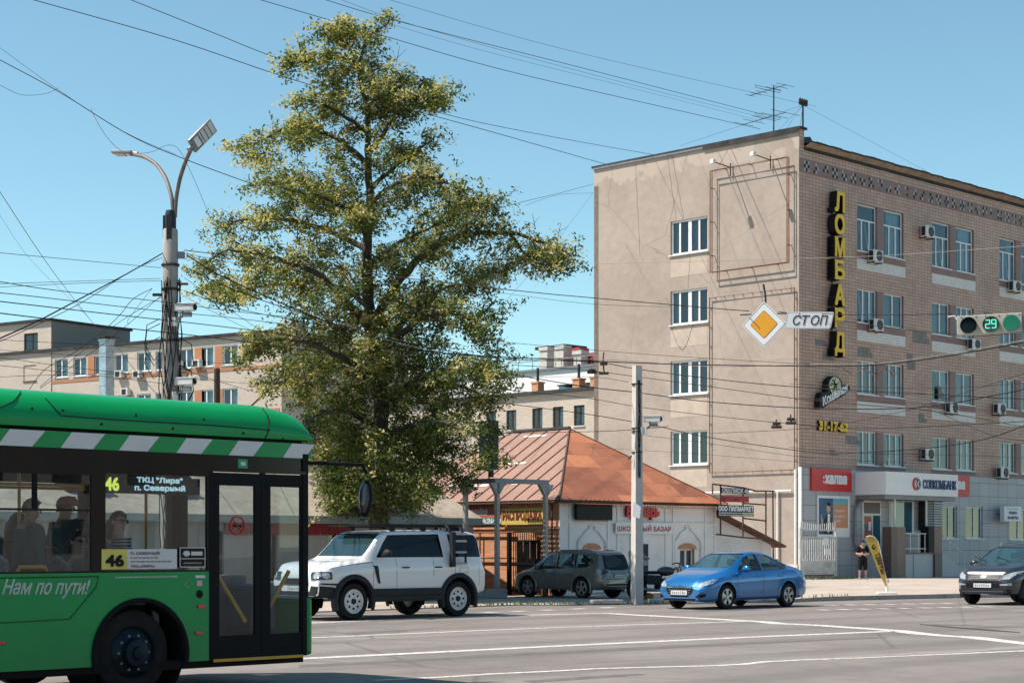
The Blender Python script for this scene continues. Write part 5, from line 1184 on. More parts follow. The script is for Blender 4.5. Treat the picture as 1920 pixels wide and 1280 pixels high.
WIRES = [
 ("dark wire from the top left corner through the tree to the gable's top", [(62, 0, 50), (330, 76, 52), (580, 159, 55), (830, 222, 60), (1135, 308, 78)], 0.018),
 ("wire entering the sky left of the tree top and ending at the roof edge", [(245, 0, 50), (400, 62, 52), (540, 117, 55), (800, 205, 62), (1000, 250, 72), (1235, 292, 88)], 0.016),
 ("sky wire sloping right from above the lamp towards the roof antenna", [(488, 0, 60), (700, 62, 64), (930, 128, 70), (1160, 182, 78), (1425, 242, 90)], 0.018),
 ("topmost of the close bundle of sky wires right of the tree top", [(610, 0, 60), (760, 44, 64), (1100, 130, 74), (1430, 215, 90)], 0.017),
 ("faint sky wire just under the close bundle's top wire", [(640, 0, 60), (790, 52, 64), (1110, 140, 74), (1430, 221, 90)], 0.009),
 ("faint lowest sky wire of the close bundle right of the tree top", [(700, 36, 64), (900, 94, 70), (1130, 152, 76), (1430, 228, 90)], 0.008),
 ("very faint high wire crossing the upper right sky to the antenna", [(730, 0, 70), (1000, 78, 78), (1250, 138, 86), (1530, 200, 95)], 0.011),
 ("wire from the left edge passing below the lamp arms into the tree", [(0, 113, 40), (110, 172, 40), (240, 252, 40), (340, 296, 41), (475, 346, 43)], 0.014),
 ("thin wire from the upper left edge down past the curved lamp arm", [(0, 90, 40), (105, 166, 40), (230, 246, 40), (330, 290, 40)], 0.006),
 ("slack looped wire end at the far upper left edge", [(0, 160, 40), (40, 178, 40), (85, 176, 40), (110, 165, 40)], 0.007),
 ("slack wire from the left lamp head looping up to the sky wire", [(170, 204, 40), (195, 250, 40), (230, 284, 42), (280, 286, 40), (318, 272, 40), (345, 296, 40), (395, 410, 41)], 0.007),
 ("steep diagonal wire from the left edge down to the duct's cap", [(0, 360, 50), (100, 510, 60), (200, 638, 80)], 0.014),
 ("faint steep wire left of the steep diagonal wire", [(0, 404, 50), (60, 490, 55), (170, 600, 60), (185, 640, 70)], 0.006),
 ("steep wire running down from the duct's cap behind the bus roof", [(208, 632, 60), (250, 690, 55), (300, 745, 50)], 0.013),
 ("thin level wire at the left edge meeting the pole's upper band", [(0, 474, 36), (150, 488, 39), (302, 502, 41)], 0.009),
 ("thick drooping cable pair rising from the left edge to the lamp pole", [(0, 634, 30), (70, 602, 32), (150, 560, 35), (240, 512, 38), (306, 474, 41)], 0.02),
 ("second slack cable beside the thick cable rising to the pole", [(0, 640, 30), (75, 606, 32), (155, 566, 35), (250, 506, 38), (304, 483, 41)], 0.01),
 ("upper of two level wires reaching the pole from the left edge", [(0, 532, 36), (150, 527, 39), (302, 522, 41)], 0.008),
 ("lower of two level wires reaching the pole from the left edge", [(0, 538, 36), (150, 531, 39), (302, 526, 41)], 0.008),
 ("trolley wire with small clamps crossing left of the pole, the highest one", [(0, 528, 30), (110, 545, 33), (300, 565, 37), (480, 588, 42), (700, 608, 50)], 0.011),
 ("trolley wire with brown clamp near the left edge, second highest", [(0, 549, 30), (75, 557, 32), (300, 583, 37), (480, 601, 42), (760, 640, 52)], 0.011),
 ("dark trolley wire third from the top at the left edge", [(0, 565, 30), (200, 588, 35), (480, 620, 41), (800, 664, 52)], 0.014),
 ("dark trolley wire fourth from the top at the left edge", [(0, 587, 30), (200, 611, 35), (480, 643, 41), (800, 690, 52), (960, 708, 56)], 0.015),
 ("thin wire crossing the cream building's upper windows", [(0, 637, 34), (150, 645, 38), (320, 655, 44)], 0.007),
 ("thin wire crossing the cream building below its roof line", [(0, 656, 34), (180, 668, 38), (480, 684, 46)], 0.006),
 ("wire crossing the cream building between its window rows", [(0, 670, 34), (200, 696, 38), (480, 720, 46)], 0.008),
 ("lower wire crossing the cream building just above the bus", [(0, 685, 34), (200, 706, 38), (330, 722, 42)], 0.008),
 ("almost level wire meeting the bus roof's left end", [(0, 707, 34), (90, 703, 36), (320, 700, 42)], 0.007),
 ("crooked black cable climbing from the bus roof to the pole's middle", [(55, 730, 38), (85, 692, 38), (140, 660, 38), (185, 628, 39), (225, 590, 40), (250, 560, 40), (285, 541, 41)], 0.011),
 ("second crooked cable climbing beside the duct towards the pole", [(75, 725, 38), (150, 662, 38), (215, 610, 39), (270, 575, 40), (305, 556, 41)], 0.009),
 ("thin straight cable from the bus roof up to the lamp pole", [(75, 728, 38), (200, 640, 39), (305, 552, 41)], 0.009),
 ("dangling cable end left of the lamp pole", [(285, 541, 41), (262, 570, 41), (240, 600, 41), (242, 608, 41)], 0.007),
 ("cable from the pole top band crossing the tree to the priority sign", [(345, 469, 41), (560, 495, 41), (800, 526, 40), (1000, 548, 39), (1130, 560, 38), (1327, 577, 37), (1404, 583, 36)], 0.014),
 ("thin line under the priority sign's support cable", [(345, 475, 41), (560, 512, 41), (900, 545, 40), (1100, 569, 39), (1256, 575, 38)], 0.006),
 ("cable linking the priority sign and the stop plate", [(1460, 584, 36), (1480, 587, 35.5), (1500, 588, 35)], 0.012),
 ("cable from the stop plate to the hanging traffic light", [(1540, 588, 35), (1600, 590, 33), (1700, 590, 31), (1785, 588, 29)], 0.01),
 ("dark thin cable under the traffic light running to the right edge", [(1560, 600, 33), (1800, 628, 29), (1920, 622, 27), (1990, 618, 26)], 0.008),
 ("thick twisted cable sagging from the pole past the tree to the gable", [(350, 478, 41), (420, 520, 42), (560, 582, 44), (700, 634, 46), (800, 658, 47), (920, 668, 48), (1050, 674, 48), (1190, 680, 48), (1330, 684, 47), (1520, 686, 45), (1640, 684, 43), (1760, 670, 40), (1920, 642, 37), (1990, 628, 36)], 0.022),
 ("pale companion line twisting round the thick sagging cable", [(350, 474, 41), (420, 512, 42), (560, 574, 44), (700, 628, 46), (800, 655, 47), (920, 671, 48), (1050, 671, 48), (1190, 677, 48), (1330, 687, 47), (1520, 683, 45), (1640, 682, 43), (1760, 666, 40), (1920, 638, 37)], 0.012, "wire_pale"),
 ("black cable dropping from the pole through the tree's left branches", [(345, 500, 41), (450, 548, 42), (600, 598, 44), (760, 642, 46), (940, 672, 48), (1111, 678, 49), (1190, 691, 49.5), (1327, 709, 47), (1520, 727, 44), (1920, 748, 40)], 0.016),
 ("thin wire above the pale pole ending at the first gable window", [(930, 640, 48), (1100, 655, 48), (1256, 667, 47), (1518, 683, 45)], 0.009),
 ("wire passing just behind the pale pole's top", [(960, 684, 50), (1100, 694, 51), (1327, 724, 48), (1520, 750, 45), (1745, 770, 42), (1920, 800, 40)], 0.013),
 ("dark wavy cable crossing the gable's middle window", [(960, 702, 50), (1100, 725, 50), (1190, 735, 50), (1330, 753, 48), (1520, 765, 46), (1720, 764, 43), (1880, 738, 40), (1920, 729, 39)], 0.019),
 ("wire crossing the pale pole just above its camera", [(940, 730, 50), (1100, 746, 50), (1193, 762, 50), (1332, 779, 48), (1483, 794, 46), (1640, 803, 44), (1920, 790, 40)], 0.012),
 ("short cable reaching the pale pole from the left at camera level", [(940, 755, 51), (1100, 776, 50), (1190, 791, 50)], 0.015),
 ("rising wire from the rust-red roof to the camera's bracket", [(940, 812, 51), (1100, 809, 50), (1193, 805, 50), (1253, 799, 49)], 0.012),
 ("black cable falling from the camera bracket across the lowest gable window", [(1231, 798, 50), (1332, 820, 48), (1520, 847, 45), (1617, 848, 44), (1754, 838, 42), (1850, 822, 40), (1920, 798, 39)], 0.016),
 ("thin cable rising right across the phone number sign", [(1332, 812, 48), (1483, 805, 46), (1587, 793, 44), (1726, 762, 42), (1920, 700, 39)], 0.009),
 ("thin wire falling right from the pale pole's lower band", [(1210, 816, 50), (1330, 831, 48), (1520, 858, 46), (1700, 866, 44)], 0.008),
 ("faint wire crossing the lower gable between pole and corner", [(1100, 838, 50), (1300, 850, 48), (1500, 866, 46)], 0.006),
 ("nearly level wire crossing the front wall above the pouch emblem", [(1480, 720, 45), (1740, 728, 42), (1920, 718, 40)], 0.009),
 ("wire crossing the front wall through the phone number's upper edge", [(1480, 746, 45), (1745, 758, 42), (1920, 782, 40)], 0.008),
 ("wire descending right across the first-floor windows near the edge", [(1728, 758, 43), (1855, 814, 40), (1920, 826, 39)], 0.009),
 ("level wire just above the red card sign", [(1480, 838, 45), (1610, 849, 44), (1760, 852, 42), (1920, 858, 40)], 0.008),
 ("pale wire crossing the top-floor windows at the right edge", [(1114, 495, 60), (1300, 490, 57), (1480, 485, 54), (1642, 480, 50), (1855, 466, 46), (1920, 461, 45)], 0.011, "wire_pale"),
 ("slack cable arriving at the gable's left edge from the tree", [(920, 395, 60), (990, 376, 65), (1050, 362, 72), (1113, 345, 86)], 0.012),
 ("second slack line sagging at the gable's left edge", [(985, 385, 60), (1050, 365, 70), (1113, 362, 88)], 0.008),
 ("thin steep line from the gable's left edge into the tree", [(935, 580, 60), (1030, 470, 70), (1112, 362, 88)], 0.007),
 ("hanging line from the hoarding frame down to the priority sign", [(1412, 498, 60), (1422, 535, 45), (1432, 570, 36)], 0.008),
 ("short upper cable on the pale pole's left side", [(940, 708, 53), (1100, 706, 52), (1178, 716, 50)], 0.009),
 ("black cable fan running from the lamp pole into the tree's lower left", [(345, 545, 41), (450, 580, 43), (620, 612, 46)], 0.013),
 ("thin cable of the fan from the lamp pole to the tree, steepest one", [(345, 520, 41), (430, 580, 43), (520, 640, 46)], 0.008),
 ("thin cable of the fan from the lamp pole, second steepest", [(345, 555, 41), (430, 600, 43), (560, 660, 46)], 0.007),
 ("short cable bundle running right from the pole to the timber pole", [(340, 690, 41), (400, 712, 55), (480, 735, 70)], 0.014),
]
for w_ in WIRES: wire(w_[0], w_[1], w_[2] * 0.68, *w_[3:])
def hanger(label, px, py, Y, h):
    t = thing("wire_insulator", label, "insulator", Matrix.Translation(W(px, py, Y)), "insulators hanging on the wires"); b = MB()
    b.tube([(0, 0, 0), (-0.02, 0, -h * 0.45), (0.01, 0, -h)], 0.022, "rust_dark", 6); b.box(-0.1, 0.1, -0.03, 0.03, -h * 0.55 - 0.05, -h * 0.55 + 0.03, "rust_dark"); b.box(-0.13, 0.13, -0.03, 0.03, -h - 0.05, -h + 0.02, "rust_dark"); b.build("body", t)
hanger("large rusty insulator hanging on the thick cable left of the pale pole", 1132, 660, 48.5, 0.55)
hanger("small insulator hanger in front of the gable, left of two", 1456, 786, 46, 0.18)
hanger("small insulator hanger in front of the gable, right of two", 1483, 777, 46, 0.2)
hanger("dark clamp on the wire at the gable's left edge", 1110, 690, 49, 0.1)
t_ = thing("rusty_wire_tangle", "rusty tangle of dangling wire on the thick cable before the second-floor windows", "wire tangle", Matrix.Translation(W(1620, 687, 43.2))); b = MB(); q = []
for i in range(40): q.append((-0.5 + i * 0.033, 0.02 * math.sin(i * 2), -0.02 - 0.19 * abs(math.sin(i * 0.21)) * rnd.uniform(0.7, 1.0)))
b.tube(q, 0.013, "rust", 5); b.build("strands", t_)
# ------------------------------------------------------------------ cars
def paint(name, col, metal=0.35, rough=0.32, coat=0.9):
    t = newmat(name, rough, metal, col); t.b.inputs['Coat Weight'].default_value = coat; t.b.inputs['Coat Roughness'].default_value = 0.03
    v = t.coord(); n = t.noise(v, 1.3, 6, 0.65)              # a film of road dust, heavier in blotches
    sp = t.new("ShaderNodeSeparateXYZ"); t.link(v, sp.inputs[0]); mr = t.new("ShaderNodeMapRange"); mr.inputs[1].default_value = 0.85; mr.inputs[2].default_value = 0.2; t.link(sp.outputs[2], mr.inputs[0])
    mu = t.new("ShaderNodeMath", operation='MULTIPLY'); t.link(mr.outputs[0], mu.inputs[0]); t.link(n, mu.inputs[1])
    m2 = t.new("ShaderNodeMath", operation='MULTIPLY'); t.link(mu.outputs[0], m2.inputs[0]); m2.inputs[1].default_value = 0.3
    t.color(t.mix(m2.outputs[0], col, (0.2, 0.17, 0.145)))
    return t.m
paint("paint_white", (0.72, 0.72, 0.73), 0.0, 0.35); paint("paint_blue", (0.003, 0.16, 0.45), 0.4, 0.24); paint("paint_silver", (0.185, 0.183, 0.172), 0.6, 0.36); paint("paint_dark", (0.035, 0.04, 0.047), 0.5, 0.3)
mat("car_glass", (0.006, 0.014, 0.018), 0.03, 0, 0.5, 1.0, spec=0.35); mat("screen_glass", (0.018, 0.05, 0.06), 0.04, 0, 0.8, 2.0, spec=0.7); mat("cladding", (0.028, 0.03, 0.034), 0.6, 0, 0.2, 4); mat("chrome", (0.42, 0.43, 0.44), 0.3, 1.0, 0.05)
mat("alloy", (0.42, 0.42, 0.43), 0.32, 0.8, 0.1); mat("wheel_white", (0.66, 0.65, 0.63), 0.45, 0, 0.12); mat("headlamp", (0.33, 0.36, 0.39), 0.15, 0.1, 0.6, 16, coat=1); mat("tail_red", (0.3, 0.01, 0.012), 0.2, 0, 0.2, 6, coat=1); mat("seam", (0.01, 0.012, 0.014), 0.7); mat("lamp_dark", (0.03, 0.04, 0.05), 0.15, 0, 0.4, 8, coat=1); mat("plate_white", (0.62, 0.62, 0.62), 0.5)
mat("seat_dark", (0.05, 0.055, 0.06), 0.8, 0, 0.2, 4)
glass("auto_glass", (0.5, 0.66, 0.68), 1.1, 0.97, 0.01); glass("screen_pane", (0.42, 0.6, 0.63), 1.3, 0.84, 0.01, (0.12, 0.26, 0.29)); glass("privacy_glass", (0.06, 0.08, 0.09), 0.7, 0.99, 0.01)
def lerp_tab(tab, x):
    xs = [p[0] for p in tab]; ys = [p[1] for p in tab]; return float(np.interp(x, xs, ys))
def smooth_tab(tab, xs):      # monotone-ish smoothing of a profile table
    y = np.interp(xs, [p[0] for p in tab], [p[1] for p in tab]); k = np.array([1, 2, 3, 2, 1], float); k /= k.sum()
    return np.convolve(np.pad(y, 2, mode='edge'), k, mode='valid')
class Car:
    def __init__(s, name, label, cat, sp, loc, heading, paintm, size=1.0):
        s.sp = sp; s.paint = paintm; ang = math.atan2(heading[1], heading[0])
        s.M = Matrix.Translation(loc) @ Matrix.Rotation(ang, 4, 'Z') @ Matrix.Scale(size, 4); s.t = thing(name, label, cat, s.M)
        xs = np.linspace(sp['top'][0][0], sp['top'][-1][0], 76)
        zt, zb, w, wr = (smooth_tab(sp[k], xs) for k in ('top', 'belt', 'w', 'wr')); zs = smooth_tab(sp['sill'], xs)
        zb = np.minimum(zb, zt - 0.03); secs = []
        for i in range(len(xs)):
            W_, R2, a, b_, c = w[i], min(wr[i], w[i] * 0.93), zs[i], zb[i], zt[i]; h = b_ - a; g = c - b_; e = min(1.0, g / 0.4)
            P = [(0, a), (0.72 * W_, a), (0.92 * W_, a + 0.02), (0.965 * W_, a + 0.12 * h), (0.985 * W_, a + 0.3 * h), (0.992 * W_, a + 0.5 * h), (0.988 * W_, a + 0.68 * h), (W_, a + 0.80 * h), (0.972 * W_, a + 0.89 * h), (0.955 * W_, b_)]
            y0 = 0.945 * W_; y1 = R2; z0 = b_ + 0.02 * e; z1 = c - 0.075 * e - 0.12 * g * (1 - e)
            for k in range(6):
                u = k / 5; P.append((y0 + (y1 - y0) * (u ** 1.15), z0 + (z1 - z0) * u))
            P += [(y1 - 0.03 * e - 0.02, c - 0.035 * e - 0.06 * g * (1 - e)), (y1 * 0.84, c - 0.014 * e - 0.03 * g * (1 - e)), (y1 * 0.55, c - 0.004), (y1 * 0.25, c), (0, c)]
            secs.append(P)
        n = len(secs[0]); ring = 2 * n - 2; vs = []
        for i, P in enumerate(secs):
            for (y, z) in P: vs.append((xs[i], y, z))
            for (y, z) in P[-2:0:-1]: vs.append((xs[i], -y, z))
        fs = [(i * ring + k, (i + 1) * ring + k, (i + 1) * ring + (k + 1) % ring, i * ring + (k + 1) % ring) for i in range(len(xs) - 1) for k in range(ring)]
        fs += [list(range(ring)), list(range((len(xs) - 1) * ring, len(xs) * ring))[::-1]]
        s.bvh = BVHTree.FromPolygons([Vector(v) for v in vs], fs)
        b = MB(); b.add(vs, fs, paintm, True); o = b.build("body", s.t); o.data.materials.append(MATS["rubber"])
        bm = bmesh.new(); bm.from_mesh(o.data); bmesh.ops.recalc_face_normals(bm, faces=bm.faces[:]); bm.to_mesh(o.data); bm.free()
        c = MB(); s.r = sp['r']
        for ax in sp['axles']:
            for sg in (1, -1):
                yo = sg * (sp['w_max'] + 0.3); yi = sg * (sp['w_max'] - 0.36)
                c.lathe([(s.r + sp.get('gap', 0.055), min(yo, yi)), (s.r + sp.get('gap', 0.055), max(yo, yi))], "rubber", 36, 'Y', (ax, 0, s.r + 0.01))
        co = c.build("arch_cut", s.t); co.data.materials.clear(); co.data.materials.append(MATS[paintm]); co.data.materials.append(MATS["rubber"]); co.data.polygons.foreach_set('material_index', [1] * len(co.data.polygons))
        bm = bmesh.new(); bm.from_mesh(co.data); bmesh.ops.remove_doubles(bm, verts=bm.verts[:], dist=1e-5); bmesh.ops.recalc_face_normals(bm, faces=bm.faces[:]); bm.to_mesh(co.data); bm.free()
        cutters = [co]
        def cutter(vs_, fs_):
            c = MB(); c.add(vs_, fs_, "rubber"); q = c.build("cut", s.t); q.data.materials.clear(); q.data.materials.append(MATS[paintm]); q.data.materials.append(MATS["rubber"]); q.data.polygons.foreach_set('material_index', [1] * len(q.data.polygons))
            bm = bmesh.new(); bm.from_mesh(q.data); bmesh.ops.remove_doubles(bm, verts=bm.verts[:], dist=1e-5); bmesh.ops.recalc_face_normals(bm, faces=bm.faces[:]); bm.to_mesh(q.data); bm.free(); cutters.append(q)
        ca, cb = sp['cab']; idx = [i for i in range(len(xs)) if ca <= xs[i] <= cb]; iv = []
        for i in idx:
            P = secs[i]; zlo = zs[i] + 0.2; zb_ = zb[i] - 0.02; yw = w[i] - 0.09; Q = [(0, zlo), (yw, zlo), (yw, zb_)]
            for (y, z) in P[10:]: Q.append((max(0.0, y - 0.055 if y > 0.1 else y), max(z - 0.05, zb_ + 0.002)))
            Q[-1] = (0, P[-1][1] - 0.05)
            iv += [(xs[i], y, z) for y, z in Q] + [(xs[i], -y, z) for y, z in Q[-2:0:-1]]; nq = 2 * len(Q) - 2
        cutter(iv, [(i * nq + k, (i + 1) * nq + k, (i + 1) * nq + (k + 1) % nq, i * nq + (k + 1) % nq) for i in range(len(idx) - 1) for k in range(nq)] + [list(range(nq)), list(range((len(idx) - 1) * nq, len(idx) * nq))])
        for poly, ax in sp['openings']:
            n2 = len(poly)
            if ax == 'L': a_, b_ = [(x, -2, z) for x, z in poly], [(x, 2, z) for x, z in poly]
            elif ax == 'F': a_, b_ = [(0.0, y, z) for y, z in poly], [(4, y, z) for y, z in poly]
            else: a_, b_ = [(-4, y, z) for y, z in poly], [((ca + cb) / 2 - 0.3, y, z) for y, z in poly]
            cutter(a_ + b_, [list(range(n2)), list(range(n2, 2 * n2))] + [(i, (i + 1) % n2, n2 + (i + 1) % n2, n2 + i) for i in range(n2)])
        base = o.data; A0 = sum(p.area for p in base.polygons); bb = [max(v_[k] for v_ in vs) - min(v_[k] for v_ in vs) for k in range(3)]
        for attempt in range(8):             # exact booleans can fail on near-coincident faces: nudge the cutters and try again
            for q in cutters: md = o.modifiers.new("cut", 'BOOLEAN'); md.object = q; md.operation = 'DIFFERENCE'; md.solver = 'EXACT'
            me = evalmesh(o); o.modifiers.clear(); A1 = sum(p.area for p in me.polygons if p.material_index == 0); cs = np.array([v_.co[:] for v_ in me.vertices])
            ok = len(cs) > 1000 and A1 > 0.55 * A0 and A1 < 1.05 * A0 and all(abs((cs[:, k].max() - cs[:, k].min()) - bb[k]) < 0.08 for k in range(3))
            if ok: break
            print("retry cut", name, attempt, A0, A1)
            for q in cutters: q.location = [rnd.uniform(-0.006, 0.006) for _ in range(3)]
        o.data = me; me.set_sharp_from_angle(angle=R_(38)); s.body = o
        for q in cutters: bpy.data.objects.remove(q)
        gs = sp.get('glass', {'L': "auto_glass", 'F': "screen_pane", 'B': "auto_glass"})
        for poly, ax in sp['openings']:
            for a2 in (('L', 'R') if ax == 'L' else (ax,)):
                b = MB(); s.patch(b, poly, a2, gs[ax], -0.012, 0.07); b.build({'L': "side_window", 'F': "windscreen", 'B': "rear_window"}[ax], s.t)
        sx0, sh = sp['seats'], sp['seat_h']
        for (x, y, wd) in ((sx0, 0.37, 0.24), (sx0, -0.37, 0.24), (sx0 - 0.86, 0.0, 0.62)):
            b = MB(); b.box(x - 0.05, x + 0.45, y - wd, y + wd, sh - 0.14, sh, "seat_dark", 0.05); b.T = Matrix.Translation((x - 0.08, y, sh)) @ Matrix.Rotation(R_(-16), 4, 'Y'); b.box(-0.08, 0.05, -wd, wd, -0.05, 0.56, "seat_dark", 0.06)
            for hy_ in ((0,) if wd < 0.4 else (-0.37, 0.37)): b.box(-0.06, 0.04, hy_ - 0.12, hy_ + 0.12, 0.6, 0.78, "seat_dark", 0.04)
            b.build("seat", s.t)
        xd = sp['dash']; b = MB(); b.box(xd, xd + 0.5, -0.68, 0.68, sh + 0.05, sp['dash_z'], "seat_dark", 0.06); b.tube([(xd - 0.12, 0.37 + 0.18 * math.cos(a), sp['dash_z'] - 0.02 + 0.17 * math.sin(a)) for a in np.linspace(0, 6.29, 18)], 0.016, "black", 6); b.build("dashboard", s.t)
    def hit(s, o, d):
        p, nrm, _, _ = s.bvh.ray_cast(Vector(o), Vector(d)); return p, nrm
    def project(s, poly, axis, off=0.005, step=0.07):
        """flat outline pressed on to the body; axis 'L','R' (x,z), 'F','B' (y,z), 'T' (x,y)"""
        P = [Vector(p) for p in poly]; B = []
        for i in range(len(P)):
            a, b = P[i], P[(i + 1) % len(P)]; k = max(1, int((b - a).length / step))
            for j in range(k): B.append(a.lerp(b, j / k))
        nb = len(B); x0, x1 = min(p.x for p in B), max(p.x for p in B); y0, y1 = min(p.y for p in B), max(p.y for p in B); I = []
        x = x0 + step / 2
        while x < x1:
            y = y0 + step / 2
            while y < y1: I.append(Vector((x, y))); y += step
            x += step
        co, _, fs, *_r = delaunay_2d_cdt(B + I, [(i, (i + 1) % nb) for i in range(nb)], [list(range(nb))], 1, 1e-5)
        out = []
        D = {'L': (0, -1, 0), 'R': (0, 1, 0), 'F': (-1, 0, 0), 'B': (1, 0, 0), 'T': (0, 0, -1)}[axis]
        for c in co:
            o = {'L': (c.x, 4, c.y), 'R': (c.x, -4, c.y), 'F': (6, c.x, c.y), 'B': (-6, c.x, c.y), 'T': (c.x, c.y, 5)}[axis]
            p, nr = s.hit(o, D)
            if p is None: p, nr, _, _ = s.bvh.find_nearest(Vector(o) + Vector(D) * {'L': 3.1, 'R': 3.1, 'F': 3.8, 'B': 3.8, 'T': 4}[axis])
            if nr.dot(Vector(D)) > 0: nr = -nr
            out.append(p + nr * off)
        return out, [list(f) for f in fs]
    def patch(s, mb, poly, axis, m, off=0.005, step=0.07, mirror=False):
        v, f = s.project(poly, axis, off, step); mb.add(v, f, m, True)
        if mirror:
            if axis in 'FBT': pm = [(-p[0], p[1]) for p in poly] if axis != 'T' else [(p[0], -p[1]) for p in poly]; v, f = s.project(pm, axis, off, step)
            else: v, f = s.project(poly, 'R' if axis == 'L' else 'L', off, step)
            mb.add(v, f, m, True)
    def part(s, name, items, parent=None):
        if name.endswith("windows") or name == "rear_quarter_window" or name == "bumper_vent":
            nm = name[:-1] if name.endswith("windows") else name
            for (poly, axis, m, off, step, mir) in items:
                for ax in ('L', 'R'): b = MB(); s.patch(b, poly, ax, m, off, step); o = b.build(nm, parent or s.t)
            return o
        b = MB()
        for (poly, axis, m, *r) in items: s.patch(b, poly, axis, m, *r)
        return b.build(name, parent or s.t)
    def wheels(s, style, rimm, w=0.225):
        for ax in s.sp['axles']:
            for sg in (1, -1):
                r = s.r; yc = sg * (s.sp['w_max'] - w / 2 - 0.015); b = MB(); k = s.sp.get('rim', 0.68)
                prof = [(r * k, -w * 0.42), (r * (k + 0.1), -w * 0.5), (r * 0.93, -w * 0.48), (r * 0.99, -w * 0.36), (r, -w * 0.2), (r, w * 0.2), (r * 0.99, w * 0.36), (r * 0.93, w * 0.48), (r * (k + 0.1), w * 0.5), (r * k, w * 0.42)]
                b.lathe(prof, "rubber", 32, 'Y', (ax, yc, r), cap=False); o = b.build("wheel", s.t)
                b = MB(); f = yc + sg * w * 0.36
                b.lathe([(r * (k + 0.015), (yc + sg * w * 0.45) - f), (r * k * 0.93, (yc + sg * w * 0.40) - f), (r * k * 0.9, sg * -0.05), (0, sg * -0.07)], rimm if style == 'steel' else "lamp_dark", 32, 'Y', (ax, f, r), cap=False)
                R1 = r * k * 0.95
                if style == 'steel':
                    b.lathe([(R1, sg * -0.02), (R1 * 0.8, sg * 0.0), (R1 * 0.45, sg * 0.015), (R1 * 0.3, sg * 0.01), (0, sg * 0.012)], rimm, 28, 'Y', (ax, f, r), cap=False); b.lathe([(R1 * 0.27, sg * 0.014), (R1 * 0.2, sg * 0.05), (0, sg * 0.055)], "cladding", 16, 'Y', (ax, f, r), cap=False)
                    for q in range(8): a = 2 * math.pi * q / 8; b.lathe([(R1 * 0.12, sg * 0.0095), (0, sg * 0.0105)], "rubber", 8, 'Y', (ax + R1 * 0.65 * math.cos(a), f + sg * 0.004, r + R1 * 0.65 * math.sin(a)), cap=False)
                else:
                    nsp = 5; dbl = style == 'double'
                    for q in range(nsp):
                        for e in ((-0.17, 0.17) if dbl else (0,)):
                            a = 2 * math.pi * q / nsp + 0.3; ao = a + e; hw_ = 0.055 if dbl else 0.095; c0, c1 = R1 * 0.14, R1 * 1.0; p = []
                            for (rr, aa, hh) in ((c0, a, hw_ * 0.8), (c1, ao, hw_ * 1.1)):
                                cx, cz = rr * math.cos(aa), rr * math.sin(aa); tx, tz = -math.sin(ao) * hh * R1 / 0.21 * 0.4, math.cos(ao) * hh * R1 / 0.21 * 0.4
                                p += [(ax + cx - tx, f, r + cz - tz), (ax + cx + tx, f, r + cz + tz)]
                            b.prism([p[0], p[1], p[3], p[2]], (0, sg * 0.025, 0), rimm)
                    b.lathe([(R1 * 0.24, 0), (R1 * 0.2, sg * 0.035), (0, sg * 0.035)], rimm, 14, 'Y', (ax, f, r), cap=False); b.lathe([(R1 * 1.04, sg * 0.02), (R1 * 0.95, sg * 0.025), (R1 * 0.92, 0)], rimm, 32, 'Y', (ax, f, r), cap=False)
                b.build("rim", o)
    def flares(s, m, wid=0.1, proud=0.035):
        for ax in s.sp['axles']:
            for sg in (1, -1):
                b = MB(); r0 = s.r + s.sp.get('gap', 0.055) - 0.004; vs = []; n = 26; y_ = s.sp['w_max']
                for i in range(n):
                    a = R_(-22 + 224 * i / (n - 1)); 
                    for (rr, yy) in ((r0, y_ - 0.12), (r0, y_ + proud - 0.01), (r0 + wid * 0.5, y_ + proud), (r0 + wid, y_ + proud * 0.3), (r0 + wid, y_ - 0.1)):
                        vs.append((ax + rr * math.cos(a), sg * yy, s.r + 0.01 + rr * math.sin(a)))
                b.add(vs, [(i * 5 + k, (i + 1) * 5 + k, (i + 1) * 5 + k + 1, i * 5 + k + 1) for i in range(n - 1) for k in range(4)], m, True); b.build("wheel_arch_trim", s.t)
    def mirror_pair(s, x, z, m, out=0.17, sz=1.0):
        for sg in (1, -1):
            w = s.sp['w_max']; b = MB(); b.ball((x, sg * (w + out - 0.05), z + 0.05), 0.12 * sz, m, 12, (0.55, 1.05, 0.75)); b.box(x - 0.05, x - 0.04 + 0.0, sg * (w + out - 0.15), sg * (w + out + 0.05), z - 0.02, z + 0.11, "lamp_dark"); b.tube([(x, sg * (w - 0.1), z - 0.01), (x, sg * (w + out - 0.1), z + 0.02)], 0.025, "cladding", 6); b.build("wing_mirror", s.t)
    def handles(s, xs_, z, m):
        for x in xs_:
            for ax in ('L', 'R'):
                p, nr = s.hit((x, 4 if ax == 'L' else -4, z), (0, -1 if ax == 'L' else 1, 0)); b = MB(); sg = 1 if ax == 'L' else -1
                b.box(x - 0.1, x + 0.1, p.y + sg * 0.008, p.y + sg * 0.04, z - 0.014, z + 0.014, m, 0.008); b.build("door_handle", s.t)
    def plate(s, end, z, m="plate_white", off=0.012):
        p, nr = s.hit((6 if end == 'F' else -6, 0, z), (-1 if end == 'F' else 1, 0, 0)); d = 1 if end == 'F' else -1; x = p.x + d * 0.015
        b = MB(); b.box(x, x + d * 0.01, -0.27, 0.27, z - 0.065, z + 0.065, "seam"); b.box(x + d * 0.01, x + d * 0.014, -0.26, 0.26, z - 0.056, z + 0.056, m)
        for i in range(7):                      # blurred, unreadable registration marks
            y = -0.21 + i * 0.062; b.box(x + d * 0.014, x + d * 0.0155, y, y + 0.036 * rnd.uniform(0.6, 1), z - 0.034, z - 0.034 + 0.07 * rnd.uniform(0.6, 1), "grey_metal")
        b.build("number_plate", s.t)
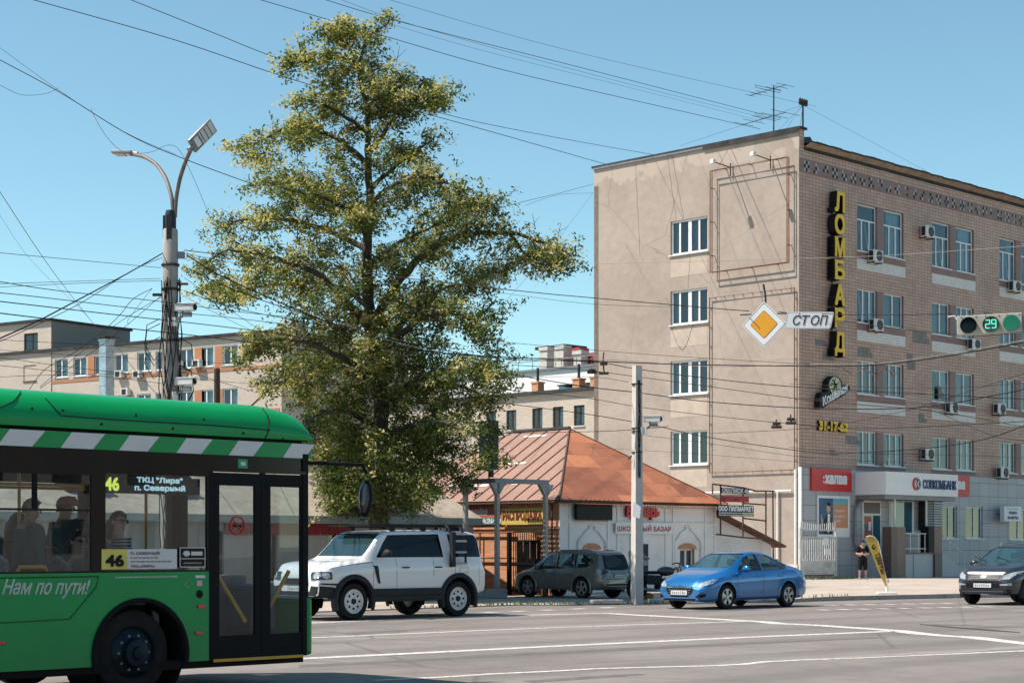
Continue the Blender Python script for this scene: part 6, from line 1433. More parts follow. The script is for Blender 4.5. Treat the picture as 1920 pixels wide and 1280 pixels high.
    def seams(s, lines, w=0.009):
        b = MB()
        for ln in lines:
            for i in range(len(ln) - 1):
                a, c = Vector(ln[i]), Vector(ln[i + 1]); d = (c - a).normalized(); n = Vector((-d.y, d.x)) * w / 2
                for ax in ('L', 'R'): v, f = s.project([a - n, c - n, c + n, a + n], ax, 0.002, 0.08); b.add(v, f, "seam")
        b.build("door_seams", s.t)

# --- white off-roader
SPD = dict(openings=[([(0.9, 1.34), (0.66, 1.66), (0.5, 1.83), (-0.98, 1.855), (-1.04, 1.34)], 'L'), ([(-1.3, 1.34), (-1.24, 1.855), (-2.05, 1.84), (-2.16, 1.75), (-2.2, 1.34)], 'L'), ([(-0.77, 1.37), (0.77, 1.37), (0.7, 1.865), (-0.7, 1.865)], 'F'), ([(-0.68, 1.38), (0.68, 1.38), (0.63, 1.82), (-0.63, 1.82)], 'B')], cab=(-2.2, 1.05), seats=0.05, seat_h=1.0, dash=0.7, dash_z=1.3, glass={'L': 'privacy_glass', 'F': 'screen_pane', 'B': 'privacy_glass'}, top=[(-2.34, 0.98), (-2.31, 1.72), (-2.24, 1.87), (-2.0, 1.925), (-1, 1.955), (0.1, 1.95), (0.5, 1.93), (0.72, 1.87), (0.98, 1.60), (1.24, 1.34), (1.38, 1.30), (2.0, 1.255), (2.28, 1.19), (2.37, 1.08), (2.4, 0.9)],
    belt=[(-2.34, 1.0), (-2.28, 1.3), (-1, 1.3), (1.2, 1.255), (2.2, 1.12), (2.4, 0.86)], w=[(-2.34, 0.86), (-2.25, 0.92), (-1.9, 0.95), (1.7, 0.95), (2.1, 0.925), (2.3, 0.86), (2.4, 0.77)],
    wr=[(-2.34, 0.74), (-2.1, 0.775), (0.5, 0.775), (0.8, 0.79), (1.25, 0.83), (2.2, 0.78), (2.4, 0.68)], sill=[(-2.34, 0.55), (-1.9, 0.45), (1.9, 0.45), (2.4, 0.52)], axles=(1.55, -1.47), r=0.405, w_max=0.95, gap=0.07, rim=0.63)
def place(px, py, head, x, y, z=0.0): p = G(px, py, z); h = Vector((*head, 0)).normalized(); n = Vector((-h.y, h.x, 0)); return p - h * x - n * y
hd = (-0.719, -0.695); loc = place(659, 1162, hd, 1.55, 0.84)
D = Car("off_road_car", "boxy white off-road car with black roof rack and side ladder beside the bus", "car", SPD, loc, hd, "paint_white")
D.seams([[(0.36, 1.32), (0.36, 0.66), (-0.6, 0.66)], [(1.02, 0.66), (0.36, 0.66)], [(1.02, 1.24), (1.9, 1.16)], [(-2.1, 1.2), (-2.12, 0.7)], [(-1.5, 1.1), (-1.75, 1.1), (-1.75, 0.98), (-1.5, 0.98), (-1.5, 1.1)], [(-0.72, 1.32), (-0.72, 0.9)], [(1.02, 1.24), (1.02, 0.62)], [(-1.36, 1.32), (-1.36, 0.95)]])
for ax_ in ('L', 'R'): b = MB(); D.patch(b, [(1.02, 1.16), (0.9, 1.16), (0.83, 0.76), (0.9, 0.8)], ax_, "cladding", 0.012, 0.07); b.build("side_vent", D.t)
for sg in (1, -1):
    b = MB(); b.box(-1.0, 1.06, sg * 0.88, sg * 0.985, 0.38, 0.66, "cladding", 0.02); b.box(-0.95, 1.0, sg * 0.98, sg * 0.99, 0.5, 0.53, "black"); b.build("side_sill", D.t)
D.part("front_bumper", [([(-0.9, 0.5), (0.9, 0.5), (0.9, 0.72), (0.55, 0.74), (0.5, 0.62), (-0.5, 0.62), (-0.55, 0.74), (-0.9, 0.72)], 'F', "cladding", 0.02), ([(1.98, 0.46), (2.38, 0.54), (2.38, 0.74), (2.1, 0.72), (2.0, 0.66)], 'L', "cladding", 0.015, 0.07, True)])
D.part("grille", [([(-0.45, 0.76), (0.45, 0.76), (0.42, 0.9), (-0.42, 0.9)], 'F', "cladding", 0.01)])
for sg in (1, -1):
    hl = D.part("headlamp", [([(sg * 0.55, 0.86), (sg * 0.88, 0.88), (sg * 0.87, 1.04), (sg * 0.52, 1.03)], 'F', "lamp_dark", 0.012, 0.05), ([(2.12, 0.88), (2.36, 0.87), (2.36, 1.03), (2.14, 1.04)], 'L' if sg > 0 else 'R', "lamp_dark", 0.012, 0.05)])
    D.part("lamp_ring", [([(sg * (0.71 + 0.08 * math.cos(a)), 0.955 + 0.068 * math.sin(a)) for a in np.linspace(0, 6.28, 15)[:-1]], 'F', "headlamp", 0.02, 0.04), ([(2.25 + 0.075 * math.cos(a), 0.955 + 0.065 * math.sin(a)) for a in np.linspace(0, 6.28, 15)[:-1]], 'L' if sg > 0 else 'R', "headlamp", 0.02, 0.04)], hl)
D.part("bumper_vent", [([(1.98, 0.75), (2.36, 0.77), (2.36, 0.8), (1.98, 0.79)], 'L', "cladding", 0.012, 0.05, True)])
D.wheels('steel', "wheel_white", 0.26); D.flares("cladding", 0.1, 0.04); D.mirror_pair(0.74, 1.38, "cladding", 0.16, 1.0); D.handles((0.12, -0.84), 1.12, "black"); D.plate('F', 0.68)
b = MB(); 
for sg in (1, -1): b.box(-1.75, 0.5, sg * 0.72, sg * 0.66, 2.0, 2.07, "black"); b.box(0.5, 0.95, sg * 0.55, sg * 0.72, 2.02, 2.06, "black")
for i in range(9): b.box(-1.75 + i * 0.28, -1.66 + i * 0.28, -0.68, 0.68, 2.035, 2.06, "black")
b.box(0.62, 0.95, -0.7, 0.7, 2.025, 2.05, "black"); b.build("roof_rack", D.t)
for sg in (1, -1):
    for x in (0.3, -0.6, -1.4): b = MB(); b.box(x - 0.05, x + 0.05, sg * 0.64, sg * 0.74, 1.92, 2.0, "black"); b.build("rack_foot", D.t)
b = MB()
for x in (-1.22, -1.6): b.tube([(x, 0.78, 2.04), (x, 0.86, 2.0), (x, 0.99, 1.78), (x, 1.03, 1.2)], 0.028, "black", 6)
b.box(-1.27, -1.17, 0.96, 1.06, 1.12, 1.9, "cladding")
for z in (1.2, 1.45, 1.7, 1.86): b.tube([(-1.22, 1.02, z), (-1.62, 1.02, z)], 0.028, "alloy", 6)
b.build("side_ladder", D.t)
b = MB(); b.lathe([(0.2, -2.42), (0.38, -2.4), (0.395, -2.5), (0.34, -2.56), (0.2, -2.54), (0, -2.54)], "rubber", 24, 'X', (0, -0.1, 1.0)); b.build("spare_wheel", D.t)
for sg in (1, -1): D.part("tail_lamp", [([(sg * 0.76, 1.02), (sg * 0.86, 1.02), (sg * 0.85, 1.22), (sg * 0.76, 1.22)], 'B', "tail_red", 0.012)])
# --- blue saloon
SPS = dict(openings=[([(0.86, 0.945), (0.42, 1.29), (0.12, 1.365), (-0.13, 1.375), (-0.13, 0.955)], 'L'), ([(-0.19, 0.958), (-0.19, 1.375), (-0.6, 1.345), (-1.05, 1.205), (-1.34, 1.07), (-1.2, 0.99)], 'L'), ([(-0.66, 1.03), (0.66, 1.03), (0.54, 1.39), (-0.54, 1.39)], 'F'), ([(-0.56, 1.13), (0.56, 1.13), (0.48, 1.34), (-0.48, 1.34)], 'B')], cab=(-1.6, 1.0), seats=-0.1, seat_h=0.5, dash=0.62, dash_z=0.93, top=[(-2.2, 0.72), (-2.17, 0.93), (-2.05, 1.01), (-1.75, 1.05), (-1.5, 1.115), (-1.2, 1.23), (-0.85, 1.355), (-0.5, 1.425), (-0.1, 1.455), (0.2, 1.44), (0.45, 1.38), (0.8, 1.2), (1.1, 1.03), (1.25, 0.975), (1.6, 0.90), (1.9, 0.815), (2.08, 0.72), (2.17, 0.63), (2.21, 0.5)],
    belt=[(-2.2, 0.66), (-2.05, 0.9), (-1.5, 0.955), (-0.5, 0.925), (0.5, 0.89), (1.1, 0.865), (1.6, 0.81), (2.0, 0.66), (2.21, 0.45)], w=[(-2.2, 0.70), (-2.1, 0.78), (-1.7, 0.845), (-0.5, 0.865), (1, 0.865), (1.6, 0.855), (1.95, 0.81), (2.1, 0.745), (2.17, 0.68), (2.21, 0.58)],
    wr=[(-2.2, 0.56), (-1.75, 0.64), (-1.4, 0.60), (-0.8, 0.575), (0, 0.585), (0.45, 0.60), (0.8, 0.645), (1.15, 0.71), (1.7, 0.66), (2.21, 0.42)], sill=[(-2.2, 0.3), (-1.9, 0.21), (1.8, 0.19), (2.21, 0.22)], axles=(1.35, -1.25), r=0.312, w_max=0.865, gap=0.05)
hd = (-0.7, -0.714); loc = place(1359, 1141.5, hd, 1.35, 0.76)
B = Car("saloon_car", "bright blue saloon car turning on the road in front of the shop house", "car", SPS, loc, hd, "paint_blue")
B.seams([[(0.95, 0.9), (0.93, 0.5), (0.98, 0.3)], [(-0.16, 0.95), (-0.14, 0.5), (-0.14, 0.3)], [(-1.05, 0.95), (-0.95, 0.65), (-0.8, 0.5), (-0.78, 0.3)], [(0.98, 0.26), (-0.78, 0.26)]])
B.part("grille", [([(-0.44, 0.57), (0.44, 0.57), (0.4, 0.43), (0.27, 0.32), (-0.27, 0.32), (-0.4, 0.43)], 'F', "black", 0.008, 0.05)])
b = MB()
for z in (0.36, 0.42, 0.48, 0.54): B.patch(b, [(-0.4 + (0.57 - z) * 0.4, z), (0.4 - (0.57 - z) * 0.4, z), (0.4 - (0.57 - z) * 0.4, z + 0.013), (-0.4 + (0.57 - z) * 0.4, z + 0.013)], 'F', "alloy", 0.014, 0.06)
b.build("grille_bars", B.t)
b = MB(); p, _ = B.hit((6, 0, 0.6), (-1, 0, 0)); b.tube([(p.x + 0.012, 0.055 * math.cos(a), 0.585 + 0.028 * math.sin(a)) for a in np.linspace(0, 6.29, 13)], 0.007, "chrome", 5); b.build("emblem", B.t)
for sg in (1, -1): B.part("headlamp", [([(sg * 0.43, 0.565), (sg * 0.62, 0.555), (sg * 0.79, 0.64), (sg * 0.81, 0.765), (sg * 0.7, 0.72), (sg * 0.5, 0.625)], 'F', "headlamp", 0.008, 0.05)])
for sg in (1, -1): B.part("fog_lamp_recess", [([(sg * 0.5, 0.33), (sg * 0.62, 0.39), (sg * 0.73, 0.4), (sg * 0.73, 0.33), (sg * 0.6, 0.28)], 'F', "black", 0.008, 0.05)])
B.part("lower_intake", [([(-0.55, 0.225), (0.55, 0.225), (0.5, 0.275), (-0.5, 0.275)], 'F', "black", 0.008, 0.06)])
for sg in (1, -1): B.part("tail_lamp", [([(sg * 0.5, 0.8), (sg * 0.8, 0.78), (sg * 0.78, 0.93), (sg * 0.55, 0.9)], 'B', "tail_red", 0.008, 0.05), ([(-2.14, 0.8), (-1.93, 0.86), (-1.95, 0.92), (-2.13, 0.9)], 'L' if sg > 0 else 'R', "tail_red", 0.008, 0.05)])
B.wheels('double', "alloy", 0.2); B.mirror_pair(0.72, 0.96, "paint_blue", 0.14); B.handles((0.02, -0.9), 0.82, "paint_blue"); B.plate('F', 0.42)
# --- silver crossover, seen from behind
SPO = dict(openings=[([(0.86, 1.03), (0.45, 1.42), (0.2, 1.54), (0.0, 1.555), (-0.02, 1.045)], 'L'), ([(-0.08, 1.045), (-0.08, 1.56), (-0.85, 1.57), (-0.95, 1.06)], 'L'), ([(-1.0, 1.06), (-0.92, 1.56), (-1.55, 1.52), (-1.78, 1.4), (-1.85, 1.25), (-1.6, 1.12)], 'L'), ([(-0.72, 1.1), (0.72, 1.1), (0.6, 1.58), (-0.6, 1.58)], 'F'), ([(-0.64, 1.05), (-0.3, 1.0), (0.3, 1.0), (0.64, 1.05), (0.58, 1.54), (-0.58, 1.54)], 'B')], cab=(-2.1, 1.0), seats=-0.05, seat_h=0.68, dash=0.65, dash_z=1.02, glass={'L': 'auto_glass', 'F': 'screen_pane', 'B': 'privacy_glass'}, top=[(-2.36, 0.72), (-2.34, 0.98), (-2.22, 1.22), (-2.14, 1.46), (-2.05, 1.61), (-1.8, 1.68), (-0.8, 1.72), (0, 1.70), (0.4, 1.63), (0.7, 1.46), (1.1, 1.17), (1.3, 1.07), (1.9, 0.98), (2.15, 0.86), (2.25, 0.65)],
    belt=[(-2.36, 0.66), (-2.28, 0.95), (-2.1, 1.06), (-1, 1.03), (0.5, 0.98), (1.2, 0.95), (2, 0.82), (2.25, 0.6)], w=[(-2.36, 0.76), (-2.25, 0.84), (-1.9, 0.885), (1.4, 0.89), (1.9, 0.84), (2.15, 0.74), (2.25, 0.6)],
    wr=[(-2.36, 0.62), (-2, 0.66), (-1, 0.665), (0.3, 0.665), (0.7, 0.70), (1.2, 0.76), (2.25, 0.5)], sill=[(-2.36, 0.45), (-2.0, 0.3), (1.9, 0.28), (2.25, 0.34)], axles=(1.32, -1.35), r=0.37, w_max=0.89)
hd = (-0.70, 0.714); q = G(1093, 1126, 0.03); q = q * (53.6 / q.y); q.z = 0.03; loc = q - Vector((*hd, 0)) * (-1.35 * 0.84) - Vector((-hd[1], hd[0], 0)) * (0.78 * 0.84)
O = Car("crossover_car", "silver-beige crossover parked nose-in by the brick wall, seen from behind", "car", SPO, loc, hd, "paint_silver", 0.84)
O.seams([[(0.95, 0.98), (0.92, 0.4)], [(-0.05, 1.03), (-0.03, 0.4)], [(-0.98, 1.05), (-0.9, 0.75), (-0.78, 0.55)], [(0.92, 0.36), (-0.8, 0.36)]])
for sg in (1, -1): O.part("tail_lamp", [([(sg * 0.5, 0.93), (sg * 0.8, 0.85), (sg * 0.82, 1.06), (sg * 0.6, 1.02)], 'B', "lamp_dark", 0.009, 0.05), ([(-2.26, 0.9), (-2.05, 0.95), (-2.02, 1.06), (-2.22, 1.04)], 'L' if sg > 0 else 'R', "headlamp", 0.009, 0.05)])
for sg in (1, -1): O.part("bumper_reflector", [([(sg * 0.5, 0.56), (sg * 0.76, 0.57), (sg * 0.74, 0.63), (sg * 0.52, 0.63)], 'B', "tail_red", 0.009, 0.05)])
O.part("tailgate_recess", [([(-0.45, 0.74), (0.45, 0.74), (0.36, 0.93), (-0.36, 0.93)], 'B', mat("silver_shadow", (0.2, 0.19, 0.17), 0.4, 0.5), 0.006, 0.06), ([(-0.7, 0.68), (0.7, 0.68), (0.7, 0.695), (-0.7, 0.695)], 'B', "seam", 0.006, 0.06)])
O.part("rear_skirt", [([(-0.74, 0.46), (0.74, 0.46), (0.7, 0.53), (-0.7, 0.53)], 'B', "cladding", 0.008, 0.06)])
O.wheels('single', "alloy", 0.22); O.flares("paint_silver", 0.07, 0.022); O.mirror_pair(0.75, 1.03, "paint_silver", 0.16); O.handles((0.1, -0.78), 0.9, "paint_silver"); O.plate('B', 0.8)
for sg in (1, -1): b = MB(); b.tube([(0.25, sg * 0.6, 1.62), (0.1, sg * 0.61, 1.71), (-1.5, sg * 0.6, 1.7), (-1.75, sg * 0.59, 1.63)], 0.02, "alloy", 6); b.build("roof_rail", O.t)
b = MB(); b.tube([(-1.65, 0.1, 1.64), (-1.85, 0.1, 1.85)], 0.008, "black", 5); b.build("aerial", O.t)
# --- dark crossover at the right edge
SPK = dict(openings=[([(0.92, 1.05), (0.45, 1.41), (0.2, 1.5), (-0.02, 1.51), (-0.04, 1.06)], 'L'), ([(-0.1, 1.06), (-0.1, 1.515), (-0.9, 1.49), (-1.3, 1.36), (-1.4, 1.2), (-1.2, 1.1)], 'L'), ([(-0.76, 1.13), (0.76, 1.13), (0.62, 1.55), (-0.62, 1.55)], 'F')], cab=(-1.9, 0.95), seats=-0.05, seat_h=0.66, dash=0.65, dash_z=1.04, top=[(-2.24, 0.8), (-2.2, 1.05), (-2.05, 1.38), (-1.8, 1.55), (-0.7, 1.635), (0, 1.62), (0.4, 1.56), (0.7, 1.43), (1.05, 1.2), (1.22, 1.11), (1.75, 1.03), (2.0, 0.93), (2.12, 0.8), (2.2, 0.62)],
    belt=[(-2.24, 0.74), (-2.1, 1.02), (-1, 1.04), (0.5, 0.99), (1.2, 0.97), (1.95, 0.82), (2.2, 0.55)], w=[(-2.24, 0.76), (-2.1, 0.85), (-1.6, 0.92), (1.4, 0.925), (1.85, 0.89), (2.05, 0.82), (2.14, 0.74), (2.2, 0.62)],
    wr=[(-2.24, 0.6), (-1, 0.65), (0.3, 0.66), (0.7, 0.7), (1.2, 0.79), (1.8, 0.74), (2.2, 0.5)], sill=[(-2.24, 0.4), (-1.9, 0.27), (1.8, 0.26), (2.2, 0.3)], axles=(1.3, -1.34), r=0.35, w_max=0.925)
hd = (-0.68, -0.733); loc = place(1823, 1131, hd, 1.3, -0.8)
K = Car("crossover_car", "dark grey crossover with chrome-edged grille driving in at the right edge", "car", SPK, loc, hd, "paint_dark")
K.part("bonnet_edge", [([(-0.5, 0.83), (0.5, 0.83), (0.6, 0.86), (0.55, 0.885), (-0.55, 0.885), (-0.6, 0.86)], 'F', "chrome", 0.006, 0.06)])
K.part("grille", [([(-0.52, 0.81), (-0.1, 0.78), (0.1, 0.78), (0.52, 0.81), (0.46, 0.68), (0.25, 0.62), (-0.25, 0.62), (-0.46, 0.68)], 'F', "black", 0.009, 0.05)])
b = MB()
for z in (0.66, 0.705, 0.75): K.patch(b, [(-0.44, z), (0.44, z), (0.44, z + 0.007), (-0.44, z + 0.007)], 'F', "grey_metal", 0.012, 0.06)
b.build("grille_bars", K.t)
K.part("emblem", [([(0.1 * math.cos(a), 0.755 + 0.045 * math.sin(a)) for a in np.linspace(0, 6.28, 15)[:-1]], 'F', "grey_metal", 0.018, 0.05)])
for sg in (1, -1): K.part("headlamp", [([(sg * 0.53, 0.68), (sg * 0.72, 0.7), (sg * 0.86, 0.84), (sg * 0.88, 0.93), (sg * 0.7, 0.86), (sg * 0.56, 0.79)], 'F', "headlamp", 0.009, 0.05)])
for sg in (1, -1): K.part("fog_lamp", [([(sg * 0.5, 0.53), (sg * 0.78, 0.53), (sg * 0.78, 0.6), (sg * 0.66, 0.58), (sg * 0.5, 0.57)], 'F', "headlamp", 0.009, 0.05)])
K.part("lower_bumper", [([(-0.75, 0.3), (0.75, 0.3), (0.78, 0.42), (0.5, 0.46), (-0.5, 0.46), (-0.78, 0.42)], 'F', "cladding", 0.008, 0.06), ([(-0.6, 0.36), (0.6, 0.36), (0.6, 0.375), (-0.6, 0.375)], 'F', "chrome", 0.014, 0.06), ([(-0.5, 0.47), (0.5, 0.47), (0.48, 0.59), (-0.48, 0.59)], 'F', "black", 0.007, 0.06)])
K.wheels('double', "alloy", 0.22); K.flares("cladding", 0.06, 0.02); K.mirror_pair(0.78, 1.06, "paint_dark", 0.17); K.handles((0.05, -0.85), 0.92, "paint_dark"); K.plate('F', 0.53)
K.seams([[(0.98, 1.0), (0.95, 0.4)], [(-0.07, 1.05), (-0.05, 0.4)]])
for sg in (1, -1): b = MB(); b.tube([(0.1, sg * 0.6, 1.58), (-0.05, sg * 0.61, 1.68), (-1.35, sg * 0.6, 1.65), (-1.5, sg * 0.59, 1.58)], 0.02, "alloy", 6); b.build("roof_rail", K.t)
b = MB()
for y in (0.25, -0.42): b.tube([(1.16, y, 1.135), (1.02, y - 0.2, 1.215), (0.93, y - 0.5, 1.28)], 0.009, "black", 5)
b.build("wipers", K.t)

# ------------------------------------------------------------------ people
def human(label, M, J, cols, hair=None, extra=None, group=None, child=False, hatc=None):
    """J: joints (facing +x, left +y). One skin surface per body; cloth colour follows the limb it covers."""
    t = thing("person", label, "person", M, group)
    me = bpy.data.meshes.new("body"); bm = bmesh.new(); lay = bm.verts.layers.skin.verify(); V = {}; info = []
    def v(n, co, r, c):
        q = bm.verts.new(co); q[lay].radius = r if isinstance(r, tuple) else (r, r); V[n] = q; info.append((Vector(co), c)); return q
    def e(a, b): bm.edges.new((V[a], V[b]))
    def mid(a, b, k=0.5): return Vector(J[a]).lerp(Vector(J[b]), k)
    sk, top, bot, shoe, slv, leg, lo = cols['skin'], cols['top'], cols['bottom'], cols.get('shoe', "black"), cols.get('sleeve', 0.5), cols.get('leg', 1.0), cols.get('loose', 1.0)
    pv = v('pelvis', J['pelvis'], (0.155 * lo, 0.125 * lo), bot); pv[lay].use_root = True
    v('waist', J['waist'], (0.14 * lo, 0.115 * lo), top); v('chest', J['chest'], (0.165 * lo, 0.125 * lo), top); v('neck', J['neck'], (0.062, 0.062), sk)
    h0 = Vector(J['head']); up = (h0 - Vector(J['neck'])).normalized(); fw = Vector(J.get('face', (1, 0, 0))).normalized()
    v('jaw', h0 - up * 0.055 + fw * 0.012, (0.068, 0.072), sk); v('brow', h0 + up * 0.035, (0.078, 0.088), sk); v('crown', h0 + up * 0.085, (0.055, 0.062), sk)
    for a, b in (('pelvis', 'waist'), ('waist', 'chest'), ('chest', 'neck'), ('neck', 'jaw'), ('jaw', 'brow'), ('brow', 'crown')): e(a, b)
    for s_ in ('l', 'r'):
        v('sh' + s_, J['sh' + s_], 0.068 * lo, top); v('el' + s_, J['el' + s_], 0.044, top if slv > 0.6 else sk); v('wr' + s_, J['wr' + s_], 0.029, sk if slv < 0.95 else top)
        v('ua' + s_, mid('sh' + s_, 'el' + s_, 0.55), 0.055 * lo, top); e('chest', 'sh' + s_); e('sh' + s_, 'ua' + s_); e('ua' + s_, 'el' + s_); e('el' + s_, 'wr' + s_)
        d = (Vector(J['wr' + s_]) - Vector(J['el' + s_])).normalized(); pd = Vector(J['wr' + s_]) + d * 0.07; v('pa' + s_, pd, (0.04, 0.018), sk); e('wr' + s_, 'pa' + s_)
        v('hp' + s_, J['hp' + s_], 0.105 * lo, bot); v('th' + s_, mid('hp' + s_, 'kn' + s_, 0.5), 0.085 * lo * lo, bot); v('kn' + s_, J['kn' + s_], 0.06 * (lo ** 2.6), bot if leg > 0.45 else sk)
        v('ca' + s_, mid('kn' + s_, 'an' + s_, 0.35), 0.056, bot if leg > 0.9 else sk); v('an' + s_, J['an' + s_], 0.038, bot if leg > 0.95 else sk)
        v('he' + s_, Vector(J['an' + s_]) + Vector((0.01, 0, -0.045)), 0.04, shoe); v('to' + s_, Vector(J['to' + s_]), (0.042, 0.03), shoe)
        for a, b in (('pelvis', 'hp'), ('hp', 'th'), ('th', 'kn'), ('kn', 'ca'), ('ca', 'an'), ('an', 'he'), ('he', 'to')): e(a if a == 'pelvis' else a + s_, b + s_)
    bm.to_mesh(me); bm.free(); o = bpy.data.objects.new("body", me); COL.objects.link(o); o.parent = t
    m1 = o.modifiers.new("skin", 'SKIN'); m1.use_smooth_shade = True; m2 = o.modifiers.new("sub", 'SUBSURF'); m2.levels = 2; m2.render_levels = 2
    nm = evalmesh(o); o.modifiers.clear(); o.data = nm; ms = []
    for c in (sk, top, bot, shoe): 
        if c not in ms: ms.append(c)
    nm.materials.clear()
    for c in ms: nm.materials.append(MATS[c])
    for p in nm.polygons:
        c = p.center; best = min(info, key=lambda q: (q[0] - c).length_squared); p.material_index = ms.index(best[1]); p.use_smooth = True
    # fingers: five unequal tapering chains per hand
    b = MB()
    for s_ in ('l', 'r'):
        w = Vector(J['wr' + s_]); d = (w - Vector(J['el' + s_])).normalized(); side_ = d.cross(Vector((0, 0, 1)) if abs(d.z) < 0.8 else fw).normalized(); nrm = side_.cross(d).normalized(); curl = -1 if J.get('curl', 1) > 0 else 1
        for k, L in enumerate((0.072, 0.082, 0.077, 0.06)):
            p0 = w + d * 0.075 + side_ * (0.027 - 0.018 * k); p1 = p0 + d * L * 0.5 + nrm * 0.006 * curl; p2 = p1 + d * L * 0.32 + nrm * 0.03 * curl; p3 = p2 + d * L * 0.12 + nrm * 0.025 * curl
            b.tube([p0, p1, p2, p3], [0.0095, 0.009, 0.008, 0.006], sk, 6)
        p0 = w + d * 0.03 + side_ * 0.03; b.tube([p0, p0 + d * 0.035 + side_ * 0.025, p0 + d * 0.07 + side_ * 0.022 + nrm * 0.02 * curl], [0.011, 0.0105, 0.008], sk, 6)
    n0 = len(o.data.vertices); fm = b.build("hand", t); 
    # join the fingers into the body mesh
    bm = bmesh.new(); bm.from_mesh(o.data); k0 = len(bm.faces); bm.from_mesh(fm.data); bm.faces.ensure_lookup_table()
    for f in list(bm.faces)[k0:]: f.material_index = ms.index(sk); f.smooth = True
    bm.to_mesh(o.data); bm.free(); bpy.data.objects.remove(fm)
    # face
    lf = up.cross(fw).normalized(); b = MB(); hc = h0 + fw * 0.082
    b.tube([hc + up * 0.03, hc + fw * 0.022 - up * 0.012, hc - up * 0.02], [0.008, 0.013, 0.008], sk, 6); 
    for sg in (1, -1): b.ball(h0 + fw * 0.078 + lf * 0.033 * sg + up * 0.022, 0.011, "white_sign", 6); b.ball(h0 + fw * 0.087 + lf * 0.033 * sg + up * 0.022, 0.0065, "black", 6); b.ball(h0 + lf * 0.085 * sg - up * 0.0, 0.024, sk, 6, (0.8, 0.5, 1.2))
    b.tube([hc + lf * 0.025 - up * 0.052, hc + fw * 0.004 - up * 0.05, hc - lf * 0.025 - up * 0.052], 0.006, mat("lips", (0.32, 0.11, 0.09), 0.6), 6)
    b.build("face", t)
    if hair:
        hm, kind = hair; b = MB(); cv = []; n = 16; rows = 8
        for i in range(rows + 1):
            a = math.pi * (0.04 + 0.62 * i / rows)
            for j in range(n):
                q = 2 * math.pi * j / n; front = math.cos(q); aa = min(a, math.pi * (0.3 if front > 0.55 else 0.42 if front > 0.1 else 0.66 if kind == 'short' else 0.8)); rr = 0.104 + 0.008 * math.sin(j * 5 + i * 3)
                cv.append(h0 + up * (0.028 + rr * 1.02 * math.cos(aa)) + (fw * math.cos(q) * 1.0 + lf * math.sin(q) * 0.9) * rr * math.sin(aa))
        b.add(cv, [(i * n + j, i * n + (j + 1) % n, (i + 1) * n + (j + 1) % n, (i + 1) * n + j) for i in range(rows) for j in range(n)], hm, True)
        if kind == 'long':
            for q in np.linspace(1.9, 4.4, 12):
                p = h0 + (fw * math.cos(q) + lf * math.sin(q)) * 0.095; b.tube([p + up * 0.02, p - up * 0.1 - fw * 0.01, p - up * 0.22 + lf * 0.02 * math.sin(q)], [0.028, 0.03, 0.012], hm, 6)
        b.build("hair", t)
    if hatc:
        b = MB(); T = Matrix((( fw.x, lf.x, up.x, h0.x), (fw.y, lf.y, up.y, h0.y), (fw.z, lf.z, up.z, h0.z), (0, 0, 0, 1))); b.T = T
        b.lathe([(0.118, 0.045), (0.112, 0.1), (0.085, 0.14), (0.0, 0.155)], hatc, 18); b.prism([(0.09, -0.07, 0.05), (0.19, -0.05, 0.035), (0.2, 0.05, 0.035), (0.09, 0.07, 0.05)], (0, 0, 0.012), hatc); b.build("cap", t)
    if extra == 'shades':
        b = MB()
        for sg in (1, -1): b.ball(h0 + fw * 0.086 + lf * 0.036 * sg + up * 0.022, 0.03, "black", 10, (0.5, 0.9, 0.72) if abs(fw.x) > 0.5 else (0.9, 0.5, 0.72)); b.tube([h0 + fw * 0.085 + lf * 0.06 * sg + up * 0.026, h0 + lf * 0.088 * sg + up * 0.022], 0.004, "black", 5)
        b.tube([h0 + fw * 0.098 + lf * 0.015 + up * 0.026, h0 + fw * 0.098 - lf * 0.015 + up * 0.026], 0.004, "black", 5); b.build("sunglasses", t)
    return t
mat("skin", (0.46, 0.27, 0.19), 0.6, 0, 0.08, 6); mat("skin_tan", (0.36, 0.19, 0.125), 0.6, 0, 0.08, 6); mat("cloth_black", (0.012, 0.012, 0.014), 0.9, 0, 0.3, 6); mat("cloth_shorts", (0.016, 0.016, 0.018), 0.9, 0, 0.3, 6); mat("cloth_blue", (0.02, 0.055, 0.075), 0.9, 0, 0.3, 6); mat("cloth_teal", (0.03, 0.1, 0.1), 0.9, 0, 0.3, 6); mat("cloth_grey", (0.12, 0.14, 0.15), 0.9, 0, 0.3, 6); mat("jeans", (0.2, 0.27, 0.34), 0.9, 0, 0.3, 6); mat("hair_dark", (0.02, 0.014, 0.011), 0.6, 0, 0.4, 20); mat("hair_brown", (0.07, 0.04, 0.025), 0.6, 0, 0.4, 20); mat("hair_grey", (0.17, 0.165, 0.16), 0.7, 0, 0.3, 20); mat("shoe_pale", (0.4, 0.42, 0.44), 0.7); mat("cap_pink", (0.4, 0.13, 0.15), 0.8)
tt = newmat("striped_cloth", 0.9); wv_ = tt.new("ShaderNodeTexWave", wave_type='BANDS', bands_direction='Z'); wv_.inputs['Scale'].default_value = 9; wv_.inputs['Distortion'].default_value = 0.6; tt.link(tt.coord(), wv_.inputs['Vector']); tt.color(tt.ramp(wv_.outputs[1], [(0.42, (0.02, 0.03, 0.04)), (0.55, (0.4, 0.42, 0.42))]))
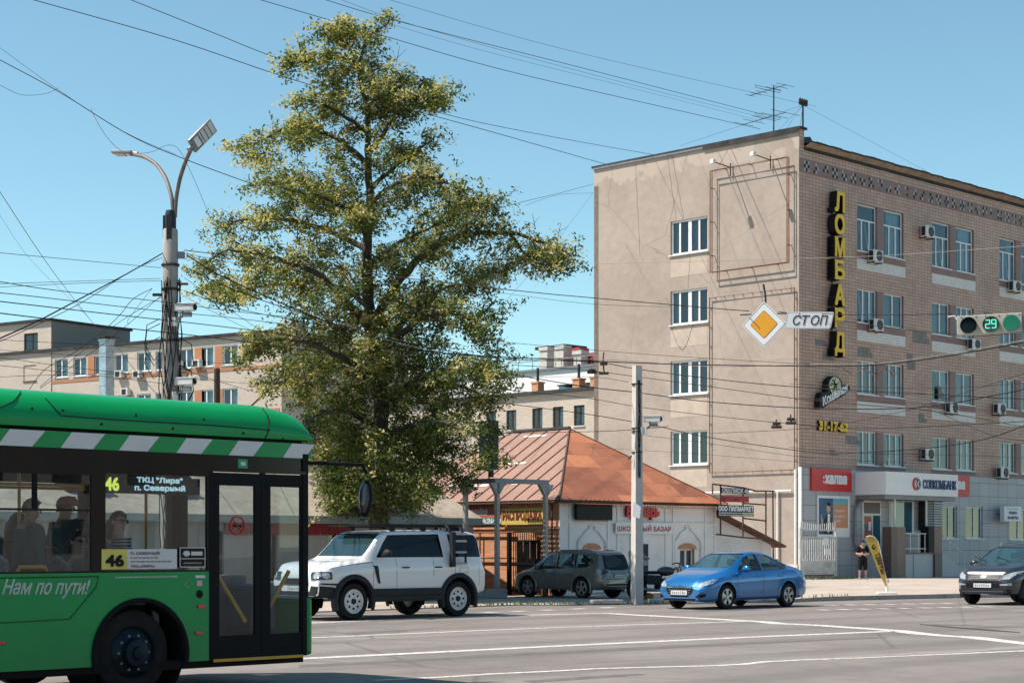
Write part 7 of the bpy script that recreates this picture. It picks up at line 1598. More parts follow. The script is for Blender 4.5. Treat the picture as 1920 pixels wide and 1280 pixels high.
def stand(lean=0.0):
    return dict(pelvis=(0, 0, 0.93), waist=(0.01, 0, 1.08), chest=(0.02, 0, 1.30), neck=(0.02, 0, 1.47), head=(0.05, 0, 1.60), face=(1, 0, 0), shl=(0.01, 0.19, 1.40), shr=(0.01, -0.19, 1.40), ell=(0.0, 0.25, 1.12), elr=(0.0, -0.25, 1.12), wrl=(0.06, 0.26, 0.88), wrr=(0.06, -0.26, 0.88),
        hpl=(0, 0.095, 0.88), hpr=(0, -0.095, 0.88), knl=(0.02, 0.11, 0.48), knr=(0.02, -0.11, 0.48), anl=(-0.02, 0.12, 0.09), anr=(-0.02, -0.12, 0.09), tol=(0.14, 0.14, 0.035), tor=(0.14, -0.14, 0.035))
def sit(z=0.45):
    return dict(pelvis=(0, 0, z + 0.08), waist=(0.0, 0, z + 0.24), chest=(0.0, 0, z + 0.46), neck=(0.01, 0, z + 0.63), head=(0.03, 0, z + 0.77), face=(1, 0, 0), shl=(0, 0.19, z + 0.56), shr=(0, -0.19, z + 0.56), ell=(0.03, 0.24, z + 0.29), elr=(0.03, -0.24, z + 0.29), wrl=(0.25, 0.14, z + 0.2), wrr=(0.25, -0.14, z + 0.2),
        hpl=(0.02, 0.095, z + 0.08), hpr=(0.02, -0.095, z + 0.08), knl=(0.42, 0.11, z + 0.08), knr=(0.42, -0.11, z + 0.08), anl=(0.44, 0.11, 0.09), anr=(0.44, -0.11, 0.09), tol=(0.58, 0.12, 0.035), tor=(0.58, -0.12, 0.035))
# man reading his phone by the bank steps
J = stand(); J.update(head=(0.085, 0, 1.575), neck=(0.035, 0, 1.46), face=(0.78, 0.12, -0.55), ell=(0.06, 0.27, 1.10), elr=(0.06, -0.27, 1.10), wrl=(0.25, 0.09, 1.11), wrr=(0.25, -0.09, 1.11), anl=(-0.03, 0.16, 0.09), anr=(0.0, -0.12, 0.09), knl=(0.01, 0.13, 0.48), knr=(0.03, -0.11, 0.48), tol=(0.1, 0.24, 0.035), tor=(0.13, -0.16, 0.035))
pp = G(1617, 1086, 0.13)
hm = human("man in black T-shirt and shorts looking down at a phone by the bank steps", Matrix.Translation((pp.x, pp.y, 0.128)) @ Matrix.Rotation(R_(-88), 4, 'Z'), J, dict(skin="skin", top="cloth_black", bottom="cloth_shorts", shoe="shoe_pale", sleeve=0.45, leg=0.5, loose=1.2), ("hair_dark", 'short'))
b = MB(); b.box(0.29, 0.31, -0.04, 0.04, 1.12, 1.24, "black", 0.004); ph_ = b.build("phone", None, hm.matrix_basis.copy()); tag(ph_, "small black phone in the hands of the man in shorts", "phone")
# person half hidden behind the pale pole, with a dark bag
pp = W(1193, 1060, 52.5); J = stand(); J.update(head=(0.16, 0, 1.52), neck=(0.1, 0, 1.42), chest=(0.07, 0, 1.28), shl=(0.07, 0.19, 1.37), shr=(0.07, -0.19, 1.37), ell=(0.2, 0.27, 1.16), elr=(0.2, -0.25, 1.16), wrl=(0.38, 0.2, 1.2), wrr=(0.38, -0.18, 1.2))
human("person in dark striped top and pale jeans half hidden behind the pale pole", Matrix.Translation((pp.x - 0.06, pp.y, 0.03)) @ Matrix.Rotation(R_(-60), 4, 'Z'), J, dict(skin="skin_tan", top="striped_cloth", bottom="jeans", shoe="black", sleeve=0.4), ("hair_brown", 'short'))

# ------------------------------------------------------------------ the green bus
UO = Vector((-3.98, 19.2, 0)); UF = frame(UO)
bus = thing("city_bus", "green low-floor city bus with white and green striped band, route 46", "bus", UF)
ux = lambda px: on_x(UO, px)
def uq(px, py): x = ux(px); return x, zx(UO, x, py)
t = newmat("bus_green", 0.3, 0.0, (0.0, 0.24, 0.055)); t.b.inputs['Coat Weight'].default_value = 0.15; t.b.inputs['Specular IOR Level'].default_value = 0.3; t.b.inputs['Coat Roughness'].default_value = 0.06
v = t.coord(); n = t.noise(v, 1.2, 7, 0.7); sp = t.new("ShaderNodeSeparateXYZ"); t.link(v, sp.inputs[0]); mr = t.new("ShaderNodeMapRange"); mr.inputs[1].default_value = 1.0; mr.inputs[2].default_value = 0.3; t.link(sp.outputs[2], mr.inputs[0])
mu = t.new("ShaderNodeMath", operation='MULTIPLY'); t.link(mr.outputs[0], mu.inputs[0]); t.link(n, mu.inputs[1]); m2 = t.new("ShaderNodeMath", operation='MULTIPLY'); t.link(mu.outputs[0], m2.inputs[0]); m2.inputs[1].default_value = 0.16
t.bump(t.noise(v, 1.6, 2, 0.5), 0.12, 0.03)
t.color(t.mix(m2.outputs[0], t.ramp(n, [(0.3, (0.0, 0.255, 0.068)), (0.7, (0.0, 0.31, 0.085))]), (0.1, 0.09, 0.075)))
glass("bus_glass", (0.72, 0.79, 0.81), 1.0, 0.965, 0.01); mat("bus_black", (0.005, 0.006, 0.008), 0.12, 0, 0.3, 3, spec=0.25); mat("matt_black", (0.01, 0.011, 0.012), 0.7); mat("rail_yellow", (0.6, 0.33, 0.03), 0.4, 0, 0.1); mat("seat_blue", (0.09, 0.13, 0.16), 0.8, 0, 0.15); mat("seat_grip", (0.3, 0.32, 0.34), 0.5); mat("bus_lining", (0.32, 0.33, 0.34), 0.7, 0, 0.1); mat("band_white", (0.6, 0.62, 0.64), 0.4, 0, 0.06); mat("cab_panel", (0.12, 0.17, 0.21), 0.6, 0, 0.15); mat("route_yellow", (0.62, 0.55, 0.13), 0.5); mat("hub_blue", (0.012, 0.024, 0.036), 0.4, 0.4, 0.3); mat("marker_red", (0.6, 0.02, 0.01), 0.3, coat=1)
XF, XR, WB = 2.40, -9.0, 2.5; zs = 0.34; zw = uq(200, 1073)[1]; zt = uq(300, 848)[1]
Z_ROOFEDGE = uq(300, 818)[1]
xd0, xd1 = ux(392), ux(574); zd = uq(480, 886)[1]
rw = 0.465; ra = 0.585; xc = 0.06
def low_side(y, sgn):
    b = MB(); pts = [(XR, zs), (-6.0 - ra, zs)] + [(-6.0 + ra * math.cos(R_(a)), max(zs, 0.44 + ra * math.sin(R_(a)))) for a in range(180, -1, -10)] + [(-6.0 + ra, zs), (xc - ra, zs)] + [(xc + ra * math.cos(R_(a)), max(zs, 0.44 + ra * math.sin(R_(a)))) for a in range(180, -1, -8)] + [(xc + ra, zs), ((xd0 if sgn else XF - 0.02), zs), ((xd0 if sgn else XF - 0.02), zw), (XR, zw)]
    b.prism([(x, y, z) for x, z in pts], (0, 0.04 if sgn else -0.04, 0), "bus_green"); b.build("lower_side_panel", bus)
low_side(0.0, True); low_side(WB, False)
# upper side: glossy black band with window openings
w2 = [ux(198), ux(388), zw + 0.02, uq(300, 890)[1]]; w1x0, w1x1 = ux(-35), ux(171)
near = [tuple(w2), (w1x0, w1x1, zw + 0.02, uq(90, 957)[1]), (w1x0, w1x1, uq(90, 953)[1], uq(90, 888)[1])]
x = w1x0 - 0.15
while x > XR + 1.5: near.append((x - 1.35, x, zw + 0.02, w2[3])); x -= 1.5
b = MB(); wall_holes(b, XR, xd0, zw, zt, near, "bus_black", 'x', 0.035, "matt_black"); b.build("window_band", bus)
for h in near:
    b = MB(); b.quad((h[0], 0.012, h[2]), (h[1], 0.012, h[2]), (h[1], 0.012, h[3]), (h[0], 0.012, h[3]), "bus_glass"); b.build("side_window", bus)
b = MB(); xm = ux(66); b.box(xm - 0.025, xm + 0.025, 0.0, 0.03, near[2][2], near[2][3], "matt_black"); b.build("sliding_pane_frame", bus); b = MB(); b.box(w1x1 - 0.07, w1x1 - 0.03, -0.012, 0.0, uq(150, 925)[1], uq(150, 908)[1], "matt_black"); b.build("window_latch", bus)
far = [(a, c, zw + 0.05, w2[3] - 0.02) for a, c in ((1.0, 2.1), (-0.75, 0.85), (-2.4, -0.9), (-4.1, -2.6), (-5.8, -4.3), (-7.5, -6.0))]
b = MB(); wall_holes(b, XR, XF - 0.02, zw, zt, far, "bus_black", 'x', -0.035, "matt_black", at=WB); b.build("window_band", bus)
for h in far:
    b = MB(); b.quad((h[0], WB - 0.012, h[2]), (h[1], WB - 0.012, h[2]), (h[1], WB - 0.012, h[3]), (h[0], WB - 0.012, h[3]), "bus_glass"); b.build("side_window", bus)
# front
b = MB(); b.box(xd1 + 0.01, XF, 0.0, WB, zs, 1.0, "bus_green", 0.07); b.build("front_bumper_panel", bus)
b = MB(); b.box(xd1 + 0.01, XF - 0.06, 0.0, 0.13, 1.0, zt, "matt_black", 0.03); b.box(XF - 0.12, XF - 0.05, WB - 0.12, WB - 0.003, 1.0, zt, "matt_black"); b.build("windscreen_pillar", bus)
b = MB(); b.quad((XF - 0.03, 0.12, 1.0), (XF - 0.03, WB - 0.12, 1.0), (XF - 0.1, WB - 0.12, zt), (XF - 0.1, 0.12, zt), "bus_glass"); b.build("windscreen", bus)
for y in (0.35, WB - 0.35): b = MB(); b.ball((XF - 0.02, y, 0.72), 0.12, "headlamp", 12, (0.4, 1.3, 0.8)); b.build("headlamp", bus)
# header over the door and door leaves
b = MB(); b.box(xd0, xd1, 0.0, 0.06, zd, zt, "bus_black"); b.box(xd0 - 0.0, xd0 + 0.05, -0.004, 0.05, zs, zd, "matt_black"); b.box(xd1 - 0.05, xd1 + 0.01, -0.004, 0.05, zs, zd, "matt_black"); b.build("door_surround", bus)
b = MB(); xa, za = uq(446, 877); b.box(xa, xa + 0.13, -0.006, 0.0, za, za + 0.1, mat("decal_green", (0.02, 0.3, 0.16), 0.5)); b.box(xa + 0.035, xa + 0.1, -0.008, -0.006, za + 0.03, za + 0.07, "band_white"); b.build("door_decal", bus)
for (p0, p1, g0, g1) in ((397, 493, 412, 479), (496, 573, 508, 565)):
    x0, x1, a, c = ux(p0), ux(p1), ux(g0), ux(g1); gz0, gz1 = uq(480, 1189)[1], uq(480, 911)[1]
    b = MB(); wall_holes(b, x0, x1, zs + 0.01, zd - 0.01, [(a, c, gz0, gz1)], "matt_black", 'x', 0.04, "matt_black", at=0.006); o = b.build("door_leaf", bus)
    g_ = MB(); g_.quad((a, 0.025, gz0), (c, 0.025, gz0), (c, 0.025, gz1), (a, 0.025, gz1), "bus_glass"); g_.build("pane", o)
b = MB(); b.box(ux(491), ux(498), 0.002, 0.05, zs, zd, "matt_black"); b.build("door_seal", bus)
b = MB(); b.box(xd0 + 0.05, xd1 - 0.06, -0.02, 0.0, zs - 0.02, zs + 0.012, "rail_yellow"); b.build("door_sill", bus)
b = MB(); b.tube([(ux(418), 0.1, uq(418, 1078)[1]), (ux(470), 0.1, uq(470, 1165)[1])], 0.024, "rail_yellow", 8); b.build("door_handrail", bus)
b = MB(); b.tube([(ux(552), 0.1, uq(552, 1070)[1]), (ux(508), 0.1, uq(508, 1150)[1])], 0.024, "rail_yellow", 8); b.build("door_handrail", bus)
b = MB(); b.tube([(ux(420), 0.45, uq(420, 1060)[1]), (ux(450), 0.5, uq(450, 1105)[1]), (ux(457), 0.5, uq(457, 1180)[1])], 0.018, "rail_yellow", 8); b.build("door_handrail", bus)
b = MB(); xq, zq = uq(447, 985); b.tube([(xq + 0.1 * math.cos(a), 0.018, zq + 0.1 * math.sin(a)) for a in np.linspace(0, 6.29, 22)], 0.011, "red_sign", 5); b.tube([(xq - 0.07, 0.017, zq + 0.07), (xq + 0.07, 0.017, zq - 0.07)], 0.009, "red_sign", 5); b.box(xq - 0.06, xq + 0.06, 0.014, 0.02, zq - 0.015, zq + 0.012, "matt_black"); b.build("no_smoking_sticker", bus)
# striped band under the roof pod
b = MB(); b.box(XR, XF - 0.06, -0.01, 0.06, zt + 0.002, Z_ROOFEDGE, "bus_green"); hb = Z_ROOFEDGE - zt
x = ux(560); per = ux(480) - ux(372); per = per if per > 0 else 0.6; k = 0
bands = [(ux(p), ux(q)) for p, q in ((537, 580), (436, 484), (338, 387), (231, 287), (122, 185), (5, 72))]
for (a, c) in bands + [(bands[-1][0] - (i + 1) * 0.62 - 0.0, bands[-1][0] - (i + 1) * 0.62 + 0.33) for i in range(9)]:
    sl = 0.12; b.prism([(a - sl * 0.5, -0.011, zt + 0.004), (c - sl * 0.5 - 0.02, -0.011, zt + 0.004), (c + sl * 0.6, -0.011, Z_ROOFEDGE - 0.003), (a + sl * 0.6, -0.011, Z_ROOFEDGE - 0.003)], (0, -0.003, 0), "band_white")
b.box(XF - 0.07, XF - 0.02, 0.0, WB, zt + 0.002, Z_ROOFEDGE, "bus_green"); b.build("striped_band", bus)
b = MB(); b.box(XR, XF - 0.12, 0.05, WB - 0.05, zt + 0.01, Z_ROOFEDGE + 0.03, "matt_black"); b.box(XR, XF - 0.05, WB - 0.06, WB + 0.01, zt + 0.002, Z_ROOFEDGE, "bus_green"); b.build("roof", bus)
# roof pod with a rounded nose
zp0 = Z_ROOFEDGE + 0.035; zp1 = uq(300, 742)[1]; Hh = zp1 - zp0; xn = ux(588) - 0.02
prof = [(0, 0.01), (-0.012, 0.15), (-0.005, 0.3), (0.03, 0.5), (0.09, 0.72), (0.18, 0.9), (0.34, 1.0)]     # (inset from the side, share of height)
def pod_pt(x, k): i, hh_ = prof[k]; return i, zp0 + hh_ * Hh
st = [(XR, 1.0)] + [(x_, 1.0) for x_ in np.linspace(XR + 0.5, xn - 0.85, 14)] + [(xn - 0.62, 0.995), (xn - 0.45, 0.97), (xn - 0.3, 0.92), (xn - 0.17, 0.83), (xn - 0.08, 0.71), (xn - 0.03, 0.56), (xn - 0.005, 0.35), (xn, 0.12)]
b = MB(); vs = []; m_ = len(prof)
for (x_, f_) in st:
    row = [(pod_pt(x_, k)[0], zp0 + min(prof[k][1], 1) * Hh * f_) for k in range(m_)]; full = row + [(WB / 2, zp0 + Hh * f_ + 0.02 * f_)] + [(WB - y, z) for y, z in row[::-1]]
    vs += [(x_, y, z) for y, z in full]
n = 2 * m_ + 1; b.add(vs, [(i * n + k, (i + 1) * n + k, (i + 1) * n + k + 1, i * n + k + 1) for i in range(len(st) - 1) for k in range(n - 1)], "bus_green", True); b.add(vs[-n:], [list(range(n))], "bus_green"); b.build("roof_pod", bus, sharp=60)
b = MB()
def onpod(px, py): x_ = ux(px); f_ = (zx(UO, x_, py) - zp0) / Hh; f_ = min(max(f_, 0.02), 0.97); ins = float(np.interp(f_, [p[1] for p in prof], [p[0] for p in prof])); return (x_, ins - 0.004, zp0 + f_ * Hh)
for ln in (((95, 745), (105, 765), (114, 779), (240, 788), (400, 797), (505, 806)), ((510, 764), (507, 790), (497, 822)), ((60, 730), (30, 752), (0, 765))):
    q = [];
    for i in range(len(ln) - 1):
        for k in range(5): q.append(onpod(ln[i][0] + (ln[i + 1][0] - ln[i][0]) * k / 5, ln[i][1] + (ln[i + 1][1] - ln[i][1]) * k / 5))
    q.append(onpod(*ln[-1])); b.tube(q, 0.006, "seam", 5)
b.build("pod_seams", bus)
b = MB()
for p in ((62, 766), (120, 769), (257, 778), (384, 786), (189, 795), (323, 803), (530, 835), (455, 812)): b.ball(onpod(*p), 0.016, "seam", 6, (1, 0.4, 1))
b.build("pod_fasteners", bus)
# wheels, arches
for ax in (0.0, -6.0):
    for y0 in (0.06, WB - 0.34):
        b = MB(); r = rw; b.lathe([(r * 0.6, 0.0), (r * 0.72, -0.015), (r * 0.95, 0.01), (r, 0.05), (r, 0.24), (r * 0.95, 0.27), (r * 0.6, 0.28)], "rubber", 36, 'Y', (ax, y0, r), cap=False); o = b.build("wheel", bus)
        f = -1 if y0 < 1 else 1; yo = y0 + (0.0 if f < 0 else 0.28); b = MB(); b.lathe([(r * 0.61, -0.0 * f), (r * 0.56, -f * 0.03), (r * 0.5, -f * 0.01), (r * 0.34, f * 0.03), (r * 0.3, f * 0.09), (r * 0.16, f * 0.1), (r * 0.14, f * 0.13), (0, f * 0.14)], "hub_blue", 28, 'Y', (ax, yo, r), cap=False)
        for q in range(10): a = 2 * math.pi * q / 10; b.ball((ax + r * 0.4 * math.cos(a), yo + f * 0.012, r + r * 0.4 * math.sin(a)), 0.02, "grey_metal", 6)
        b.build("rim", o)
    cx_ = xc if ax == 0 else -6.0
    for y, sg in ((-0.012, -1), (WB + 0.012, 1)):
        b = MB(); pts = [(cx_ + (ra - 0.005) * math.cos(R_(a)), y, 0.44 + (ra - 0.005) * math.sin(R_(a))) for a in range(-10, 191, 8)]; b.tube(pts, 0.03, "matt_black", 6); b.build("wheel_arch_trim", bus)
    b = MB(); b.lathe([(ra - 0.01, 0.04), (ra - 0.01, 0.6)], "matt_black", 40, 'Y', (cx_, 0, 0.44), cap=False); b.box(cx_ - ra, cx_ + ra, 0.6, 0.62, 0.3, 1.1, "matt_black")
    b.build("wheel_arch", bus)
# chassis, floor, lining
b = MB(); b.box(XR, XF - 0.1, 0.05, WB - 0.05, 0.26, 0.36, "matt_black"); b.box(XR, -0.85, 0.05, WB - 0.05, 0.36, 0.39, "bus_lining"); b.build("floor", bus)
b = MB(); b.box(XR, XF - 0.1, 0.05, WB - 0.05, zt - 0.05, zt + 0.005, "bus_lining"); b.box(XR, XR + 0.05, 0, WB, zs, zt, "bus_green"); b.build("ceiling", bus)
b = MB(); b.box(0.85, 0.9, 0.9, WB - 0.06, 0.36, 1.35, "cab_panel"); b.box(0.9, 2.2, 1.0, 1.05, 0.36, 1.25, "cab_panel"); b.box(1.9, 2.28, 0.5, WB - 0.1, 0.6, 1.15, "cab_panel", 0.05); b.build("cab_partition", bus)
def seat(x, y, z):
    b = MB(); b.box(x - 0.05, x + 0.42, y - 0.21, y + 0.21, z - 0.08, z, "seat_blue", 0.03)
    b.T = Matrix.Translation((x - 0.08, y, z)) @ Matrix.Rotation(R_(-8), 4, 'Y'); b.box(-0.05, 0.04, -0.21, 0.21, 0.0, 0.62, "seat_blue", 0.04); b.T = Matrix(); o = b.build("seat", bus)
    b = MB(); b.tube([(x - 0.14, y - 0.2, z + 0.35), (x - 0.17, y - 0.19, z + 0.6), (x - 0.18, y, z + 0.68), (x - 0.17, y + 0.19, z + 0.6), (x - 0.14, y + 0.2, z + 0.35)], 0.02, "seat_grip", 6); b.build("grip", o); b = MB(); b.box(x, x + 0.3, y - 0.15, y + 0.15, 0.36, z - 0.08, "matt_black"); b.build("pedestal", o)
SEATS = [(-0.5, 0.44, 0.8), (0.0, 0.44, 1.04), (-0.35, 2.05, 1.08), (0.25, 2.05, 1.08), (-1.25, 0.4, 0.85), (-2.1, 0.4, 0.85), (-1.25, 2.05, 0.85), (-2.1, 2.05, 0.85), (-3.0, 0.4, 0.85), (-3.0, 2.05, 0.85)]
for s_ in SEATS: seat(*s_)
b = MB()
for (x_, y_) in ((-0.8, 1.0), (-0.8, 1.5), (0.7, 0.85), (-2.4, 1.0)): b.tube([(x_, y_, 0.36), (x_, y_, zt - 0.05)], 0.018, "rail_yellow", 8)
for y_ in (0.75, 1.75): b.tube([(-5, y_, zt - 0.35), (0.8, y_, zt - 0.35)], 0.017, "rail_yellow", 8)
b.tube([(ux(42), 0.12, zw - 0.0), (ux(48), 0.12, zw + 0.065), (ux(95), 0.12, zw + 0.065), (ux(101), 0.12, zw)], 0.022, "rail_yellow", 8)
b.build("grab_rails", bus)
# destination display (lit) and printed boards
b = MB(); x0, za = uq(199, 923); x1 = ux(385); b.box(x0, x1, 0.1, 0.14, za, uq(199, 891)[1], mat("display_black", (0.02, 0.025, 0.03), 0.5)); dsp = b.build("destination_display", bus)
b = MB(); yl = emit("led_yellow", (0.75, 0.9, 0.12), 0.62); wl_ = emit("led_white", (0.5, 0.75, 0.85), 0.55)
xa, za = uq(206, 919); text(b, "46", ux(233) - xa, 0.145, yl, xa, za, 0.095, 0.003, 0.006)
xa, za = uq(266, 906); text(b, "ТКЦ \"Лира\"", ux(352) - xa, 0.075, wl_, xa, za, 0.095, 0.003, 0.004); xa, za = uq(262, 921); text(b, "п. Северный", ux(357) - xa, 0.08, wl_, xa, za, 0.095, 0.003, 0.004); b.build("lit_text", dsp)
b = MB(); x0, z0 = uq(190, 1067); x1 = ux(238); x2 = ux(331); z1 = uq(200, 1029)[1]; b.box(x0, x1, -0.008, -0.002, z0, z1, "route_yellow"); b.box(x1, x2, -0.008, -0.002, z0, z1, "band_white"); rb = b.build("route_board", bus)
b = MB(); text(b, "46", (x1 - x0) * 0.72, (z1 - z0) * 0.6, "black", x0 + (x1 - x0) * 0.14, z0 + (z1 - z0) * 0.13, -0.0125, 0.004, 0.008); b.build("route_number", rb); b = MB(); H_ = z1 - z0
text(b, "П. СЕВЕРНЫЙ", (x2 - x1) * 0.58, H_ * 0.17, "grey_metal", x1 + 0.04, z0 + H_ * 0.72, -0.0125, 0.004, 0.002); text(b, "ТКЦ «ЛИРА»", (x2 - x1) * 0.48, H_ * 0.15, "grey_metal", x1 + 0.04, z0 + H_ * 0.06, -0.0125, 0.004, 0.002)
b.build("stop_names", rb); b = MB()
for zz, ww in ((0.53, 0.6), (0.34, 0.82)):
    x = x1 + 0.04
    while x < x1 + (x2 - x1) * ww: w_ = rnd.uniform(0.02, 0.07); b.box(x, x + w_, -0.0115, -0.008, z0 + H_ * zz, z0 + H_ * (zz + 0.07), "grey_metal"); x += w_ + 0.012
    b.build("stop_list", rb); b = MB()
b = MB(); x0, z0 = uq(336, 1063); x1 = ux(384); z1 = uq(336, 1026)[1]; b.box(x0, x1, -0.008, -0.002, z0, z1, "bus_black")
fr = "band_white"; 
for zz in (0, 0.42, 0.97): b.box(x0, x1, -0.011, -0.008, z0 + (z1 - z0) * zz, z0 + (z1 - z0) * zz + 0.008, fr)
for xx in (x0, x1 - 0.008): b.box(xx, xx + 0.008, -0.0105, -0.008, z0, z1, fr)
b.ball((x0 + 0.09, -0.01, z0 + (z1 - z0) * 0.7), 0.04, fr, 8, (1.2, 0.1, 0.8)); b.box(x0 + 0.15, x1 - 0.04, -0.0112, -0.008, z0 + (z1 - z0) * 0.6, z0 + (z1 - z0) * 0.8, fr); b.box(x0 + 0.05, x1 - 0.05, -0.0112, -0.008, z0 + (z1 - z0) * 0.18, z0 + (z1 - z0) * 0.25, "grey_metal"); b.build("validator_sticker", bus)
b = MB(); xa, za = uq(-4, 1122); text(b, "Нам по пути!", (ux(170) - xa) * 0.95, 0.2, mat("slogan_white", (0.42, 0.52, 0.47), 0.6), xa + 0.04, za, -0.006, 0.003, 0.003, 0.42, rot=R_(-1.0)); b.build("slogan", bus)
b = MB()
for ln in (((0, 1083), (185, 1080), (180, 1100), (130, 1160), (0, 1167)),):
    q = [(ux(p), -0.003, uq(p, y)[1]) for p, y in ln]; b.tube(q, 0.007, mat("panel_gap", (0.0, 0.09, 0.025), 0.6), 5)
b.build("panel_gap", bus)
b = MB(); x, z = uq(216, 1083); 
while x < ux(332): w_ = rnd.uniform(0.02, 0.05); b.box(x, x + w_, -0.004, -0.0005, z, z + 0.014, "slogan_white"); x += w_ + 0.008
b.build("operator_line", bus); b = MB(); x, z = uq(366, 1083); b.box(x, x + 0.13, -0.004, -0.0005, z, z + 0.03, "band_white"); x, z = uq(369, 1098); b.box(x, x + 0.07, -0.004, -0.0005, z, z + 0.06, mat("pink_label", (0.55, 0.4, 0.42), 0.6)); b.build("small_label", bus); b = MB()
x, z = uq(353, 1094); b.tube([(x - 0.05, -0.004, z), (x, -0.004, z + 0.04), (x + 0.05, -0.004, z), (x, -0.004, z - 0.04), (x - 0.05, -0.004, z)], 0.004, "slogan_white", 4); b.build("diamond_mark", bus)
b = MB(); x, z = uq(374, 1113); b.lathe([(0.045, -0.004), (0.045, 0.0)], "matt_black", 16, 'Y', (x, 0, z)); b.build("filler_cap", bus)
for p in ((376, 1136), (372, 1186), (0, 1204)): b = MB(); x, z = uq(*p); b.box(x - 0.045, x + 0.045, -0.02, -0.001, z - 0.02, z + 0.02, "marker_red", 0.008); b.build("side_marker", bus)
# mirror on its arm
b = MB(); P0 = Vector((XF - 0.1, 0.02, uq(588, 868)[1])); b.tube([P0, P0 + Vector((0.25, -0.12, 0.0)), P0 + Vector((0.62, -0.3, -0.01)), P0 + Vector((0.66, -0.32, -0.12))], 0.022, "matt_black", 8); b.box(P0.x - 0.06, P0.x + 0.02, -0.02, 0.1, P0.z - 0.1, P0.z + 0.1, "matt_black"); b.build("mirror_arm", bus)
b = MB(); q = P0 + Vector((0.64, -0.32, -0.4)); b.T = Matrix.Translation(q) @ Matrix.Rotation(R_(25), 4, 'Z') @ Matrix.Rotation(R_(6), 4, 'Y'); b.ball((0, 0, 0), 0.22, "matt_black", 14, (0.3, 0.42, 1.0)); b.ball((-0.045, 0, 0), 0.18, "lamp_dark", 12, (0.2, 0.36, 1.0)); b.build("wing_mirror", bus)
# passengers (things of their own inside the bus)
def inbus(x, y, z, ang=0): return UF @ Matrix.Translation((x, y, z)) @ Matrix.Rotation(R_(ang), 4, 'Z')
J = sit(0.45); J.update(face=(0.35, -0.93, 0)); human("woman in striped top and sunglasses seated by the bus's front side window", inbus(0.02, 0.42, 0.62), J, dict(skin="skin", top="striped_cloth", bottom="jeans", sleeve=0.5), ("hair_brown", 'long'), 'shades')
J = sit(0.45); J.update(face=(1, -0.2, 0)); human("fair-haired woman seated on the bus's far side, facing forward", inbus(-0.3, 1.95, 0.62), J, dict(skin="skin", top="cloth_grey", bottom="jeans", sleeve=1), ("hair_brown", 'long'))
J = stand(); J.update(face=(0.7, -0.7, -0.1), wrl=(0.3, 0.2, 1.2), ell=(0.1, 0.27, 1.14)); human("grey-haired man in a dark jacket standing at the bus's left window", inbus(ux(52) + 0.24, 0.42, 0.36), J, dict(skin="skin_tan", top="cloth_blue", bottom="cloth_shorts", sleeve=1, loose=1.22), ("hair_grey", 'short'))
J = stand(); J.update(face=(0.9, -0.4, 0), wrr=(0.35, -0.1, 1.72), elr=(0.2, -0.28, 1.5), shr=(0.02, -0.19, 1.43)); human("person in a pink cap standing in the bus with one arm raised", inbus(ux(128) + 0.75, 1.35, 0.40), J, dict(skin="skin_tan", top="cloth_teal", bottom="cloth_shorts", sleeve=0.5), ("hair_dark", 'short'), None, None, False, "cap_pink")
J = sit(0.45); J.update(face=(0.2, -0.98, 0)); human("dark-haired girl in sunglasses seated low by the bus's left window", inbus(ux(143) + 0.25, 0.42, 0.40), J, dict(skin="skin", top="cloth_teal", bottom="jeans", sleeve=0.5), ("hair_dark", 'long'), 'shades')

# drivers of the moving cars
for car, lab, cl in ((B, "driver in a pale shirt at the wheel of the blue saloon car", "cloth_grey"), (K, "driver at the wheel of the dark grey crossover", "cloth_teal"), (D, "driver in dark clothes at the wheel of the white off-road car", "cloth_black")):
    J = sit(0.0); sh = car.sp['seat_h']
    for k in ('anl', 'anr', 'tol', 'tor'): J[k] = (J[k][0] + 0.22, J[k][1], -0.12 if k[0] == 'a' else -0.17)
    J.update(wrl=(0.42, 0.13, 0.34), wrr=(0.42, -0.13, 0.34), ell=(0.2, 0.26, 0.3), elr=(0.2, -0.26, 0.3))
    human(lab, car.M @ Matrix.Translation((car.sp['seats'] + 0.1, 0.37, sh - 0.03)), J, dict(skin="skin", top=cl, bottom="jeans", sleeve=0.5), ("hair_dark", 'short'))
# ------------------------------------------------------------------ the big tree
t = newmat("bark", 0.95); v = t.coord(scale=(1, 1, 0.25)); n = t.noise(v, 9, 8, 0.75); t.color(t.ramp(n, [(0.3, (0.028, 0.022, 0.018)), (0.6, (0.075, 0.06, 0.05)), (0.8, (0.13, 0.11, 0.095))])); t.bump(n, 0.8, 0.04)
def leafmat(name, cols, tr):
    m = bpy.data.materials.new(name); m.use_nodes = True; t = NT(m); MATS[name] = m; b = t.b
    g = t.new("ShaderNodeNewGeometry"); c = t.ramp(g.outputs['Random Per Island'], cols)
    t.color(c); b.inputs['Roughness'].default_value = 0.55; b.inputs['Specular IOR Level'].default_value = 0.3
    tl = t.new("ShaderNodeBsdfTranslucent"); t.link(t.mix(1.0, c, (1.25, 1.3, 0.55), 'MULTIPLY'), tl.inputs[0]); mx = t.new("ShaderNodeMixShader"); mx.inputs[0].default_value = tr
    t.link(b.outputs[0], mx.inputs[1]); t.link(tl.outputs[0], mx.inputs[2]); t.link(mx.outputs[0], t.n['Material Output'].inputs[0])
leafmat("leaf_green", [(0.0, (0.045, 0.075, 0.018)), (0.5, (0.095, 0.13, 0.034)), (1.0, (0.17, 0.195, 0.06))], 0.38)
leafmat("leaf_bract_sunlit", [(0.0, (0.34, 0.30, 0.12)), (0.5, (0.50, 0.43, 0.19)), (1.0, (0.66, 0.55, 0.29))], 0.4)
TR = random.Random(11); TY = 52.0
TP = Vector(((712 - 960) / F * TY, TY, 0.03))
tree = thing("linden_tree", "tall leafy linden tree in pale blossom behind the white off-road car", "tree", Matrix.Translation(TP))
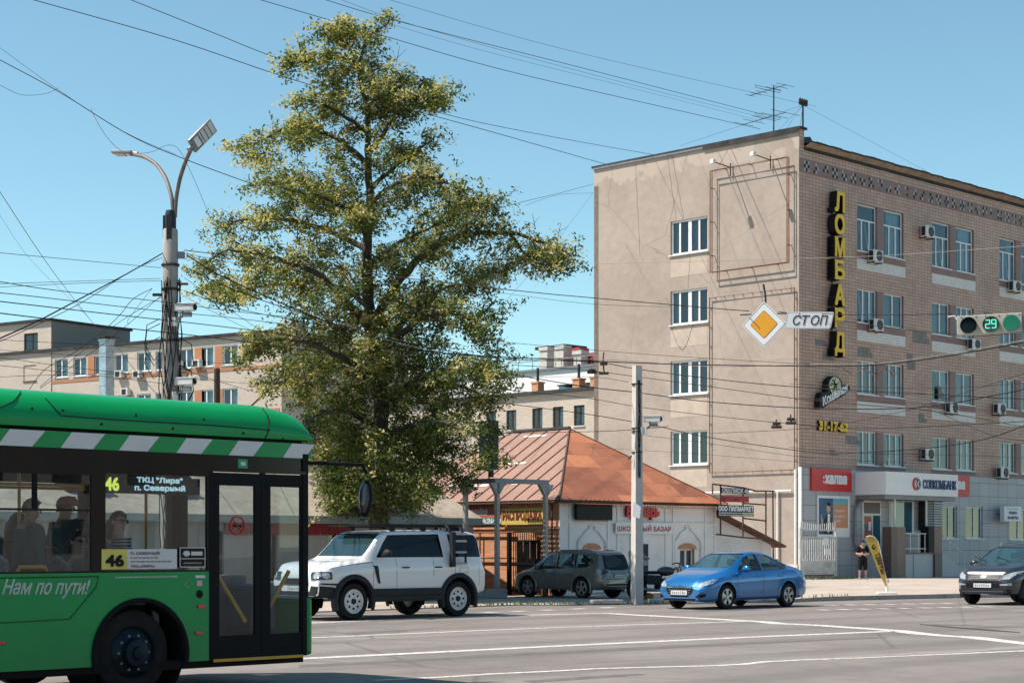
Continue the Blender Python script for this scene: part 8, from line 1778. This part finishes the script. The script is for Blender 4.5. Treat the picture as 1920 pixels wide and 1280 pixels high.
def TW(px, py, dy=0.0): return W(px, py, TY + dy) - TP
limbs = [   # (points: column, row, metres in depth), base radius, tip radius
 ([(713, 1062, 0), (711, 980, 0), (708, 900, 0), (714, 800, 0.1), (710, 700, 0.1), (694, 600, 0), (689, 500, 0), (692, 395, 0), (691, 300, 0.1), (687, 200, 0.1), (671, 120, 0)], 0.34, 0.05),
 ([(671, 120, 0), (650, 80, 0.3), (635, 55, 0.4)], 0.045, 0.012), ([(671, 120, 0), (690, 70, -0.3), (712, 55, -0.4), (728, 42, -0.5)], 0.045, 0.012), ([(671, 120, 0), (620, 100, -0.5), (575, 112, -0.8), (530, 125, -1)], 0.045, 0.012),
 ([(688, 200, 0.1), (730, 170, -0.6), (750, 140, -0.9)], 0.05, 0.015), ([(692, 290, 0.1), (735, 225, -0.8), (760, 185, -1.2), (800, 185, -1.3), (838, 180, -1.4)], 0.085, 0.015), ([(690, 310, 0.1), (640, 265, 0.8), (590, 245, 1.2), (540, 240, 1.4), (480, 268, 1.5), (445, 275, 1.5)], 0.09, 0.015),
 ([(690, 250, 0), (640, 215, -1.0), (590, 190, -1.6), (555, 200, -1.8)], 0.07, 0.015), ([(691, 360, 0), (745, 310, 0.8), (790, 275, 1.2), (812, 262, 1.3)], 0.08, 0.015), ([(691, 380, 0), (735, 350, -1.5), (790, 330, -2), (850, 350, -2.2), (880, 385, -2.2)], 0.08, 0.015),
 ([(690, 420, 0), (630, 380, -1.2), (560, 360, -2), (490, 345, -2.4)], 0.09, 0.015), ([(690, 470, 0), (610, 430, 1), (530, 410, 1.6), (450, 415, 2), (405, 430, 2.1)], 0.1, 0.015), ([(690, 500, 0), (740, 460, 1.3), (800, 430, 2.2), (860, 395, 2.6)], 0.09, 0.015),
 ([(700, 600, 0), (755, 520, -0.6), (805, 470, -1.0), (865, 442, -1.2), (955, 437, -1.4), (1020, 455, -1.5), (1080, 480, -1.5)], 0.15, 0.018), ([(865, 442, -1.2), (900, 405, -1.4), (925, 385, -1.5)], 0.05, 0.012), ([(955, 437, -1.4), (1000, 490, -1.6), (1050, 500, -1.6)], 0.05, 0.012),
 ([(698, 620, 0), (645, 560, -1.2), (590, 510, -2), (500, 480, -2.4), (430, 470, -2.6), (370, 500, -2.6)], 0.13, 0.015), ([(698, 580, 0), (640, 540, 1.3), (560, 530, 2.2), (450, 545, 2.7), (380, 555, 2.8)], 0.1, 0.015),
 ([(706, 680, 0), (770, 610, -1.4), (830, 585, -2.2), (880, 600, -2.6), (910, 640, -2.7)], 0.12, 0.015), ([(706, 660, 0), (770, 590, 1.5), (830, 540, 2.6), (890, 530, 3.0)], 0.11, 0.015), ([(710, 720, 0), (640, 670, -1.6), (570, 640, -2.7), (500, 640, -3.0), (470, 660, -3.1)], 0.12, 0.015),
 ([(710, 730, 0), (640, 690, 1.4), (560, 690, 2.6), (500, 720, 3)], 0.1, 0.015), ([(712, 760, 0), (800, 700, -1.8), (880, 690, -3), (945, 710, -3.3)], 0.12, 0.015), ([(712, 760, 0), (800, 720, 1.6), (880, 730, 2.8), (930, 760, 3.2)], 0.11, 0.015),
 ([(713, 800, 0), (640, 770, -2), (590, 780, -3), (575, 820, -3.2)], 0.09, 0.015), ([(712, 820, 0), (800, 790, -2), (880, 810, -3.2), (915, 860, -3.4)], 0.09, 0.015), ([(711, 850, 0), (760, 850, 1.8), (840, 870, 2.6), (870, 910, 2.8)], 0.07, 0.015), ([(710, 860, 0), (650, 860, 1.6), (610, 890, 2.4)], 0.07, 0.015),
 ([(710, 740, 0), (700, 690, -2.2), (690, 640, -3.2)], 0.09, 0.015), ([(711, 830, 0), (710, 830, -2), (705, 880, -3.2)], 0.07, 0.015), ([(692, 480, 0), (680, 430, -2), (670, 400, -2.6)], 0.08, 0.015), ([(711, 870, 0), (760, 880, -1.8), (800, 920, -2.6)], 0.06, 0.015)]
b = MB(); nodes = []
def limb(pts, r0, r1):
    P = [TW(*p) for p in pts]; fine = []
    for i in range(len(P) - 1):
        p0, p1, p2, p3 = P[max(i - 1, 0)], P[i], P[i + 1], P[min(i + 2, len(P) - 1)]
        for k in range(5): q = k / 5; fine.append(0.5 * ((2 * p1) + (p2 - p0) * q + (2 * p0 - 5 * p1 + 4 * p2 - p3) * q * q + (3 * p1 - p0 - 3 * p2 + p3) * q ** 3))
    fine.append(P[-1]); n = len(fine)
    for i in range(1, n - 1): fine[i] = fine[i] + Vector((TR.uniform(-1, 1), TR.uniform(-1, 1), TR.uniform(-1, 1))) * 0.035
    rs = [r0 + (r1 - r0) * (i / (n - 1)) ** 0.8 for i in range(n)]; b.tube(fine, rs, "bark", 9 if r0 > 0.2 else 6); return fine
for i, (p, r0, r1) in enumerate(limbs):
    f = limb(p, r0, r1)
    if i > 0: nodes += [(q, k / len(f)) for k, q in enumerate(f)]
    else: nodes += [(q, 0.2) for q in f[22:]]
b.lathe([(0.6, -0.15), (0.42, 0.05), (0.355, 0.4), (0.33, 0.9)], "bark", 12, 'Z', (TW(713, 1062).x, 0, 0), cap=False)
# crown outline, row by row: (row, left, right)
OUT = [(28, 640, 735), (60, 575, 740), (110, 520, 765), (140, 560, 790), (165, 600, 850), (190, 590, 848), (215, 560, 815), (245, 470, 800), (265, 435, 815), (300, 440, 825), (330, 465, 835), (355, 490, 875), (385, 470, 935), (410, 398, 990), (440, 400, 1045), (470, 380, 1090), (500, 350, 1085), (530, 350, 1050), (560, 360, 960), (600, 450, 945), (640, 455, 962), (690, 470, 968), (740, 490, 962), (790, 575, 955), (840, 590, 935), (890, 588, 925), (930, 592, 880), (965, 610, 820)]
def lr(y): return np.interp(y, [o[0] for o in OUT], [o[1] for o in OUT]), np.interp(y, [o[0] for o in OUT], [o[2] for o in OUT])
gaps = [(770, 250, 34, 30), (890, 475, 50, 16), (560, 165, 34, 20), (800, 380, 32, 16), (455, 378, 30, 18), (660, 160, 16, 22), (930, 545, 50, 22), (510, 600, 40, 26), (905, 420, 30, 14), (600, 300, 18, 12), (860, 555, 30, 14), (470, 585, 34, 22), (735, 420, 16, 18), (990, 520, 36, 18), (740, 100, 22, 22), (430, 475, 22, 10), (590, 620, 26, 14), (850, 640, 20, 14), (640, 230, 20, 14), (700, 60, 22, 14), (590, 75, 22, 12)]
clusters = []; tries = 0
while len(clusters) < 720 and tries < 30000:
    tries += 1; y = TR.uniform(42, 962)
    if TR.random() > (0.5 if y < 160 else 0.62 if y < 340 else 0.9 if y < 450 else 1.0): continue
    l, r = lr(y); l += 16; r -= 16; x = TR.uniform(l, r); cx = 700 + (y > 400) * 10
    if any(((x - g[0]) / g[2]) ** 2 + ((y - g[1]) / g[3]) ** 2 < 1 for g in gaps) and TR.random() < 0.9: continue
    half = max(abs(r - cx), abs(l - cx)); u = min(1, abs(x - cx) / half); dm = min(half * TY / F * 0.95, 4.3) * math.sqrt(max(0.03, 1 - u * u)); dy = TR.uniform(-dm * 0.62, dm * 0.9)
    p = TW(x, y, dy); d = min((p - q[0]).length for q in nodes)
    if d > 1.5 and TR.random() < 0.85: continue
    clusters.append((p, y, dy))
for i, (pts, r0, r1) in enumerate(limbs[1:]):            # leaves all along the outer part of every limb
    n = len(pts); tot = []
    for a_, c_ in zip(pts[:-1], pts[1:]): tot += [tuple(a_[k] + (c_[k] - a_[k]) * q / 6 for k in range(3)) for q in range(6)]
    tot.append(pts[-1]); m0 = int(len(tot) * 0.42)
    for k, q in enumerate(tot[m0:]):
        if TR.random() < 0.62 or k > len(tot) - m0 - 4: p = TW(q[0] + TR.uniform(-9, 9), q[1] + TR.uniform(-16, 10), q[2] + TR.uniform(-.4, .4)); clusters.append((p, q[1], q[2]))
clusters.sort(key=lambda c: min((c[0] - q[0]).length for q in nodes)); tips = [n[0] for n in nodes]
for p, y, dy in clusters:                               # twigs grow outwards from limbs and from clusters already reached
    q = min(tips, key=lambda n: (n - p).length); m_ = q.lerp(p, 0.55) + Vector((TR.uniform(-.12, .12), TR.uniform(-.12, .12), TR.uniform(0, .18)))
    if (p - q).length > 0.15: b.tube([q, m_, p], [0.024, 0.015, 0.009], "bark", 4, False)
    tips.append(p)
for px, py, l in ((668, 60, 34), (742, 85, 40), (925, 372, 35), (1004, 400, 30), (1046, 418, 26)):     # bare twigs
    q = TW(px, py + l, -0.5); p = TW(px + TR.uniform(-8, 8), py, -0.5)
    b.tube([q, p], [0.012, 0.004], "bark", 4); b.tube([q.lerp(p, 0.4), p + Vector((0.2, 0, -0.1))], [0.008, 0.003], "bark", 4); b.tube([q.lerp(p, 0.3), p + Vector((-0.2, 0.1, -0.2))], [0.008, 0.003], "bark", 4)
b.build("trunk", tree, sharp=180)
lv = []; lf = []; lm = []
def leaf(c, n, a, s, mi):
    u = n.orthogonal().normalized(); w = n.cross(u); x = (u * math.cos(a) + w * math.sin(a)) * s; y = (w * math.cos(a) - u * math.sin(a)) * s * 0.72; k = len(lv)
    lv.extend([c - x, c - y * 0.55 + n * s * 0.12, c + x * 0.9, c + y * 0.55 + n * s * 0.12]); lf.append((k, k + 1, k + 2)); lf.append((k, k + 2, k + 3)); lm.extend([mi, mi])
sunv = to_sun
for p, y, dy in clusters:
    rad = TR.uniform(0.26, 0.56) * (1.0 if y > 300 else 0.85); N = int(200 * (rad / 0.5) ** 2 * (1.0 if y < 450 else 1.25))
    sub = [p + Vector((TR.gauss(0, 1) * rad * 0.55, TR.gauss(0, 1) * rad * 0.55, TR.gauss(0, 1) * rad * 0.36 - rad * 0.1)) for _ in range(max(6, int(N / 14)))]
    bl = 0.85 if y < 600 else 0.55 if y < 760 else 0.22
    for c in sub:
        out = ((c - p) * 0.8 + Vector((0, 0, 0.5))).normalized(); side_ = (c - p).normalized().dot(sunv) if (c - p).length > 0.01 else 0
        isb = TR.random() < bl * (0.55 + 0.6 * max(-0.6, side_))  # pale bracts favour the sunward side, so sunlight is put into leaf colour
        for _ in range(14):
            q = c + Vector((TR.gauss(0, 0.1), TR.gauss(0, 0.1), TR.gauss(0, 0.075)))
            n = (out + Vector((TR.gauss(0, .55), TR.gauss(0, .55), TR.gauss(0, .45)))).normalized()
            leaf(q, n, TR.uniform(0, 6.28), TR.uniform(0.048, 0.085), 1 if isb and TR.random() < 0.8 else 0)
me = bpy.data.meshes.new("crown"); me.from_pydata([tuple(q) for q in lv], [], lf); me.materials.append(MATS["leaf_green"]); me.materials.append(MATS["leaf_bract_sunlit"]); me.polygons.foreach_set('material_index', lm); me.update()
cr = bpy.data.objects.new("crown", me); COL.objects.link(cr); cr.parent = tree
print("leaves", len(lf) // 2, "clusters", len(clusters))

# ------------------------------------------------------------------ small things on the ground
p = G(1663, 1113, 0.13); t_ = thing("feather_flag", "leaning yellow feather banner with faded lettering on the pavement kerb", "banner", Matrix.Translation((p.x, p.y, 0.125)))
def FW(px, py): q = W(px, py, p.y); return q - Vector((p.x, p.y, 0.125))
b = MB(); outl = [(1661, 1099), (1655, 1088), (1644, 1062), (1633, 1034), (1625, 1012), (1624, 1006.5), (1631, 1004), (1638, 1006), (1646, 1015), (1650, 1030), (1654, 1050), (1660, 1078), (1664, 1100)]
b.prism([FW(*q) for q in outl], (0, 0.012, 0), mat("flag_yellow", (0.58, 0.38, 0.06), 0.7, 0, 0.12, 5)); b.build("cloth", t_)
b = MB(); pole = [FW(*q) for q in ((1665, 1112), (1664.5, 1100), (1660.5, 1078), (1654.5, 1050), (1650.5, 1030), (1646.5, 1015), (1638.5, 1005.5), (1631, 1003.5), (1624, 1006))]; b.tube(pole, 0.014, "white_paint", 6); b.build("pole", t_)
b = MB(); b.box(-0.3, 0.28, -0.2, 0.2, 0.0, 0.06, "white_paint", 0.02); b.lathe([(0.05, 0.06), (0.04, 0.22)], "white_paint", 10); b.build("base", t_)
b = MB(); fd = (FW(1660, 1090) - FW(1636, 1018)); fa = math.atan2(fd.z, fd.x)
def ftext(s, px, py, w, h, bold): q = FW(px, py); text(b, s, w, h, "rust_dark", q.x, q.z, -0.012, 0.003, bold, rot=fa)
ftext("ЦВЕТЫ", 1639, 1040, 0.62, 0.13, 0.006); b.build("large_lettering", t_); b = MB(); ftext("ОРИГИНАЛЬНЫЕ БУКЕТЫ", 1646, 1036, 0.95, 0.06, 0.002); b.build("small_lettering", t_); b = MB()
q = FW(1638, 1025); b.prism([(q.x + 0.06 * math.cos(a), -0.006, q.z + 0.08 * math.sin(a)) for a in np.linspace(0, 6.28, 13)[:-1]], (0, 0.003, 0), "rust_dark"); b.prism([(q.x + 0.015 + 0.025 * math.cos(a), -0.009, q.z + 0.02 + 0.03 * math.sin(a)) for a in np.linspace(0, 6.28, 11)[:-1]], (0, 0.002, 0), "flag_yellow"); b.build("round_mark", t_)
# motorcycle behind the pole
mp = G(1228, 1124, 0.03); MM = Matrix.Translation((mp.x + 0.2, mp.y, 0.03)) @ Matrix.Rotation(R_(12), 4, 'Z')
t_ = thing("motorcycle", "black motorcycle parked between the pale pole and the blue saloon car", "motorcycle", MM)
for x in (-0.75, 0.72):
    b = MB(); b.lathe([(0.22, -0.05), (0.3, -0.06), (0.315, 0), (0.3, 0.06), (0.22, 0.05)], "rubber", 28, 'Y', (x, 0, 0.315), cap=False); o = b.build("wheel", t_)
    b = MB(); b.lathe([(0.225, -0.02), (0.21, -0.025), (0.21, 0.025), (0.225, 0.02)], "alloy", 28, 'Y', (x, 0, 0.315), cap=False)
    for i in range(10): a = 0.628 * i; b.tube([(x, 0, 0.315), (x + 0.215 * math.cos(a), 0, 0.315 + 0.215 * math.sin(a))], 0.008, "alloy", 4)
    b.build("rim", o)
b = MB(); b.ball((0.12, 0, 0.83), 0.2, "paint_dark", 14, (1.35, 0.7, 0.7)); b.build("fuel_tank", t_)
b = MB(); b.box(-0.75, -0.05, -0.13, 0.13, 0.74, 0.84, "black", 0.04); b.tube([(-0.75, 0, 0.72), (-0.98, 0, 0.62), (-1.05, 0, 0.5)], [0.09, 0.07, 0.04], "paint_dark", 8); b.build("seat", t_)
b = MB(); b.box(-0.2, 0.3, -0.16, 0.16, 0.3, 0.62, "cladding", 0.05); b.lathe([(0.1, -0.2), (0.12, 0), (0.1, 0.2)], "alloy", 14, 'Y', (0.1, 0, 0.4)); b.tube([(0.3, -0.16, 0.35), (-0.2, -0.19, 0.28), (-0.9, -0.2, 0.36)], 0.04, "chrome", 8); b.build("engine", t_)
b = MB(); b.tube([(0.45, 0.09, 0.95), (0.72, 0.09, 0.315)], 0.03, "alloy", 8); b.tube([(0.45, -0.09, 0.95), (0.72, -0.09, 0.315)], 0.03, "alloy", 8); b.tube([(0.42, -0.36, 1.02), (0.47, -0.2, 1.06), (0.47, 0.2, 1.06), (0.42, 0.36, 1.02)], 0.018, "black", 8); b.tube([(0.4, 0, 0.9), (-0.1, 0, 0.66), (-0.75, 0, 0.315)], 0.03, "black", 8); b.build("fork_and_frame", t_)
b = MB(); b.ball((0.56, 0, 0.92), 0.1, "headlamp", 12, (0.7, 1, 1)); b.build("headlamp", t_)
b = MB(); b.box(-0.55, -0.1, -0.42, -0.2, 0.45, 0.72, "cladding", 0.06); b.build("pannier", t_); b = MB(); b.box(-0.55, -0.1, 0.2, 0.42, 0.45, 0.72, "cladding", 0.06); b.build("pannier", t_)
gp_ = G(1226, 1122, 0.03); t_ = tag(MB().ball((0, 0, 0.1), 0.17, mat("sack_ochre", (0.4, 0.26, 0.08), 0.8, 0, 0.4, 8), 12, (1.2, 0.8, 0.62)).build("sack", None, Matrix.Translation((gp_.x - 0.25, gp_.y - 0.7, 0.03))), "small ochre sack lying on the kerb beside the pale pole", "sack")
b = MB(); q = G(1236, 1100, 0.03); 
for i in range(90): a, r_ = TR.uniform(0, 6.28), TR.uniform(0, 0.3); h = TR.uniform(0.25, 0.62); o_ = Vector((r_ * math.cos(a), r_ * math.sin(a), h)); n = Vector((TR.gauss(0, 1), TR.gauss(0, 1), 1)).normalized(); u = n.orthogonal() * 0.06; w = n.cross(u); b.add([o_ - u, o_ - w * 0.6, o_ + u, o_ + w * 0.6], [(0, 1, 2, 3)], TR.choice(["leaf_plant", "lime_leaf" if "lime_leaf" in MATS else mat("lime_leaf", (0.26, 0.32, 0.06), 0.6)]))
for i in range(8): a = i * 0.8; b.tube([(0, 0, 0), (0.2 * math.cos(a), 0.2 * math.sin(a), 0.45)], 0.01, "leaf_plant", 4)
tag(b.build("shrub", None, Matrix.Translation((q.x + 0.35, 58.2, 0.1))), "small yellow-green shrub against the shop wall behind the motorcycle", "shrub")
for px, py, w, d, h, lab in ((908, 1121, 1.3, 0.5, 0.28, "dark concrete block lying behind the white car's tail"), (1137, 1131, 0.9, 0.25, 0.12, "pale kerb stone in front of the silver crossover"), (1240, 1129, 0.8, 0.25, 0.12, "pale kerb stone at the foot of the pale pole")):
    q = G(px, py, 0.03); b = MB(); b.box(-w / 2, w / 2, -d / 2, d / 2, 0, h, "pale_concrete" if "pale" in lab else "grey_metal", 0.03); tag(b.build("kerb_stone", None, frame(Vector((q.x, q.y, 0.02)), R_(20))), lab, "kerb stone")
b = MB()
for i in range(500):
    k = TR.random(); a_ = KB[0].lerp(KB[4], 0) ; i0 = TR.randrange(3, 10); q = KB[i0].lerp(KB[i0 + 1], k) + Vector((TR.gauss(0, 0.15), TR.gauss(0.12, 0.18), 0)); h = TR.uniform(0.03, 0.12); a = TR.uniform(0, 6.28)
    if TR.random() < 0.5 and q.x > 5: continue
    b.add([(q.x + 0.02 * math.cos(a), q.y + 0.02 * math.sin(a), kz(q)), (q.x - 0.02 * math.cos(a), q.y - 0.02 * math.sin(a), kz(q)), (q.x + TR.uniform(-.06, .06), q.y, kz(q) + h)], [(0, 1, 2)], TR.choice(["dry_grass", "dry_grass", "leaf_plant"]))
tag(b.build("weeds"), "thin weeds sprouting along the broken kerb", "weeds", kind="stuff")
# the street's other side, behind the viewer: what the bus and car panes mirror
OO = Vector((26, -30, 0)) - RD * 60; OFm = frame(OO); t_ = thing("brick_apartment_block", "long brick apartment block across the street, mirrored in the bus windows", "building", OFm)
b = MB(); oh = [(3 + 4 * i, 4.7 + 4 * i, 1.2 + 3.2 * k, 2.8 + 3.2 * k) for i in range(29) for k in range(5)]; 
wall_holes(b, -120, 0, 0, 17, [(-a - 1.7, -a, z0, z1) for a, _, z0, z1 in oh], "cream_brick", 'x', 0.25); b.T = Matrix()
ob = b.build("wall", t_); ob.matrix_basis = Matrix.Rotation(R_(180), 4, 'Z')
b = MB(); b.box(0, 120, -12, -0.4, 0.0, 16.95, "room"); b.box(-0.3, 120.3, -12.3, 0.35, 17, 17.3, "bitumen"); b.build("roof", t_)
